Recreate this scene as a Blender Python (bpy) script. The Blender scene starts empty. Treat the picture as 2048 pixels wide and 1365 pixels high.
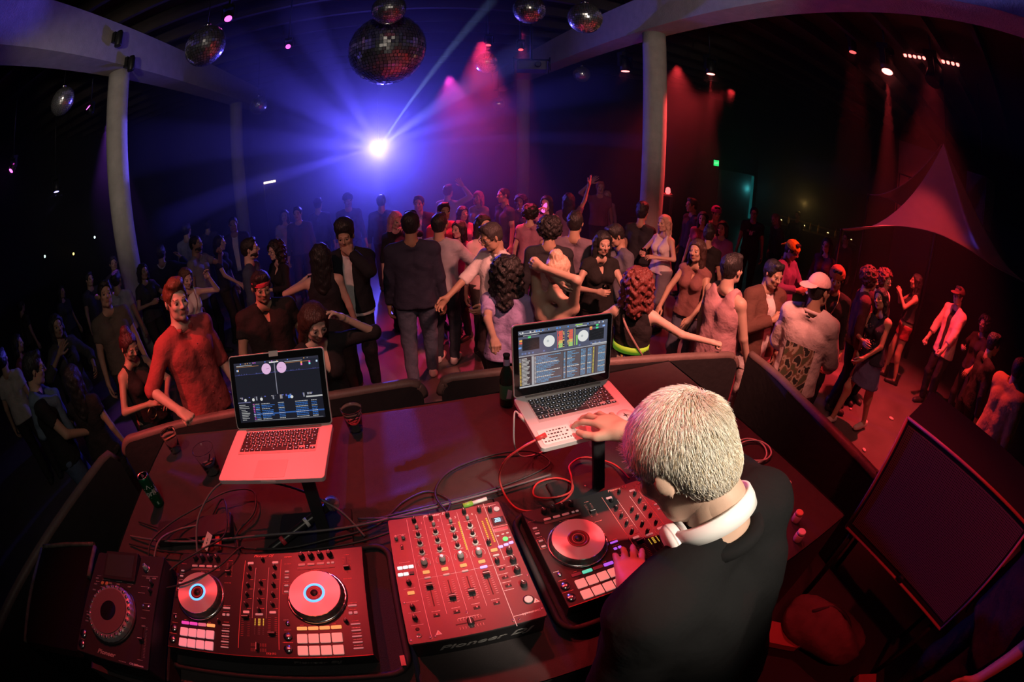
import bpy, bmesh, math, random
import numpy as np
from mathutils import Vector, Matrix, Euler
random.seed(7); np.random.seed(7)
SC = bpy.context.scene
COL = SC.collection
R = math.radians

# ------------------------------------------------------------------ camera
# 15 mm full-frame fisheye held above the performer's head, pitched 26 degrees down
CAMZ = 2.45
cd = bpy.data.cameras.new('camera')
cam = bpy.data.objects.new('camera', cd); COL.objects.link(cam)
cd.type = 'PANO'
cd.sensor_fit = 'HORIZONTAL'; cd.sensor_width = 36.0; cd.sensor_height = 24.0
pc = cd.cycles if hasattr(cd, 'cycles') and hasattr(cd.cycles, 'panorama_type') else cd
pc.panorama_type = 'FISHEYE_EQUISOLID'
pc.fisheye_lens = 15.0
pc.fisheye_fov = R(220)
cd.clip_start = 0.02; cd.clip_end = 200
cam.location = (0, 0, CAMZ)
cam.rotation_euler = (R(90 - 26), 0, R(-17.5))
SC.camera = cam

# ------------------------------------------------------------------ colour management, world
SC.view_settings.view_transform = 'Standard'
SC.view_settings.look = 'None'
SC.view_settings.gamma = 1.0
SC.view_settings.use_curve_mapping = False
SC.view_settings.exposure = 0.0
SC.cycles.use_denoising = True
SC.cycles.max_bounces = 5; SC.cycles.diffuse_bounces = 2; SC.cycles.glossy_bounces = 3
SC.cycles.transmission_bounces = 5; SC.cycles.volume_bounces = 0; SC.cycles.transparent_max_bounces = 8
SC.cycles.sample_clamp_indirect = 4.0
SC.cycles.caustics_reflective = False; SC.cycles.caustics_refractive = False
SC.cycles.use_light_tree = True
SC.cycles.use_adaptive_sampling = True; SC.cycles.adaptive_threshold = 0.06; SC.cycles.adaptive_min_samples = 16
w = bpy.data.worlds.new('night'); SC.world = w
w.use_nodes = True
w.node_tree.nodes['Background'].inputs[0].default_value = (0.55, 0.62, 0.75, 1)
w.node_tree.nodes['Background'].inputs[1].default_value = 0.014

# ------------------------------------------------------------------ stage lights and added fill spots
def spot(name, loc, target, power, color, angle, blend=0.6, radius=0.06, vol=1.0):
    l = bpy.data.lights.new(name, 'SPOT'); l.energy = power; l.color = color
    l.spot_size = R(angle); l.spot_blend = blend; l.shadow_soft_size = radius
    o = bpy.data.objects.new(name, l); COL.objects.link(o); o.location = loc
    d = Vector(target) - Vector(loc)
    o.rotation_euler = d.to_track_quat('-Z', 'Y').to_euler()
    l.volume_factor = vol if hasattr(l, 'volume_factor') else 1.0
    return o
def point(name, loc, power, color, radius=0.05):
    l = bpy.data.lights.new(name, 'POINT'); l.energy = power; l.color = color; l.shadow_soft_size = radius
    o = bpy.data.objects.new(name, l); COL.objects.link(o); o.location = loc
    return o
RED = (1.0, 0.045, 0.05); BLUE = (0.11, 0.085, 1.0); MAG = (1.0, 0.06, 0.55); VIO = (0.42, 0.10, 1.0)
WARM = (1.0, 0.86, 0.70); SAL = (1.0, 0.31, 0.235)
# red heads above the booth
spot('booth_red_spot', (-1.2, 2.6, 4.35), (-0.55, 0.85, 1.4), 300, RED, 50, 0.7)
spot('booth_red_spot', (0.3, 2.6, 4.35), (0.2, 0.8, 1.45), 230, RED, 46, 0.7)
spot('booth_red_spot', (2.3, 2.4, 4.35), (1.3, 0.75, 1.4), 260, RED, 46, 0.7)
spot('booth_red_spot', (-2.6, 0.9, 4.35), (-1.55, 2.55, 1.35), 420, RED, 34, 0.7)
spot('side_red_spot', (0.1, -0.9, 4.2), (1.95, -0.1, 1.2), 130, RED, 38, 0.7)
spot('column_red_spot', (5.6, 5.3, 3.9), (4.0, 5.5, 2.4), 650, RED, 60, 0.7)
# added warm fill spot above and behind the camera, on the performer
spot('booth_fill_light', (0.9, -1.1, 4.2), (0.50, 0.34, 1.93), 560, WARM, 16, 0.6, 0.12)
# salmon front wash from over the booth on to the front rows
spot('front_wash_light', (1.7, 0.6, 4.3), (2.1, 3.0, 1.2), 1150, SAL, 60, 0.8, 0.12)
spot('front_wash_light', (-1.6, 0.4, 4.3), (-1.1, 3.2, 1.3), 190, SAL, 60, 0.8, 0.12)
spot('front_wash_light', (2.6, 0.2, 4.3), (4.9, 1.4, 1.2), 160, SAL, 44, 0.8, 0.12)
spot('front_fill_light', (0.0, -0.8, 4.4), (-1.0, 5.0, 1.6), 80, WARM, 110, 0.9, 0.3)  # added broad warm fill, unseen, high behind the camera
# unseen fill spots added to brighten the two columns and their beams
spot('column_fill_light', (-1.6, -0.2, 3.6), (-4.0, 5.0, 3.7), 240, WARM, 42, 0.8, 0.1)
spot('column_fill_light', (1.6, -0.2, 3.6), (4.0, 5.0, 3.9), 200, WARM, 42, 0.8, 0.1)
# red downlights over the right half of the floor
spot('floor_red_spot', (5.2, 1.6, 4.35), (5.0, 1.5, 0), 1600, RED, 75, 0.6)
spot('floor_red_spot', (1.6, 6.6, 4.35), (1.2, 5.2, 0), 1500, (1, .04, .12), 46, 0.6)
spot('floor_red_spot', (5.2, 6.4, 4.35), (4.2, 5.2, 1), 300, RED, 60, 0.6)
# magenta and violet heads in the hall
spot('hall_magenta_spot', (1.6, 9.8, 4.3), (1.5, 7.0, 1.4), 420, MAG, 45, 0.6)
spot('hall_violet_spot', (-4.8, 6.4, 4.2), (-3.7, 4.9, 1.3), 260, VIO, 30, 0.5)
# the blue head facing the stage, in haze
BL = Vector((0.0, 11.6, 2.66))
spot('blue_beam_spot', BL + Vector((0, -.25, 0)), (0.0, 0.0, 2.6), 1500, BLUE, 110, 1.0, 0.06, 1.0)
# ------------------------------------------------------------------ materials
_M = {}
def mat(name, col, rough=0.6, metal=0.0, emit=None, estr=1.0, noise=0.0, nscale=40.0, bump=0.0, bscale=200.0, spec=0.5, alpha=None, trans=0.0, sheen=0.0, coat=0.0, ior=1.45, aniso=0.0):
    if name in _M: return _M[name]
    m = bpy.data.materials.new(name); m.use_nodes = True
    nt = m.node_tree; b = nt.nodes['Principled BSDF']
    c = (*col, 1)
    b.inputs['Base Color'].default_value = c
    b.inputs['Roughness'].default_value = rough
    b.inputs['Metallic'].default_value = metal
    b.inputs['Specular IOR Level'].default_value = spec
    b.inputs['IOR'].default_value = ior
    if trans: b.inputs['Transmission Weight'].default_value = trans
    if sheen: b.inputs['Sheen Weight'].default_value = sheen
    if coat: b.inputs['Coat Weight'].default_value = coat
    if aniso: b.inputs['Anisotropic'].default_value = aniso
    if alpha is not None: b.inputs['Alpha'].default_value = alpha
    if emit is not None:
        b.inputs['Emission Color'].default_value = (*emit, 1); b.inputs['Emission Strength'].default_value = estr
    if noise or bump:
        tc = nt.nodes.new('ShaderNodeTexCoord')
    if noise:
        n = nt.nodes.new('ShaderNodeTexNoise'); n.inputs['Scale'].default_value = nscale; n.inputs['Detail'].default_value = 4
        nt.links.new(tc.outputs['Object'], n.inputs['Vector'])
        mx = nt.nodes.new('ShaderNodeMix'); mx.data_type = 'RGBA'
        mx.inputs[6].default_value = (*[v * (1 - noise) for v in col], 1)
        mx.inputs[7].default_value = (*[min(1, v * (1 + noise)) for v in col], 1)
        nt.links.new(n.outputs['Fac'], mx.inputs[0]); nt.links.new(mx.outputs[2], b.inputs['Base Color'])
    if bump:
        n2 = nt.nodes.new('ShaderNodeTexNoise'); n2.inputs['Scale'].default_value = bscale; n2.inputs['Detail'].default_value = 3
        nt.links.new(tc.outputs['Object'], n2.inputs['Vector'])
        bp = nt.nodes.new('ShaderNodeBump'); bp.inputs['Strength'].default_value = bump; bp.inputs['Distance'].default_value = 0.01
        nt.links.new(n2.outputs['Fac'], bp.inputs['Height']); nt.links.new(bp.outputs['Normal'], b.inputs['Normal'])
    _M[name] = m
    return m
def glow(name, col, s=1.0, base=(0.02, 0.02, 0.02)):
    return mat(name, base, 0.5, emit=col, estr=s)

# ------------------------------------------------------------------ object bookkeeping
def tag(o, label=None, cat=None, group=None, kind=None):
    if label: o['label'] = label
    if cat: o['category'] = cat
    if group: o['group'] = group
    if kind: o['kind'] = kind
    return o
def empty(name, loc=(0, 0, 0), rz=0.0, rot=None, parent=None):
    o = bpy.data.objects.new(name, None); COL.objects.link(o); o.location = loc
    o.rotation_euler = rot if rot else (0, 0, rz)
    o.empty_display_size = 0.1
    if parent: o.parent = parent
    return o
def put(name, me, parent=None, loc=(0, 0, 0), rot=(0, 0, 0), scale=None):
    o = bpy.data.objects.new(name, me); COL.objects.link(o)
    if parent: o.parent = parent
    o.location = loc; o.rotation_euler = rot
    if scale: o.scale = scale
    return o

class MB:
    """collects shapes into one mesh"""
    def __init__(s): s.v = []; s.f = []; s.m = []; s.sm = []
    def add(s, vs, fs, mi=0, smooth=False):
        o = len(s.v); s.v += [tuple(p) for p in vs]
        s.f += [tuple(i + o for i in f) for f in fs]; s.m += [mi] * len(fs); s.sm += [smooth] * len(fs)
        return s
    def box(s, c, d, mi=0, rz=0.0, top=None):
        x, y, z = (v / 2 for v in d); t = top or (1, 1)
        vs = [(-x, -y, -z), (x, -y, -z), (x, y, -z), (-x, y, -z), (-x * t[0], -y * t[1], z), (x * t[0], -y * t[1], z), (x * t[0], y * t[1], z), (-x * t[0], y * t[1], z)]
        ca, sa = math.cos(rz), math.sin(rz)
        vs = [(c[0] + ca * a - sa * b, c[1] + sa * a + ca * b, c[2] + e) for a, b, e in vs]
        return s.add(vs, [(3, 2, 1, 0), (4, 5, 6, 7), (0, 1, 5, 4), (1, 2, 6, 5), (2, 3, 7, 6), (3, 0, 4, 7)], mi)
    def prism(s, pts, z0, z1, mi=0, smooth=False, inset=0.0, ch=0.0):
        """polygon (ccw) extruded in z, optional chamfer ch at the top"""
        n = len(pts); vs = [(x, y, z0) for x, y in pts]
        if ch:
            cx = sum(p[0] for p in pts) / n; cy = sum(p[1] for p in pts) / n
            vs += [(x, y, z1 - ch) for x, y in pts]
            top = []
            for x, y in pts:
                d = math.hypot(x - cx, y - cy) or 1; k = max(0, 1 - ch * 1.2 / d); top.append((cx + (x - cx) * k, cy + (y - cy) * k, z1))
            vs += top; L = 3
        else: vs += [(x, y, z1) for x, y in pts]; L = 2
        fs = [tuple(range(n - 1, -1, -1)), tuple((L - 1) * n + i for i in range(n))]
        s.add(vs, fs, mi)
        o = len(s.v) - len(vs); sf = []
        for l in range(L - 1):
            for i in range(n):
                j = (i + 1) % n; sf.append((o + l * n + i, o + l * n + j, o + (l + 1) * n + j, o + (l + 1) * n + i))
        s.f += sf; s.m += [mi] * len(sf); s.sm += [smooth] * len(sf)
        return s
    def rbox(s, c, d, r=0.01, mi=0, ch=0.0, seg=3):
        x, y = d[0] / 2, d[1] / 2; r = min(r, x * .99, y * .99); pts = []
        for k, (sx, sy) in enumerate(((1, 1), (-1, 1), (-1, -1), (1, -1))):
            for i in range(seg + 1):
                a = math.pi / 2 * (k + i / seg); pts.append((c[0] + sx * (x - r) + r * math.cos(a), c[1] + sy * (y - r) + r * math.sin(a)))
        return s.prism(pts, c[2] - d[2] / 2, c[2] + d[2] / 2, mi, ch=ch)
    def lathe(s, prof, c=(0, 0, 0), n=24, mi=0, smooth=True, cap=True):
        vs = []; fs = []
        for r, z in prof:
            for i in range(n):
                a = 2 * math.pi * i / n; vs.append((c[0] + r * math.cos(a), c[1] + r * math.sin(a), c[2] + z))
        for l in range(len(prof) - 1):
            for i in range(n):
                j = (i + 1) % n; fs.append((l * n + i, l * n + j, (l + 1) * n + j, (l + 1) * n + i))
        s.add(vs, fs, mi, smooth)
        if cap:
            o = len(s.v) - len(vs); L = (len(prof) - 1) * n
            s.f += [tuple(o + i for i in range(n - 1, -1, -1)), tuple(o + L + i for i in range(n))]; s.m += [mi] * 2; s.sm += [False] * 2
        return s
    def tube(s, pts, r, n=8, mi=0, closed=False, smooth=True, r1=None):
        P = [Vector(p) for p in pts]; N = len(P); vs = []; fs = []
        t0 = (P[1] - P[0]).normalized(); up = Vector((0, 0, 1)) if abs(t0.z) < .9 else Vector((1, 0, 0))
        u = t0.cross(up).normalized()
        for i in range(N):
            if closed: t = (P[(i + 1) % N] - P[i - 1]).normalized()
            else: t = (P[min(i + 1, N - 1)] - P[max(i - 1, 0)]).normalized()
            u = (u - t * u.dot(t)); u = u.normalized() if u.length > 1e-6 else t.orthogonal().normalized()
            w_ = t.cross(u); rr = r if r1 is None else r + (r1 - r) * i / (N - 1)
            for k in range(n):
                a = 2 * math.pi * k / n; vs.append(tuple(P[i] + (u * math.cos(a) + w_ * math.sin(a)) * rr))
        for i in range(N if closed else N - 1):
            for k in range(n):
                a, b = i * n, ((i + 1) % N) * n; fs.append((a + k, a + (k + 1) % n, b + (k + 1) % n, b + k))
        s.add(vs, fs, mi, smooth)
        if not closed:
            o = len(s.v) - len(vs)
            s.f += [tuple(o + i for i in range(n - 1, -1, -1)), tuple(o + (N - 1) * n + i for i in range(n))]; s.m += [mi] * 2; s.sm += [False] * 2
        return s
    def quad(s, a, b, c, d, mi=0): return s.add([a, b, c, d], [(0, 1, 2, 3)], mi)
    def sphere(s, c, r, n=16, m=10, mi=0, smooth=True, sc=(1, 1, 1)):
        prof = [(max(1e-4, r * math.sin(math.pi * i / m)), -r * math.cos(math.pi * i / m)) for i in range(m + 1)]
        o = len(s.v); s.lathe(prof, (0, 0, 0), n, mi, smooth)
        for i in range(o, len(s.v)):
            v = s.v[i]; s.v[i] = (c[0] + v[0] * sc[0], c[1] + v[1] * sc[1], c[2] + v[2] * sc[2])
        return s
    def mesh(s, name, mats, smooth=None):
        me = bpy.data.meshes.new(name); me.from_pydata(s.v, [], s.f)
        for m_ in (mats if isinstance(mats, (list, tuple)) else [mats]): me.materials.append(m_)
        me.polygons.foreach_set('material_index', s.m)
        me.polygons.foreach_set('use_smooth', s.sm if smooth is None else [smooth] * len(s.f))
        me.update(); return me
    def build(s, name, mats, parent=None, loc=(0, 0, 0), rot=(0, 0, 0), smooth=None):
        return put(name, s.mesh(name, mats, smooth), parent, loc, rot)
def bez(pts, n=8):
    """Catmull-Rom through pts"""
    P = [Vector(p) for p in pts]; out = []
    for i in range(len(P) - 1):
        a, b, c, d = P[max(i - 1, 0)], P[i], P[i + 1], P[min(i + 2, len(P) - 1)]
        for k in range(n):
            t = k / n
            out.append(.5 * ((2 * b) + (c - a) * t + (2 * a - 5 * b + 4 * c - d) * t * t + (3 * b - a - 3 * c + d) * t ** 3))
    out.append(P[-1]); return out
def text_mesh(body, size=0.02, extrude=0.0003, shear=0.0, m=None, bold=0.0, align='CENTER', xs=1.0):
    cu = bpy.data.curves.new('lettering', 'FONT'); cu.body = body; cu.size = size; cu.extrude = extrude; cu.shear = shear; cu.offset = bold
    cu.align_x = align; cu.align_y = 'CENTER'; cu.resolution_u = 3
    o = bpy.data.objects.new('lettering', cu); COL.objects.link(o)
    dg = bpy.context.evaluated_depsgraph_get(); dg.update()
    me = bpy.data.meshes.new_from_object(o.evaluated_get(dg))
    bpy.data.objects.remove(o); bpy.data.curves.remove(cu)
    if xs != 1.0:
        for v in me.vertices: v.co.x *= xs
    me.materials.clear(); me.materials.append(m)
    return me
def dup(o, parent=None, loc=None, rot=None):
    c = o.copy(); COL.objects.link(c)
    if parent: c.parent = parent
    if loc is not None: c.location = loc
    if rot is not None: c.rotation_euler = rot
    for ch in list(o.children): dup(ch, c)
    return c
# ------------------------------------------------------------------ the hall
def m_floor():
    m = mat('dance_floor_concrete', (0.13, 0.11, 0.105), 0.30, noise=0.35, nscale=3.0, bump=0.12, bscale=60)
    return m
conc = mat('painted_concrete', (0.42, 0.38, 0.36), 0.85, noise=0.22, nscale=7, bump=0.5, bscale=45)
blackw = mat('black_wall_paint', (0.028, 0.028, 0.034), 0.8, noise=0.3, nscale=3, bump=0.2, bscale=30)
ceilm = mat('dark_ceiling_wood', (0.06, 0.045, 0.042), 0.8, noise=0.35, nscale=5, bump=0.3, bscale=30)
stagem = mat('stage_carpet', (0.022, 0.022, 0.024), 0.95, noise=0.4, nscale=120, bump=0.6, bscale=400)
def struct(name, mb, mats, label=None, cat=None):
    o = mb.build(name, mats); o['kind'] = 'structure'
    if label: o['label'] = label
    if cat: o['category'] = cat
    return o
struct('floor', MB().box((2, 4, -0.05), (30, 22, 0.1)), m_floor(), 'worn red-lit concrete dance floor under the crowd', 'floor')
struct('stage_floor', MB().box((0.35, -0.6, 0.2), (6.2, 4.6, 0.4)), stagem, 'black carpeted stage floor of the booth', 'stage')
struct('wall_back', MB().box((2, 14.05, 2.8), (30, 0.1, 5.8)), blackw, 'dark back wall of the hall', 'wall')
struct('wall_left', MB().box((-10.05, 4, 2.8), (0.1, 20, 5.8)), blackw, 'dark side wall far beyond the left column', 'wall')
struct('wall_right', MB().box((16.85, 4, 2.8), (0.1, 20, 5.8)), blackw, 'dark side wall behind the tent', 'wall')
ce = struct('ceiling', MB().box((2, 4, 5.75), (30, 22, 0.1)), ceilm, 'dark timber ceiling with exposed joists', 'ceiling')
jm = MB().box((0, 0, 0), (30, 0.09, 0.28)).mesh('joist', ceilm)
for i in range(22):
    put('joist', jm, ce, (2, -5.5 + i * 0.9, 5.56))
struct('beam_left', MB().box((-3.95, 4.2, 4.93), (0.42, 19.6, 0.62)), conc, 'pale concrete roof beam resting on the left column', 'beam')
struct('beam_right', MB().box((3.95, 4.2, 4.83), (0.42, 19.6, 0.62)), conc, 'pale concrete roof beam resting on the right column', 'beam')
def column(name, x, y, r, label, z1=4.62):
    mb = MB(); prof = [(r * 1.02, 0), (r, 0.02), (r * .99, 1.2), (r * 1.005, 2.4), (r, 3.6), (r, z1 - .22), (r * 1.0, z1)]
    mb.lathe(prof, (x, y, 0), 28)
    o = struct(name, mb, conc, label, 'column')
    return o
column('column_left', -3.98, 5.52, 0.185, 'pale round concrete column on the dark left side')
column('column_right', 3.98, 5.45, 0.185, 'pale round concrete column with one red-lit edge', 4.52)
column('column_back', -3.98, 11.6, 0.185, 'faint round column in the blue haze at the back')
column('column_far', 3.98, 11.6, 0.185, 'dark round column at the back right', 4.52)
# beam clutter: black brackets and a cable run on the left beam
bm = mat('black_metal', (0.02, 0.02, 0.022), 0.45, 0.4)
for i, (y, z, lab) in enumerate(((5.35, 4.66, 'black spot clamp under the left column head'), (4.9, 4.98, 'black clamp on the side of the left beam'))):
    t = empty('beam_clamp', (-3.72, y, z)); tag(t, lab, 'clamp')
    MB().box((0, 0, 0), (0.07, 0.1, 0.16)).build('jaw', bm, t)
    MB().lathe([(0.05, -0.12), (0.06, -0.1), (0.06, 0.08), (0.04, 0.12)], (0.09, 0, -0.05), 14).build('lamp_body', bm, t)
# far end: door with teal light, exit sign
dmat = mat('pale_door_paint', (0.35, 0.38, 0.40), 0.6)
d1 = struct('door_1', MB().box((15.2, 13.97, 1.15), (2.5, 0.06, 2.3)), dmat, 'pale doorway panel lit teal at its edge', 'door')
MB().box((16.3, 13.9, 1.2), (0.10, 0.10, 2.1)).build('frame', glow('teal_frame_glow', (0.05, 0.75, 0.8), 0.10), d1)  # door frame given a faint glow for the soft teal light there
point('teal_door_light', (16.0, 13.75, 1.6), 2.5, (0.1, 0.8, 0.85))
# exit sign
t = empty('exit_sign', (13.70, 13.93, 2.565)); tag(t, 'small glowing green exit sign above the doorway', 'sign')
MB().box((0, 0.04, 0), (0.36, 0.05, 0.30)).build('housing', bm, t)
MB().box((0, 0.01, 0), (0.32, 0.02, 0.26)).build('face', glow('exit_green', (0.02, 0.9, 0.2), 1.6), t)
put('lettering', text_mesh('EXIT', 0.13, 0.002, m=mat('exit_letters', (.9, 1, .9), emit=(.5, 1, .6), estr=1.5)), t, (0, -0.004, 0), (R(90), 0, 0))

# ------------------------------------------------------------------ booth barriers
vin = mat('black_barrier_vinyl', (0.030, 0.026, 0.028), 0.55, noise=0.25, nscale=12, bump=0.25, bscale=25)
cap = mat('worn_red_rail_cap', (0.16, 0.10, 0.09), 0.5, noise=0.35, nscale=10, bump=0.2, bscale=60)
def barrier(pts, z1, label, round_a=False, round_b=False, thick=0.07, capm=None):
    """padded panel following a plan polyline, with a rounded cap"""
    t = empty('booth_barrier', (pts[0][0], pts[0][1], 0)); tag(t, label, 'barrier', 'booth barriers')
    ox, oy = pts[0]
    P = [Vector((x - ox, y - oy, 0)) for x, y in bez([(x, y, 0) for x, y in pts], 5)] if False else [Vector((p.x - ox, p.y - oy, 0)) for p in bez([(x, y, 0) for x, y in pts], 5)]
    L = [0]
    for a, b in zip(P, P[1:]): L.append(L[-1] + (b - a).length)
    rr = 0.10; mb = MB(); path = []
    n = len(P); vs = []
    for i, p in enumerate(P):
        d = (P[min(i + 1, n - 1)] - P[max(i - 1, 0)]).normalized(); nrm = Vector((-d.y, d.x, 0)) * thick / 2
        h = z1
        s0, s1 = L[i], L[-1] - L[i]
        if round_a and s0 < rr: h = z1 - rr + math.sqrt(max(0, rr * rr - (rr - s0) ** 2))
        if round_b and s1 < rr: h = z1 - rr + math.sqrt(max(0, rr * rr - (rr - s1) ** 2))
        path.append(p + Vector((0, 0, h)))
        for q, z in ((nrm, 0.0), (nrm, h), (-nrm, h), (-nrm, 0.0)): vs.append((p.x + q.x, p.y + q.y, z))
    fs = []
    for i in range(n - 1):
        for k in range(4): fs.append((i * 4 + k, i * 4 + (k + 1) % 4, i * 4 + 4 + (k + 1) % 4, i * 4 + 4 + k))
    fs += [(3, 2, 1, 0), tuple((n - 1) * 4 + k for k in range(4))]
    mb.add(vs, fs); mb.build('panel', vin, t)
    MB().tube([tuple(p) for p in path], thick * .52, 8).build('top_rail', capm or cap, t)
    return t
# end points get extra samples so that the rounded corner shows
barrier([(-2.03, 1.97), (-1.98, 1.985), (-1.9, 2.01), (-1.5, 2.12), (-0.9, 2.20), (-0.35, 2.24), (0.06, 2.26), (0.10, 2.26), (0.13, 2.26)], 1.1, 'low black front barrier with brown rail gripped by the man in red', True, True)
barrier([(0.25, 2.255), (0.28, 2.25), (0.32, 2.25), (0.8, 2.21), (1.28, 2.14), (1.85, 2.03), (2.28, 1.92), (2.33, 1.905), (2.37, 1.89)], 1.1, 'low black front barrier behind the large laptop', True, True)
barrier([(2.50, 1.86), (2.46, 1.55), (2.38, 1.22), (2.30, 0.8), (2.22, 0.36)], 1.1, 'long black barrier running along the right side of the booth')
barrier([(-2.10, 1.9), (-2.2, 1.5), (-2.32, 1.09), (-2.45, 0.7), (-2.62, 0.2), (-2.8, -.3)], 1.1, 'long black barrier along the dark left side of the booth', True)
# ------------------------------------------------------------------ DJ table
TZ = 1.397
clothm = mat('black_table_cloth', (0.040, 0.030, 0.031), 0.8, noise=0.2, nscale=30, bump=0.25, bscale=500)
def cloth_z(x, y):
    z = 0.0
    z += .0045 * math.sin(9 * (x * .5 + y) + 2) * math.exp(-((y - 1.15) / .3) ** 2)
    z += .010 * math.exp(-(((y - .30 * x - 1.06) / .022) ** 2)) * (1 if -.5 < x < .35 else .3)
    for cx, cy, ang, a, wd in ((-1.0, 1.22, -.35, .016, .022), (-.85, 1.12, -.5, .013, .02), (-.95, 1.32, -.2, .010, .025), (-.75, 1.02, -.6, .012, .02), (.1, 1.25, .25, .006, .03)):
        u = (x - cx) * math.cos(ang) + (y - cy) * math.sin(ang); v = -(x - cx) * math.sin(ang) + (y - cy) * math.cos(ang)
        z += a * math.exp(-(v / wd) ** 2 - (u / .28) ** 2)
    return z
tb = empty('dj_table', (0.06, 0.925, 0.4)); tag(tb, 'long cloth-covered table holding all the music gear', 'table')
def table():
    x0, x1, y0, y1 = -1.25, 1.385, 0.285, 1.572; nx, ny = 110, 60; mb = MB(); vs = []; fs = []
    for j in range(ny + 1):
        for i in range(nx + 1):
            x = x0 + (x1 - x0) * i / nx; y = y0 + (y1 - y0) * j / ny
            e = min(i, nx - i, j, ny - j)
            vs.append((x - .06, y - .925, TZ - .4 + (cloth_z(x, y) - .0018 if e > 0 else -.004)))
    for j in range(ny):
        for i in range(nx): a = j * (nx + 1) + i; fs.append((a, a + 1, a + nx + 2, a + nx + 1))
    mb.add(vs, fs, 0, True); mb.build('tablecloth_top', clothm, tb)
    # hanging skirt with folds
    per = []; N = 240; P = 2 * ((x1 - x0) + (y1 - y0))
    for k in range(N):
        s = P * k / N
        if s < x1 - x0: p = (x0 + s, y0, 0, -1)
        elif s < x1 - x0 + y1 - y0: p = (x1, y0 + s - (x1 - x0), 1, 0)
        elif s < 2 * (x1 - x0) + y1 - y0: p = (x1 - (s - (x1 - x0) - (y1 - y0)), y1, 0, 1)
        else: p = (x0, y1 - (s - 2 * (x1 - x0) - (y1 - y0)), -1, 0)
        per.append((p, s))
    vs = []; fs = []; L = 5
    for l in range(L):
        for (x, y, nx_, ny_), s in per:
            t = l / (L - 1); o = .004 + t * (.012 + .018 * math.sin(s * 16) * math.sin(s * 5.3 + 1))
            vs.append((x + nx_ * o - .06, y + ny_ * o - .925, (TZ - .4 - .004) * (1 - t) + .004))
    for l in range(L - 1):
        for k in range(N): a = l * N + k; b = l * N + (k + 1) % N; fs.append((a, a + N, b + N, b))
    MB().add(vs, fs, 0, True).build('tablecloth_skirt', clothm, tb)
    lg = MB().box((0, 0, .48), (.05, .05, .96)).mesh('leg', bm)
    for sx in (-1.2, 1.2):
        for sy in (-.56, .56): put('leg', lg, tb, (sx, sy, 0))
table()
# ------------------------------------------------------------------ gear materials
blk = mat('black_plastic', (0.018, 0.018, 0.020), 0.42)
plate = mat('dark_anodised_panel', (0.13, 0.12, 0.125), 0.36, 0.7, bump=0.05, bscale=900)
plate2 = mat('black_gloss_panel', (0.032, 0.03, 0.032), 0.33, 0.22, bump=0.04, bscale=900)
rub = mat('black_rubber', (0.02, 0.02, 0.021), 0.7)
wht = mat('white_print', (0.75, 0.72, 0.72), 0.6)
red_print = mat('red_print', (0.75, 0.22, 0.20), 0.6)
slv = mat('brushed_silver', (0.72, 0.70, 0.70), 0.22, 1.0)
grey = mat('grey_knob', (0.45, 0.44, 0.44), 0.45, 0.2)
whk = mat('white_knob_skirt', (0.7, 0.68, 0.66), 0.5)
darkb = mat('dark_button', (0.10, 0.095, 0.10), 0.5)
pale_btn = mat('pale_button', (0.55, 0.5, 0.5), 0.5, emit=(1, .6, .6), estr=.12)
g_orange = glow('orange_lamp', (1, .33, .10), 1.0, (.4, .2, .1)); g_white = glow('white_lamp', (1, .93, .95), 1.0, (.5, .5, .5))
g_violet = glow('violet_lamp', (.42, .28, 1), 1.3, (.3, .3, .4)); g_green = glow('green_lamp', (.06, .9, .22), 1.0, (.1, .3, .1))
g_blue = glow('blue_ring_lamp', (.10, .45, 1.0), 1.6, (.1, .2, .3)); g_yel = glow('yellow_led', (.9, .55, .06), .7, (.2, .15, .02))
g_red = glow('red_led', (1, .06, .08), 1.2, (.2, .02, .02))
g_teal = glow('teal_lamp_small', (.06, .75, .5), .8, (.1, .3, .2)); g_mag = glow('magenta_lamp', (.9, .06, .5), .7, (.3, .1, .2))
g_vio2 = glow('purple_lamp', (.45, .12, .95), .8, (.2, .1, .3))
pad_m = mat('lit_pad', (0.75, 0.45, 0.42), 0.5, emit=(1, .42, .36), estr=.42)
pad_pk = mat('lit_pad_pink', (0.75, 0.45, 0.48), 0.5, emit=(1, .36, .42), estr=.45)
def knob_mesh(name, r, h, body, ptr=wht, skirt=None, top=None):
    mb = MB()
    if skirt: mb.lathe([(r * 1.5, 0), (r * 1.5, .002), (r * 1.1, .003)], n=16, mi=2)
    mb.lathe([(r, 0), (r, h * .3), (r * .82, h * .9), (r * .7, h)], n=16, mi=0)
    mb.box((0, r * .42, h + .0003), (r * .22, r * .85, .0012), 1)
    mb.box((0, r * .84, h * .62), (r * .22, r * .14, h * .7), 1)
    if top: mb.lathe([(r * .66, h), (r * .5, h + .001)], n=16, mi=3)
    return mb.mesh(name, [body, ptr, skirt or body, top or body])
K_blk = knob_mesh('knob', .0065, .015, blk)
K_sm = knob_mesh('knob', .005, .014, grey)
K_eq = knob_mesh('knob', .006, .015, blk, wht, whk)
K_col = knob_mesh('knob', .009, .019, grey, wht, None, slv)
K_big = knob_mesh('knob', .009, .017, blk)
K_pt = knob_mesh('knob', .0055, .013, blk)
def knobs(parent, mesh, pts, z, name='knob', seed=1):
    rd = random.Random(seed)
    for x, y in pts: put(name, mesh, parent, (x, y, z), (0, 0, rd.uniform(-.7, .7)))
def button_mesh(w_, d_, h_, m, r=.002): return MB().rbox((0, 0, h_ / 2), (w_, d_, h_), r, 0, .0006, 2).mesh('button', m)
def buttons(parent, me, pts, z, name='button'):
    for x, y in pts: put(name, me, parent, (x, y, z))
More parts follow.
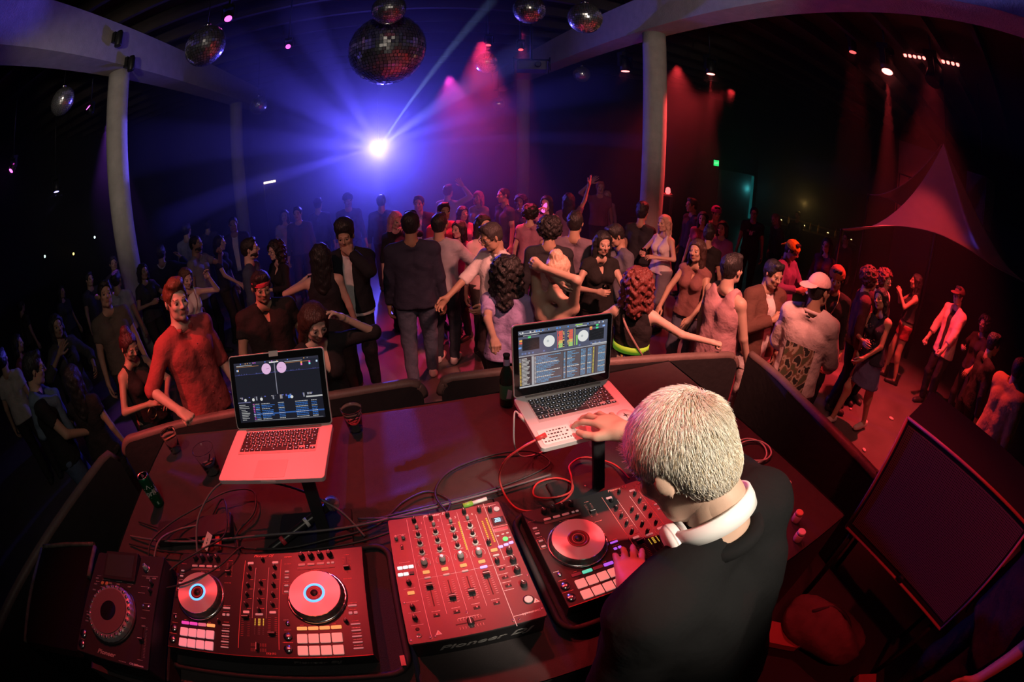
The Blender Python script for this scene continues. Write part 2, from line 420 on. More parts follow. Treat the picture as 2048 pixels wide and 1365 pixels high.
def marks(parent, rects, z, m=wht, name='printed_marks'):
    mb = MB()
    for x, y, a, b in rects: mb.box((x, y, z), (a, b, .0004))
    o = mb.build(name, m, parent); o['kind'] = 'stuff'; return o
def scribble(parent, spots, z, m=wht, seed=0, h=.0022, name='printed_lettering'):
    """rows of tiny legend text too small to read"""
    rd = random.Random(seed); mb = MB()
    for x, y, wd in spots:
        p = -wd / 2
        while p < wd / 2:
            cw = rd.uniform(.0009, .0017)
            mb.box((x + p + cw / 2, y + rd.uniform(-.0001, .0001), z), (cw, h * rd.choice((.6, .75, 1)), .0003)); p += cw + rd.choice((.0005, .0005, .0012))
    o = mb.build(name, m, parent); o['kind'] = 'stuff'; return o
# ------------------------------------------------------------------ mixer
def mixer():
    t = empty('dj_mixer', (0.055, 0.628, TZ)); tag(t, 'red-lit four-channel mixer with faders in the table centre', 'audio mixer')
    W_, D_, H_ = .333, .414, .108
    X = lambda u: (u - .5) * W_
    Y = lambda v: (v - .5) * D_
    MB().rbox((0, 0, .055), (W_ - .006, D_ - .006, .090), .006).build('body', blk, t)
    MB().rbox((0, 0, H_ - .004), (W_, D_, .008), .006, 0, .0015).build('faceplate', plate, t)
    ft = MB().lathe([(.014, 0), (.016, .012)], n=14).mesh('foot', rub)
    for sx in (-.13, .13):
        for sy in (-.17, .17): put('foot', ft, t, (sx, sy, 0))
    z = H_
    lines = [(X(.17), 0, .0012, D_ * .96), (X(.765), -.02, .0012, D_ * .93), (X(.86), .10, .0012, D_ * .52)]
    lines += [(X(.17 + .1475 * k), .03, .0007, D_ * .80) for k in (1, 2, 3)]
    lines += [(X(.47), Y(.46), W_ * .6, .0007)]
    marks(t, lines, z + .0002, wht, 'panel_lines')
    ch = [X(.17 + .1475 * (k + .5)) for k in range(4)]
    knobs(t, K_blk, [(x - .004, Y(.955)) for x in ch], z, seed=3)
    knobs(t, K_sm, [(x, Y(.895)) for x in ch], z, seed=4)
    for v, sd in ((.82, 5), (.745, 6), (.67, 7)): knobs(t, K_eq, [(x, Y(v)) for x in ch], z, seed=sd)
    knobs(t, K_col, [(x, Y(.582)) for x in ch], z, seed=8)
    rg = MB()
    for x in ch: rg.tube([(x + .017 * math.cos(a), Y(.582) + .017 * math.sin(a), z + .0004) for a in np.linspace(-.6, math.pi + .6, 20)], .0006, 4)
    o = rg.build('knob_arcs', wht, t); o['kind'] = 'stuff'
    cue = button_mesh(.018, .0095, .003, g_orange); buttons(t, cue, [(x, Y(.505)) for x in ch] + [(X(.81), Y(.575))], z, 'cue_button')
    sb = button_mesh(.017, .0055, .0025, pale_btn); sbl = button_mesh(.019, .007, .003, g_violet)
    buttons(t, sb, [(x, Y(.46)) for x in ch[:3]] + [(X(.81), Y(.53))], z, 'assign_button'); buttons(t, sbl, [(ch[3], Y(.46))], z, 'assign_button')
    # channel faders
    slot = MB().box((0, 0, 0), (.003, .072, .001)).mesh('fader_slot', blk)
    capm = MB(); capm.box((0, 0, .006), (.017, .016, .012), 0, top=(.9, .7)); capm.box((0, 0, .0122), (.0175, .002, .0006), 1)
    capm = capm.mesh('fader_cap', [blk, wht])
    tk = []
    for k, x in enumerate(ch):
        put('fader_slot', slot, t, (x, Y(.33), z + .0002)); put('fader_cap', capm, t, (x, Y((.395, .285, .295, .40)[k]), z))
        for i in range(11):
            tk += [(x - .011, Y(.33) - .034 + i * .0068, .006, .0005), (x + .011, Y(.33) - .034 + i * .0068, .006, .0005)]
    # crossfader
    put('fader_slot', slot, t, (X(.465), Y(.085), z + .0002), (0, 0, R(90)))
    put('fader_cap', capm, t, (X(.465), Y(.085), z), (0, 0, R(90)))
    tk += [(X(.465) - .028 + i * .007, Y(.085) + s * .012, .0005, .007) for i in range(9) for s in (-1, 1)]
    marks(t, tk, z + .0002, wht, 'scale_marks')
    # switches
    sw = MB(); sw.box((0, 0, .001), (.016, .007, .002), 0); sw.box((.001, 0, .003), (.003, .004, .005), 1); sw = sw.mesh('switch', [blk, slv])
    for x in ch: put('switch', sw, t, (x, Y(.175), z))
    for v in (.415, .345, .28): put('switch', sw, t, (X(.815), Y(v), z))
    # mic / headphones strip
    knobs(t, K_sm, [(X(.055), Y(.815)), (X(.115), Y(.815))], z, seed=9)
    put('switch', sw, t, (X(.09), Y(.74), z), (0, 0, R(90)))
    knobs(t, K_blk, [(X(.095), Y(.44)), (X(.085), Y(.255)), (X(.085), Y(.175))], z, seed=10)
    wb = button_mesh(.0135, .0095, .003, g_white); wo = button_mesh(.0125, .009, .003, darkb)
    buttons(t, wb, [(X(.045), Y(.568)), (X(.09), Y(.568)), (X(.135), Y(.568)), (X(.04), Y(.515)), (X(.085), Y(.515))], z); buttons(t, wo, [(X(.13), Y(.515))], z)
    buttons(t, cue, [(X(.095), Y(.365))], z, 'cue_button')
    jk = MB().lathe([(.006, 0), (.006, .002), (.0035, .002), (.0033, -.004)], n=14, cap=False).mesh('phone_socket', slv)
    put('phone_socket', jk, t, (X(.085), Y(.055), z)); put('phone_socket', MB().lathe([(.005, 0), (.005, .001), (.002, .001)], n=12).mesh('phone_socket', blk), t, (X(.085), Y(.10), z))
    # level meters
    lv = MB()
    for x, n0, n1 in ((ch[2] + .022, 0, 15), (X(.80), 0, 13), (X(.84), 1, 14)):
        for i in range(15):
            if n0 <= i < n1: lv.box((x, Y(.63) + i * .0072, z + .0004), (.0042, .0046, .0008))
    o = lv.build('level_meter', g_yel, t); o['kind'] = 'stuff'
    knobs(t, K_blk, [(X(.805), Y(.945)), (X(.79), Y(.645)), (X(.80), Y(.48))], z, seed=11)
    # effects section
    knobs(t, K_blk, [(X(.895), Y(.925))], z, seed=12)
    MB().lathe([(.009, 0), (.009, .002), (.007, .003)], (X(.955), Y(.925), z), 16).build('master_button', pale_btn, t)
    MB().rbox((X(.93), Y(.815), z + .0008), (.036, .028, .0016), .002).build('display_bezel', blk, t)
    disp = MB(); disp.box((X(.93), Y(.82), z + .0018), (.026, .018, .0004), 0)
    for i in range(5): disp.box((X(.93) + random.uniform(-.002, .002), Y(.82) + .007 - i * .0033, z + .0021), (random.uniform(.014, .022), .0014, .0002), 1)
    o = disp.build('display', [glow('lcd_back', (.02, .08, .12), .5), glow('lcd_text', (.45, .85, 1), 1.6)], t)
    MB().rbox((X(.925), Y(.735), z + .0007), (.040, .010, .0014), .002).build('touch_strip', slv, t)
    MB().lathe([(.0075, 0), (.0075, .002), (.006, .003)], (X(.93), Y(.645), z), 18).build('beat_button', g_green, t)
    vb = button_mesh(.0125, .008, .0025, g_violet); buttons(t, vb, [(X(.87), Y(.59)), (X(.918), Y(.597)), (X(.962), Y(.604))], z)
    db = button_mesh(.008, .004, .002, pale_btn); buttons(t, db, [(X(.88), Y(.685)), (X(.925), Y(.69)), (X(.965), Y(.692)), (X(.97), Y(.65))], z)
    knobs(t, K_big, [(X(.92), Y(.535)), (X(.92), Y(.455)), (X(.92), Y(.37)), (X(.925), Y(.255))], z, seed=13)
    MB().lathe([(.0135, 0), (.0135, .0015), (.0105, .0015)], (X(.915), Y(.145), z), 20).build('effect_button_ring', blk, t)
    MB().lathe([(.0105, 0), (.0105, .003), (.009, .004)], (X(.915), Y(.145), z), 20).build('effect_button', mat('effect_button_cap', (.6, .45, .45), .45, emit=(1, .4, .4), estr=.15), t)
    # lettering
    for k, x in enumerate(ch): put('lettering', text_mesh(str(k + 1), .012, m=wht), t, (x + .016, Y(.925), z + .0003))
    put('lettering', text_mesh('Pioneer DJ', .013, m=wht, shear=.3, bold=.0004, xs=1.25), t, (X(.42), Y(.982), z + .0003))
    put('lettering', text_mesh('DJM-900NXS2', .0075, m=wht), t, (X(.90), Y(.055), z + .0003))
    put('lettering', text_mesh('Pioneer DJ', .036, m=mat('silver_logo', (.6, .58, .56), .35, .6), shear=.35, bold=.0006, xs=1.45), t, (0.01, -D_ / 2 + .0026, .050), (R(90), 0, 0))
    for u in ((.225, .055), (.965, .125)):
        mb = MB().add([(-.008, -.006, 0), (.008, -.006, 0), (0, .008, 0)], [(0, 1, 2)]); mb.add([(-.002, -.0035, .0003), (.0035, -.0035, .0003), (.0005, .0035, .0003)], [(0, 1, 2)], 1)
        mb.build('warning_mark', [wht, red_print], t, (X(u[0]), Y(u[1]), z + .0004))
    sc_ = [(x, Y(v) - .010, .026) for x in ch for v in (.82, .745, .67, .895)] + [(x, Y(.205), .02) for x in ch] + [(X(.90), Y(v) - .014, .03) for v in (.535, .455, .37)] + [(X(.09), Y(v), .03) for v in (.61, .85, .40, .30, .22, .13)] + [(X(.81), Y(v), .025) for v in (.44, .375, .31, .25)] + [(X(.46), Y(.125), .05), (X(.9), Y(.97), .04), (X(.93), Y(.765), .04), (X(.86), Y(.056), .06)]
    scribble(t, sc_, z + .0002, wht, 5)
    scr = MB().lathe([(.0032, 0), (.0032, .0008), (.002, .0012)], n=10).mesh('screw', slv)
    for u, v in ((.02, .03), (.16, .03), (.195, .035), (.755, .03), (.80, .03), (.98, .06), (.03, .30), (.98, .32), (.46, .155)): put('screw', scr, t, (X(u), Y(v), z))
mixer()
# ------------------------------------------------------------------ two deck controllers
jog_rim = mat('jog_rim_rubber', (0.06, 0.06, 0.062), 0.5, 0.2)
def m_platter():
    m = mat('brushed_jog_platter', (0.72, 0.66, 0.65), 0.40, 0.45, aniso=0.8); m.node_tree.nodes['Principled BSDF'].inputs['Anisotropic Rotation'].default_value = .25
    nt = m.node_tree; b = nt.nodes['Principled BSDF']
    tg = nt.nodes.new('ShaderNodeTangent'); tg.direction_type = 'RADIAL'; tg.axis = 'Z'
    nt.links.new(tg.outputs[0], b.inputs['Tangent']); return m
plat_m = m_platter()
def jog(parent, x, y, z, r_out, r_plat, ring, dark=False):
    j = empty('jog_wheel', (x, y, z), parent=parent)
    MB().lathe([(r_out * 1.04, 0), (r_out * 1.04, .004), (r_out, .007)], n=48).build('rim_plate', slv if not dark else blk, j)
    mb = MB(); n = 30; ns = 3
    # scalloped rim
    N = n * 4; vs = []
    for l, (rr, zz) in enumerate(((r_out * .985, .006), (r_out * .965, .016), (r_out * .93, .021), (r_plat * 1.0, .0225))):
        for i in range(N):
            a = 2 * math.pi * i / N; k = (0, .6, 1, .6)[i % 4] * (.035 if l in (1, 2) else .012 if l == 0 else 0)
            vs.append((rr * (1 - k) * math.cos(a), rr * (1 - k) * math.sin(a), zz))
    fs = [(l * N + i, l * N + (i + 1) % N, (l + 1) * N + (i + 1) % N, (l + 1) * N + i) for l in range(3) for i in range(N)]
    mb.add(vs, fs, 0, True); mb.build('rim', jog_rim if not dark else mat('grey_jog_rim', (.30, .29, .29), .4, .5), j)
    MB().lathe([(r_plat * 1.01, .021), (r_plat, .0244)], n=56, cap=False).build('platter_edge', slv if not dark else jog_rim, j)
    MB().lathe([(r_plat, .0245), (.03 if not dark else r_plat * .44, .0245)], n=56, cap=False, smooth=False).build('platter', plat_m if not dark else mat('brown_jog_top', (.13, .085, .078), .5, .3, bump=.15, bscale=900), j)
    if not dark:
        MB().lathe([(.0305, .0240), (.0305, .0252), (.0235, .0252), (.0235, .0240)], n=40, cap=False).build('light_ring', ring, j)
        MB().lathe([(.0236, .0246), (.0001, .0246)], n=30, cap=False).build('hub', mat('dark_red_hub', (.12, .03, .035), .35), j)
        MB().lathe([(.018, .0247), (.018, .0252), (.0165, .0252), (.0165, .0247)], n=30, cap=False).build('hub_ring', red_print, j)
        MB().lathe([(.0105, .0247), (.0105, .0255), (.0002, .0255)], n=24, cap=False).build('hub_cap', blk, j)
    else:
        MB().lathe([(r_plat * .445, .0240), (r_plat * .43, .0243), (.0002, .0243)], n=40, cap=False).build('jog_display', mat('black_glass', (.008, .008, .01), .15), j)
        dm = MB().sphere((0, 0, 0), .0062, 10, 6, sc=(1.1, 1, .5)).mesh('dimple', mat('silver_dimple', (.35, .34, .34), .25, .9))
        for i in range(26):
            a = 2 * math.pi * i / 26; put('dimple', dm, j, ((r_plat + .0105) * math.cos(a), (r_plat + .0105) * math.sin(a), .0225))
    return j
def controller(loc, label, ringL, ringR, padL, modesL, padR, modesR, lit_violet=False, rz=0.0):
    t = empty('deck_controller', loc, rz); tag(t, label, 'dj controller', 'two-deck controllers')
    W_, D_, H_ = .627, .353, .062; z = H_
    pts = [(-W_ / 2 + .004, -D_ / 2), (W_ / 2 - .004, -D_ / 2), (W_ / 2, D_ / 2), (-W_ / 2, D_ / 2)]
    MB().prism(pts, .008, H_ - .004).build('body', blk, t)
    MB().prism(pts, H_ - .004, H_, ch=.0012).build('faceplate', plate2, t)
    rim_ = MB(); rim_.box((0, -D_ / 2 + .001, H_ + .0004), (W_ - .01, .002, .0012)); rim_.build('front_edge_strip', mat('red_edge', (.30, .08, .08), .35, .5), t)
    ft = MB().lathe([(.012, 0), (.014, .010)], n=12).mesh('foot', rub)
    for sx in (-.28, .28):
        for sy in (-.14, .14): put('foot', ft, t, (sx, sy, 0))
    X = lambda mm: mm / 1000 - W_ / 2
    Y = lambda v: (v - .5) * D_
    marks(t, [(X(252), .0, .0016, D_ * .86), (X(375), .0, .0016, D_ * .86)], z + .0003, mat('red_line', (.7, .2, .18), .5), 'panel_lines')
    marks(t, [(X(292), .035, .001, D_ * .5), (X(336), .035, .001, D_ * .5)], z + .0003, wht, 'strip_lines')
    sc_ = []; rsc = []; rects = []
    for dk, (x0, ring, pm, modes) in enumerate(((0, ringL, padL, modesL), (380, ringR, padR, modesR))):
        jog(t, X(x0 + 108), Y(.535), z, .083, .0735, ring)
        pd = MB().rbox((0, 0, .002), (.0275, .0275, .004), .002, 0, .0008, 2).mesh('pad', pm)
        for i in range(4):
            for v in (.165, .062): put('pad', pd, t, (X(x0 + 62 + 31.5 * i), Y(v), z))
            put('mode_button', button_mesh(.028, .010, .0025, modes[i]), t, (X(x0 + 62 + 31.5 * i), Y(.255), z))
        for v, rr in ((.185, .0115), (.075, .0115)):
            mb = MB().lathe([(rr * 1.08, 0), (rr * 1.08, .003)], n=24, mi=1).lathe([(rr, .003), (rr * .97, .005), (.0002, .0046)], n=28, mi=0, cap=False); mb.build('transport_button', [slv, blk], t, (X(x0 + 21), Y(v), z))
        MB().lathe([(.0062, 0), (.006, .004), (.0002, .0044)], n=16).build('sync_button', slv, t, (X(x0 + 21), Y(.30), z))
        knobs(t, K_big, [(X(x0 + 62 + 29 * i), Y(.945)) for i in range(4)], z, seed=20 + dk)
        bt_ = button_mesh(.022, .008, .002, mat('rose_button', (.5, .25, .25), .5, emit=(1, .3, .3), estr=.15)); buttons(t, bt_, [(X(x0 + 62 + 29 * i), Y(.862)) for i in range(3)], z, 'effect_button')
        b2 = button_mesh(.009, .007, .002, pale_btn); buttons(t, b2, [(X(x0 + 144 + 13 * i), Y(.862)) for i in range(2)], z)
        MB().rbox((X(x0 + 106), Y(.825), z + .0005), (.115, .009, .001), .002).build('touch_strip', mat('touch_strip_m', (.16, .10, .10), .4), t)
        # tempo slider
        MB().box((X(x0 + 198), Y(.83), z + .0003), (.003, .055, .0006)).build('fader_slot', blk, t)
        mb = MB().box((0, 0, .005), (.016, .011, .010), 0, top=(.95, .7)).box((0, 0, .0102), (.0165, .0015, .0005), 1); mb.build('fader_cap', [blk, wht], t, (X(x0 + 198), Y(.80), z))
        rects += [(X(x0 + 198) + s * .009, Y(.83) - .025 + i * .005, .006, .0005) for i in range(11) for s in (-1, 1)]
        # small keys right of the jog and left of it
        b3 = button_mesh(.024, .006, .002, g_vio2 if (lit_violet and dk == 0) else pale_btn); buttons(t, b3, [(X(x0 + 205), Y(.435))], z)
        b4 = button_mesh(.010, .0085, .002, g_vio2 if (lit_violet and dk == 0) else pale_btn); buttons(t, b4, [(X(x0 + 198), Y(.37)), (X(x0 + 212), Y(.37))], z)
        b5 = button_mesh(.026, .004, .002, pale_btn); buttons(t, b5, [(X(x0 + 208), Y(v)) for v in (.27, .215, .165, .115, .065)], z)
        knobs(t, K_pt, [(X(x0 + 184), Y(.30))], z, seed=31 + dk)
        b6 = button_mesh(.013, .006, .002, pale_btn); buttons(t, b6, [(X(x0 + 16), Y(v)) for v in (.80, .74, .66, .60)], z)
        rects += [(X(x0 + 16), Y(.63) + s * .018, .022, .0006) for s in (-1, 1)] + [(X(x0 + 16) + s * .011, Y(.63), .0006, .036) for s in (-1, 1)]
        rsc += [(X(x0 + 106), Y(.80), .03), (X(x0 + 21), Y(.135), .03), (X(x0 + 21), Y(.245), .02), (X(x0 + 205), Y(.46), .024), (X(x0 + 205), Y(.40), .02), (X(x0 + 208), Y(.30), .018), (X(x0 + 16), Y(.88), .02), (X(x0 + 198), Y(.93), .014), (X(x0 + 198), Y(.69), .024), (X(x0 + 62), Y(.285), .01), (X(x0 + 150), Y(.285), .01)]
        sc_ += [(X(x0 + 16), Y(v), .014) for v in (.77, .70, .335)] + [(X(x0 + 208), Y(v), .022) for v in (.24, .19, .14, .09)]
    # mixer strip
    for k, xm in enumerate((272, 314, 356)):
        knobs(t, K_pt, [(X(xm), Y(v)) for v in ((.85, .76, .665, .57, .475) if k != 1 else (.93, .69, .60, .51, .42))], z, seed=40 + k)
        rsc += [(X(xm) + .008, Y(v) - .012, .012) for v in (.76, .665, .57, .475)]
    for xm in (272, 356):
        MB().box((X(xm), Y(.27), z + .0003), (.003, .065, .0006)).build('fader_slot', blk, t)
        mb = MB().box((0, 0, .005), (.020, .011, .010), 0, top=(.95, .7)).box((0, 0, .0102), (.0205, .0015, .0005), 1); mb.build('fader_cap', [blk, wht], t, (X(xm), Y(.355 if xm == 272 else .21), z))
        rects += [(X(xm) + s * .010, Y(.27) - .030 + i * .006, .008, .0005) for i in range(11) for s in (-1, 1)]
        b7 = button_mesh(.020, .008, .002, mat('rose_button2', (.6, .3, .3), .5, emit=(1, .35, .35), estr=.3)); buttons(t, b7, [(X(xm), Y(.405)), (X(xm), Y(.90))], z, 'cue_button')
    buttons(t, button_mesh(.024, .007, .002, pale_btn), [(X(314), Y(.385))], z)
    MB().box((X(314), Y(.085), z + .0003), (.045, .003, .0006)).build('fader_slot', blk, t)
    mb = MB().box((0, 0, .005), (.009, .022, .011), 0, top=(.7, .95)).box((0, 0, .0112), (.0014, .0225, .0005), 1); mb.build('fader_cap', [blk, wht], t, (X(312), Y(.085), z))
    rects += [(X(314) - .022 + i * .0055, Y(.085) + s * .008, .0006, .010) for i in range(9) for s in (-1, 1) if i != 4]
    lv = MB()
    for xm in (302, 313, 317, 328):
        for i in range(9): lv.box((X(xm), Y(.34) - i * .006, z + .0004), (.0026, .004, .0008), 0 if i < 4 else 1)
    o = lv.build('level_meter', [g_yel, darkb], t); o['kind'] = 'stuff'
    marks(t, rects, z + .0002, red_print, 'scale_marks')
    scribble(t, sc_, z + .0002, wht, 8); scribble(t, rsc, z + .0002, red_print, 9)
    put('lettering', text_mesh('Pioneer DJ', .0115, m=red_print, shear=.3, bold=.0003, xs=1.3), t, (X(313), Y(.975), z + .0004))
    put('lettering', text_mesh('serato', .0095, m=red_print, bold=.0004), t, (X(397), Y(.955), z + .0004))
    put('lettering', text_mesh('DDJ-SR2', .008, m=red_print), t, (X(352), Y(.035), z + .0004))
    put('lettering', text_mesh('Pioneer DJ', .020, m=mat('dim_logo', (.12, .11, .11), .4), shear=.3, bold=.0004, xs=1.5), t, (X(465), -D_ / 2 - .0006, .032), (R(90), 0, 0))
    return t
lav = mat('lilac_off', (.2, .08, .14), .5)
controller((-0.512, 0.592, TZ + .022), 'left two-deck controller with blue-ringed platters in a soft case', g_blue, g_blue, pad_pk, [g_mag, g_mag, glow('mag_orange', (1, .16, .25), .7), g_orange], pad_m, [g_orange, g_orange, g_orange, g_orange])
dark_ring = mat('unlit_ring', (.25, .04, .04), .3)
controller((0.592, 0.612, TZ + .022), 'two-deck controller under the hand of the blond man', dark_ring, g_blue, pad_m, [lav, g_teal, lav, g_vio2], pad_m, [lav, g_teal, lav, g_vio2], True)
# soft open cases below the controllers
case_m = mat('case_lining', (0.02, 0.02, 0.022), 0.8, bump=.3, bscale=300)
def case(x, y, label):
    t = empty('soft_case', (x, y, TZ)); tag(t, label, 'case', 'open gear cases')
    W_, D_ = .735, .43
    MB().rbox((0, 0, .011), (W_, D_, .018), .05, 0, .004, 5).build('tray', case_m, t)
    ring = []
    for k, (sx, sy) in enumerate(((1, 1), (-1, 1), (-1, -1), (1, -1))):
        for i in range(6):
            a = math.pi / 2 * (k + i / 5); ring.append((sx * (W_ / 2 - .05) + .05 * math.cos(a), sy * (D_ / 2 - .05) + .05 * math.sin(a), .028))
    MB().tube(ring, .010, 6, closed=True).build('zip_rim', rub, t)
    MB().box((W_ / 2 - .012, -D_ / 2 + .03, .042), (.012, .03, .008)).build('zip_pull', slv, t)
case(-0.497, 0.592, 'black soft case under the left controller')
case(0.625, 0.607, 'black soft case under the controller played by the blond man')
# ------------------------------------------------------------------ media player
def player():
    t = empty('media_player', (-1.002, 0.492, TZ + .062), R(2)); tag(t, 'dark media player with big brown jog wheel at the left end', 'media player')
    W_, D_, H_ = .330, .405, .088; z = H_
    X = lambda u: (u - .5) * W_
    Y = lambda v: (v - .5) * D_
    MB().rbox((0, 0, H_ / 2 + .004), (W_, D_, H_ - .012), .008).build('body', blk, t)
    MB().rbox((0, 0, H_ - .004), (W_, D_, .008), .008, 0, .002).build('faceplate', mat('player_plate', (.035, .033, .035), .35, .3), t)
    ft = MB().lathe([(.014, 0), (.016, .012)], n=14).mesh('foot', rub)
    for sx in (-.13, .13):
        for sy in (-.17, .17): put('foot', ft, t, (sx, sy, 0))
    jog(t, X(.46), Y(.40), z, .106, .083, None, True)
    mb = MB(); mb.rbox((0, 0, .008), (.16, .105, .016), .004, 0, .002); mb.box((0, 0, .0163), (.135, .082, .0006), 1); mb.build('screen', [blk, mat('off_screen', (.035, .04, .042), .12)], t, (X(.45), Y(.855), z), (R(8), 0, 0))
    knobs(t, K_col, [(X(.80), Y(.87))], z, 'browse_knob', 3)
    MB().lathe([(.013, 0), (.013, .001), (.011, .001)], (X(.80), Y(.87), z), 20, cap=False).build('knob_ring', slv, t)
    for v in (.165, .065):
        mb = MB().lathe([(.0165, 0), (.0165, .003)], n=24, mi=1).lathe([(.015, .003), (.0145, .005), (.0002, .0046)], n=28, mi=0, cap=False); mb.build('transport_button', [slv, blk], t, (X(.075), Y(v), z))
    b = button_mesh(.016, .006, .002, mat('dim_button', (.16, .15, .15), .5)); buttons(t, b, [(X(u), Y(v)) for u, v in ((.10, .72), (.10, .66), (.10, .60), (.09, .35), (.09, .29), (.30, .97), (.40, .97), (.50, .97), (.60, .97), (.85, .78), (.93, .78), (.62, .68), (.9, .35), (.33, .69), (.45, .69))], z)
    MB().lathe([(.0075, 0), (.0075, .003), (.006, .004)], n=16).build('loop_button', mat('amber_dim', (.35, .22, .10), .5), t, (X(.21), Y(.68), z)); MB().lathe([(.0075, 0), (.0075, .003), (.006, .004)], n=16).build('loop_button', mat('amber_dim', (.35, .22, .10), .5), t, (X(.28), Y(.68), z))
    s2 = MB().sphere((0, 0, .002), .0055, 10, 6).mesh('sync_button', slv); put('sync_button', s2, t, (X(.86), Y(.52), z)); put('sync_button', s2, t, (X(.935), Y(.52), z))
    knobs(t, K_blk, [(X(.92), Y(.73)), (X(.92), Y(.66))], z, seed=50)
    MB().box((X(.90), Y(.22), z + .0003), (.003, .11, .0006)).build('fader_slot', mat('slot_black', (.004, .004, .004), .5), t)
    mb = MB().box((0, 0, .006), (.018, .013, .012), 0, top=(.95, .7)).box((0, 0, .0122), (.0185, .0015, .0005), 1); mb.build('fader_cap', [blk, wht], t, (X(.90), Y(.235), z))
    gp = mat('grey_print', (.35, .33, .33), .6)
    marks(t, [(X(.90) + .014, Y(.22) - .05 + i * .005, .008, .0005) for i in range(21)], z + .0002, gp, 'scale_marks')
    scribble(t, [(X(u), Y(v), wd) for u, v, wd in ((.12, .75, .02), (.12, .69, .02), (.10, .38, .03), (.10, .32, .02), (.25, .72, .04), (.25, .645, .04), (.45, .72, .03), (.62, .71, .03), (.82, .70, .03), (.80, .64, .03), (.90, .55, .03), (.90, .49, .03), (.88, .42, .02), (.075, .115, .02), (.82, .80, .04), (.35, .985, .05), (.6, .985, .06), (.93, .80, .03), (.90, .07, .02))], z + .0002, gp, 12)
    put('lettering', text_mesh('Pioneer', .022, m=mat('logo_silver', (.55, .53, .5), .4, .5), shear=.25, bold=.0004, xs=1.2), t, (X(.45), Y(.055), z + .0004))
    put('lettering', text_mesh('MULTI PLAYER', .005, m=gp), t, (X(.68), Y(.022), z + .0004))
    put('lettering', text_mesh('CDJ-2000nexus', .009, m=wht), t, (X(.86), Y(.022), z + .0004))
player()
t = empty('flat_gear_box', (-1.002, .50, TZ), R(2)); tag(t, 'flat black box raising the media player off the cloth', 'box')
MB().rbox((0, 0, .031), (.335, .40, .060), .01, 0, .004).build('shell', rub, t)
for sx in (-.12, .12): MB().box((sx, -.201, .03), (.03, .006, .02)).build('latch', slv, t)
# ------------------------------------------------------------------ laptops
alu = mat('laptop_aluminium', (0.78, 0.74, 0.73), 0.42, 0.35, bump=0.03, bscale=1500)
alu_tp = mat('laptop_trackpad', (0.70, 0.64, 0.63), 0.35, 0.3)
keym = mat('black_keycap', (0.02, 0.02, 0.022), 0.4)
keyp = mat('keycap_legend', (0.7, 0.7, 0.75), 0.5, emit=(.8, .8, 1), estr=.6)
bez_m = mat('black_screen_bezel', (0.012, 0.012, 0.014), 0.12)
_scr = {}
def screen_mesh(name, quads, polys=()):
    """flat print of a lit display: coloured quads in one mesh, colour per corner feeds the emission"""
    vs = []; fs = []; cs = []
    for k, (x0, y0, x1, y1, c) in enumerate(quads):
        o = len(vs); z = k * 1e-6; vs += [(x0, y0, z), (x1, y0, z), (x1, y1, z), (x0, y1, z)]; fs.append((o, o + 1, o + 2, o + 3)); cs += [c] * 4
    for k, (pts, c) in enumerate(polys):
        o = len(vs); z = 4e-4 + k * 1e-5; vs += [(x, y, z) for x, y in pts]; fs.append(tuple(range(o, o + len(pts)))); cs += [c] * len(pts)
    me = bpy.data.meshes.new(name); me.from_pydata(vs, [], fs)
    at = me.color_attributes.new('display', 'FLOAT_COLOR', 'CORNER')
    flat = []
    for f in fs:
        for i in f: flat += [*cs[i], 1.0]
    at.data.foreach_set('color', flat)
    if 'm' not in _scr:
        m = bpy.data.materials.new('lit_display'); m.use_nodes = True; nt = m.node_tree; b = nt.nodes['Principled BSDF']
        a = nt.nodes.new('ShaderNodeVertexColor'); a.layer_name = 'display'
        b.inputs['Base Color'].default_value = (.01, .01, .012, 1); b.inputs['Roughness'].default_value = .15
        nt.links.new(a.outputs[0], b.inputs['Emission Color']); b.inputs['Emission Strength'].default_value = 0.85; _scr['m'] = m
    me.materials.append(_scr['m']); me.update(); return me
def disc(cx, cy, r, n=28, asp=1.0): return [(cx + r * math.cos(2 * math.pi * i / n), cy + r * asp * math.sin(2 * math.pi * i / n)) for i in range(n)]
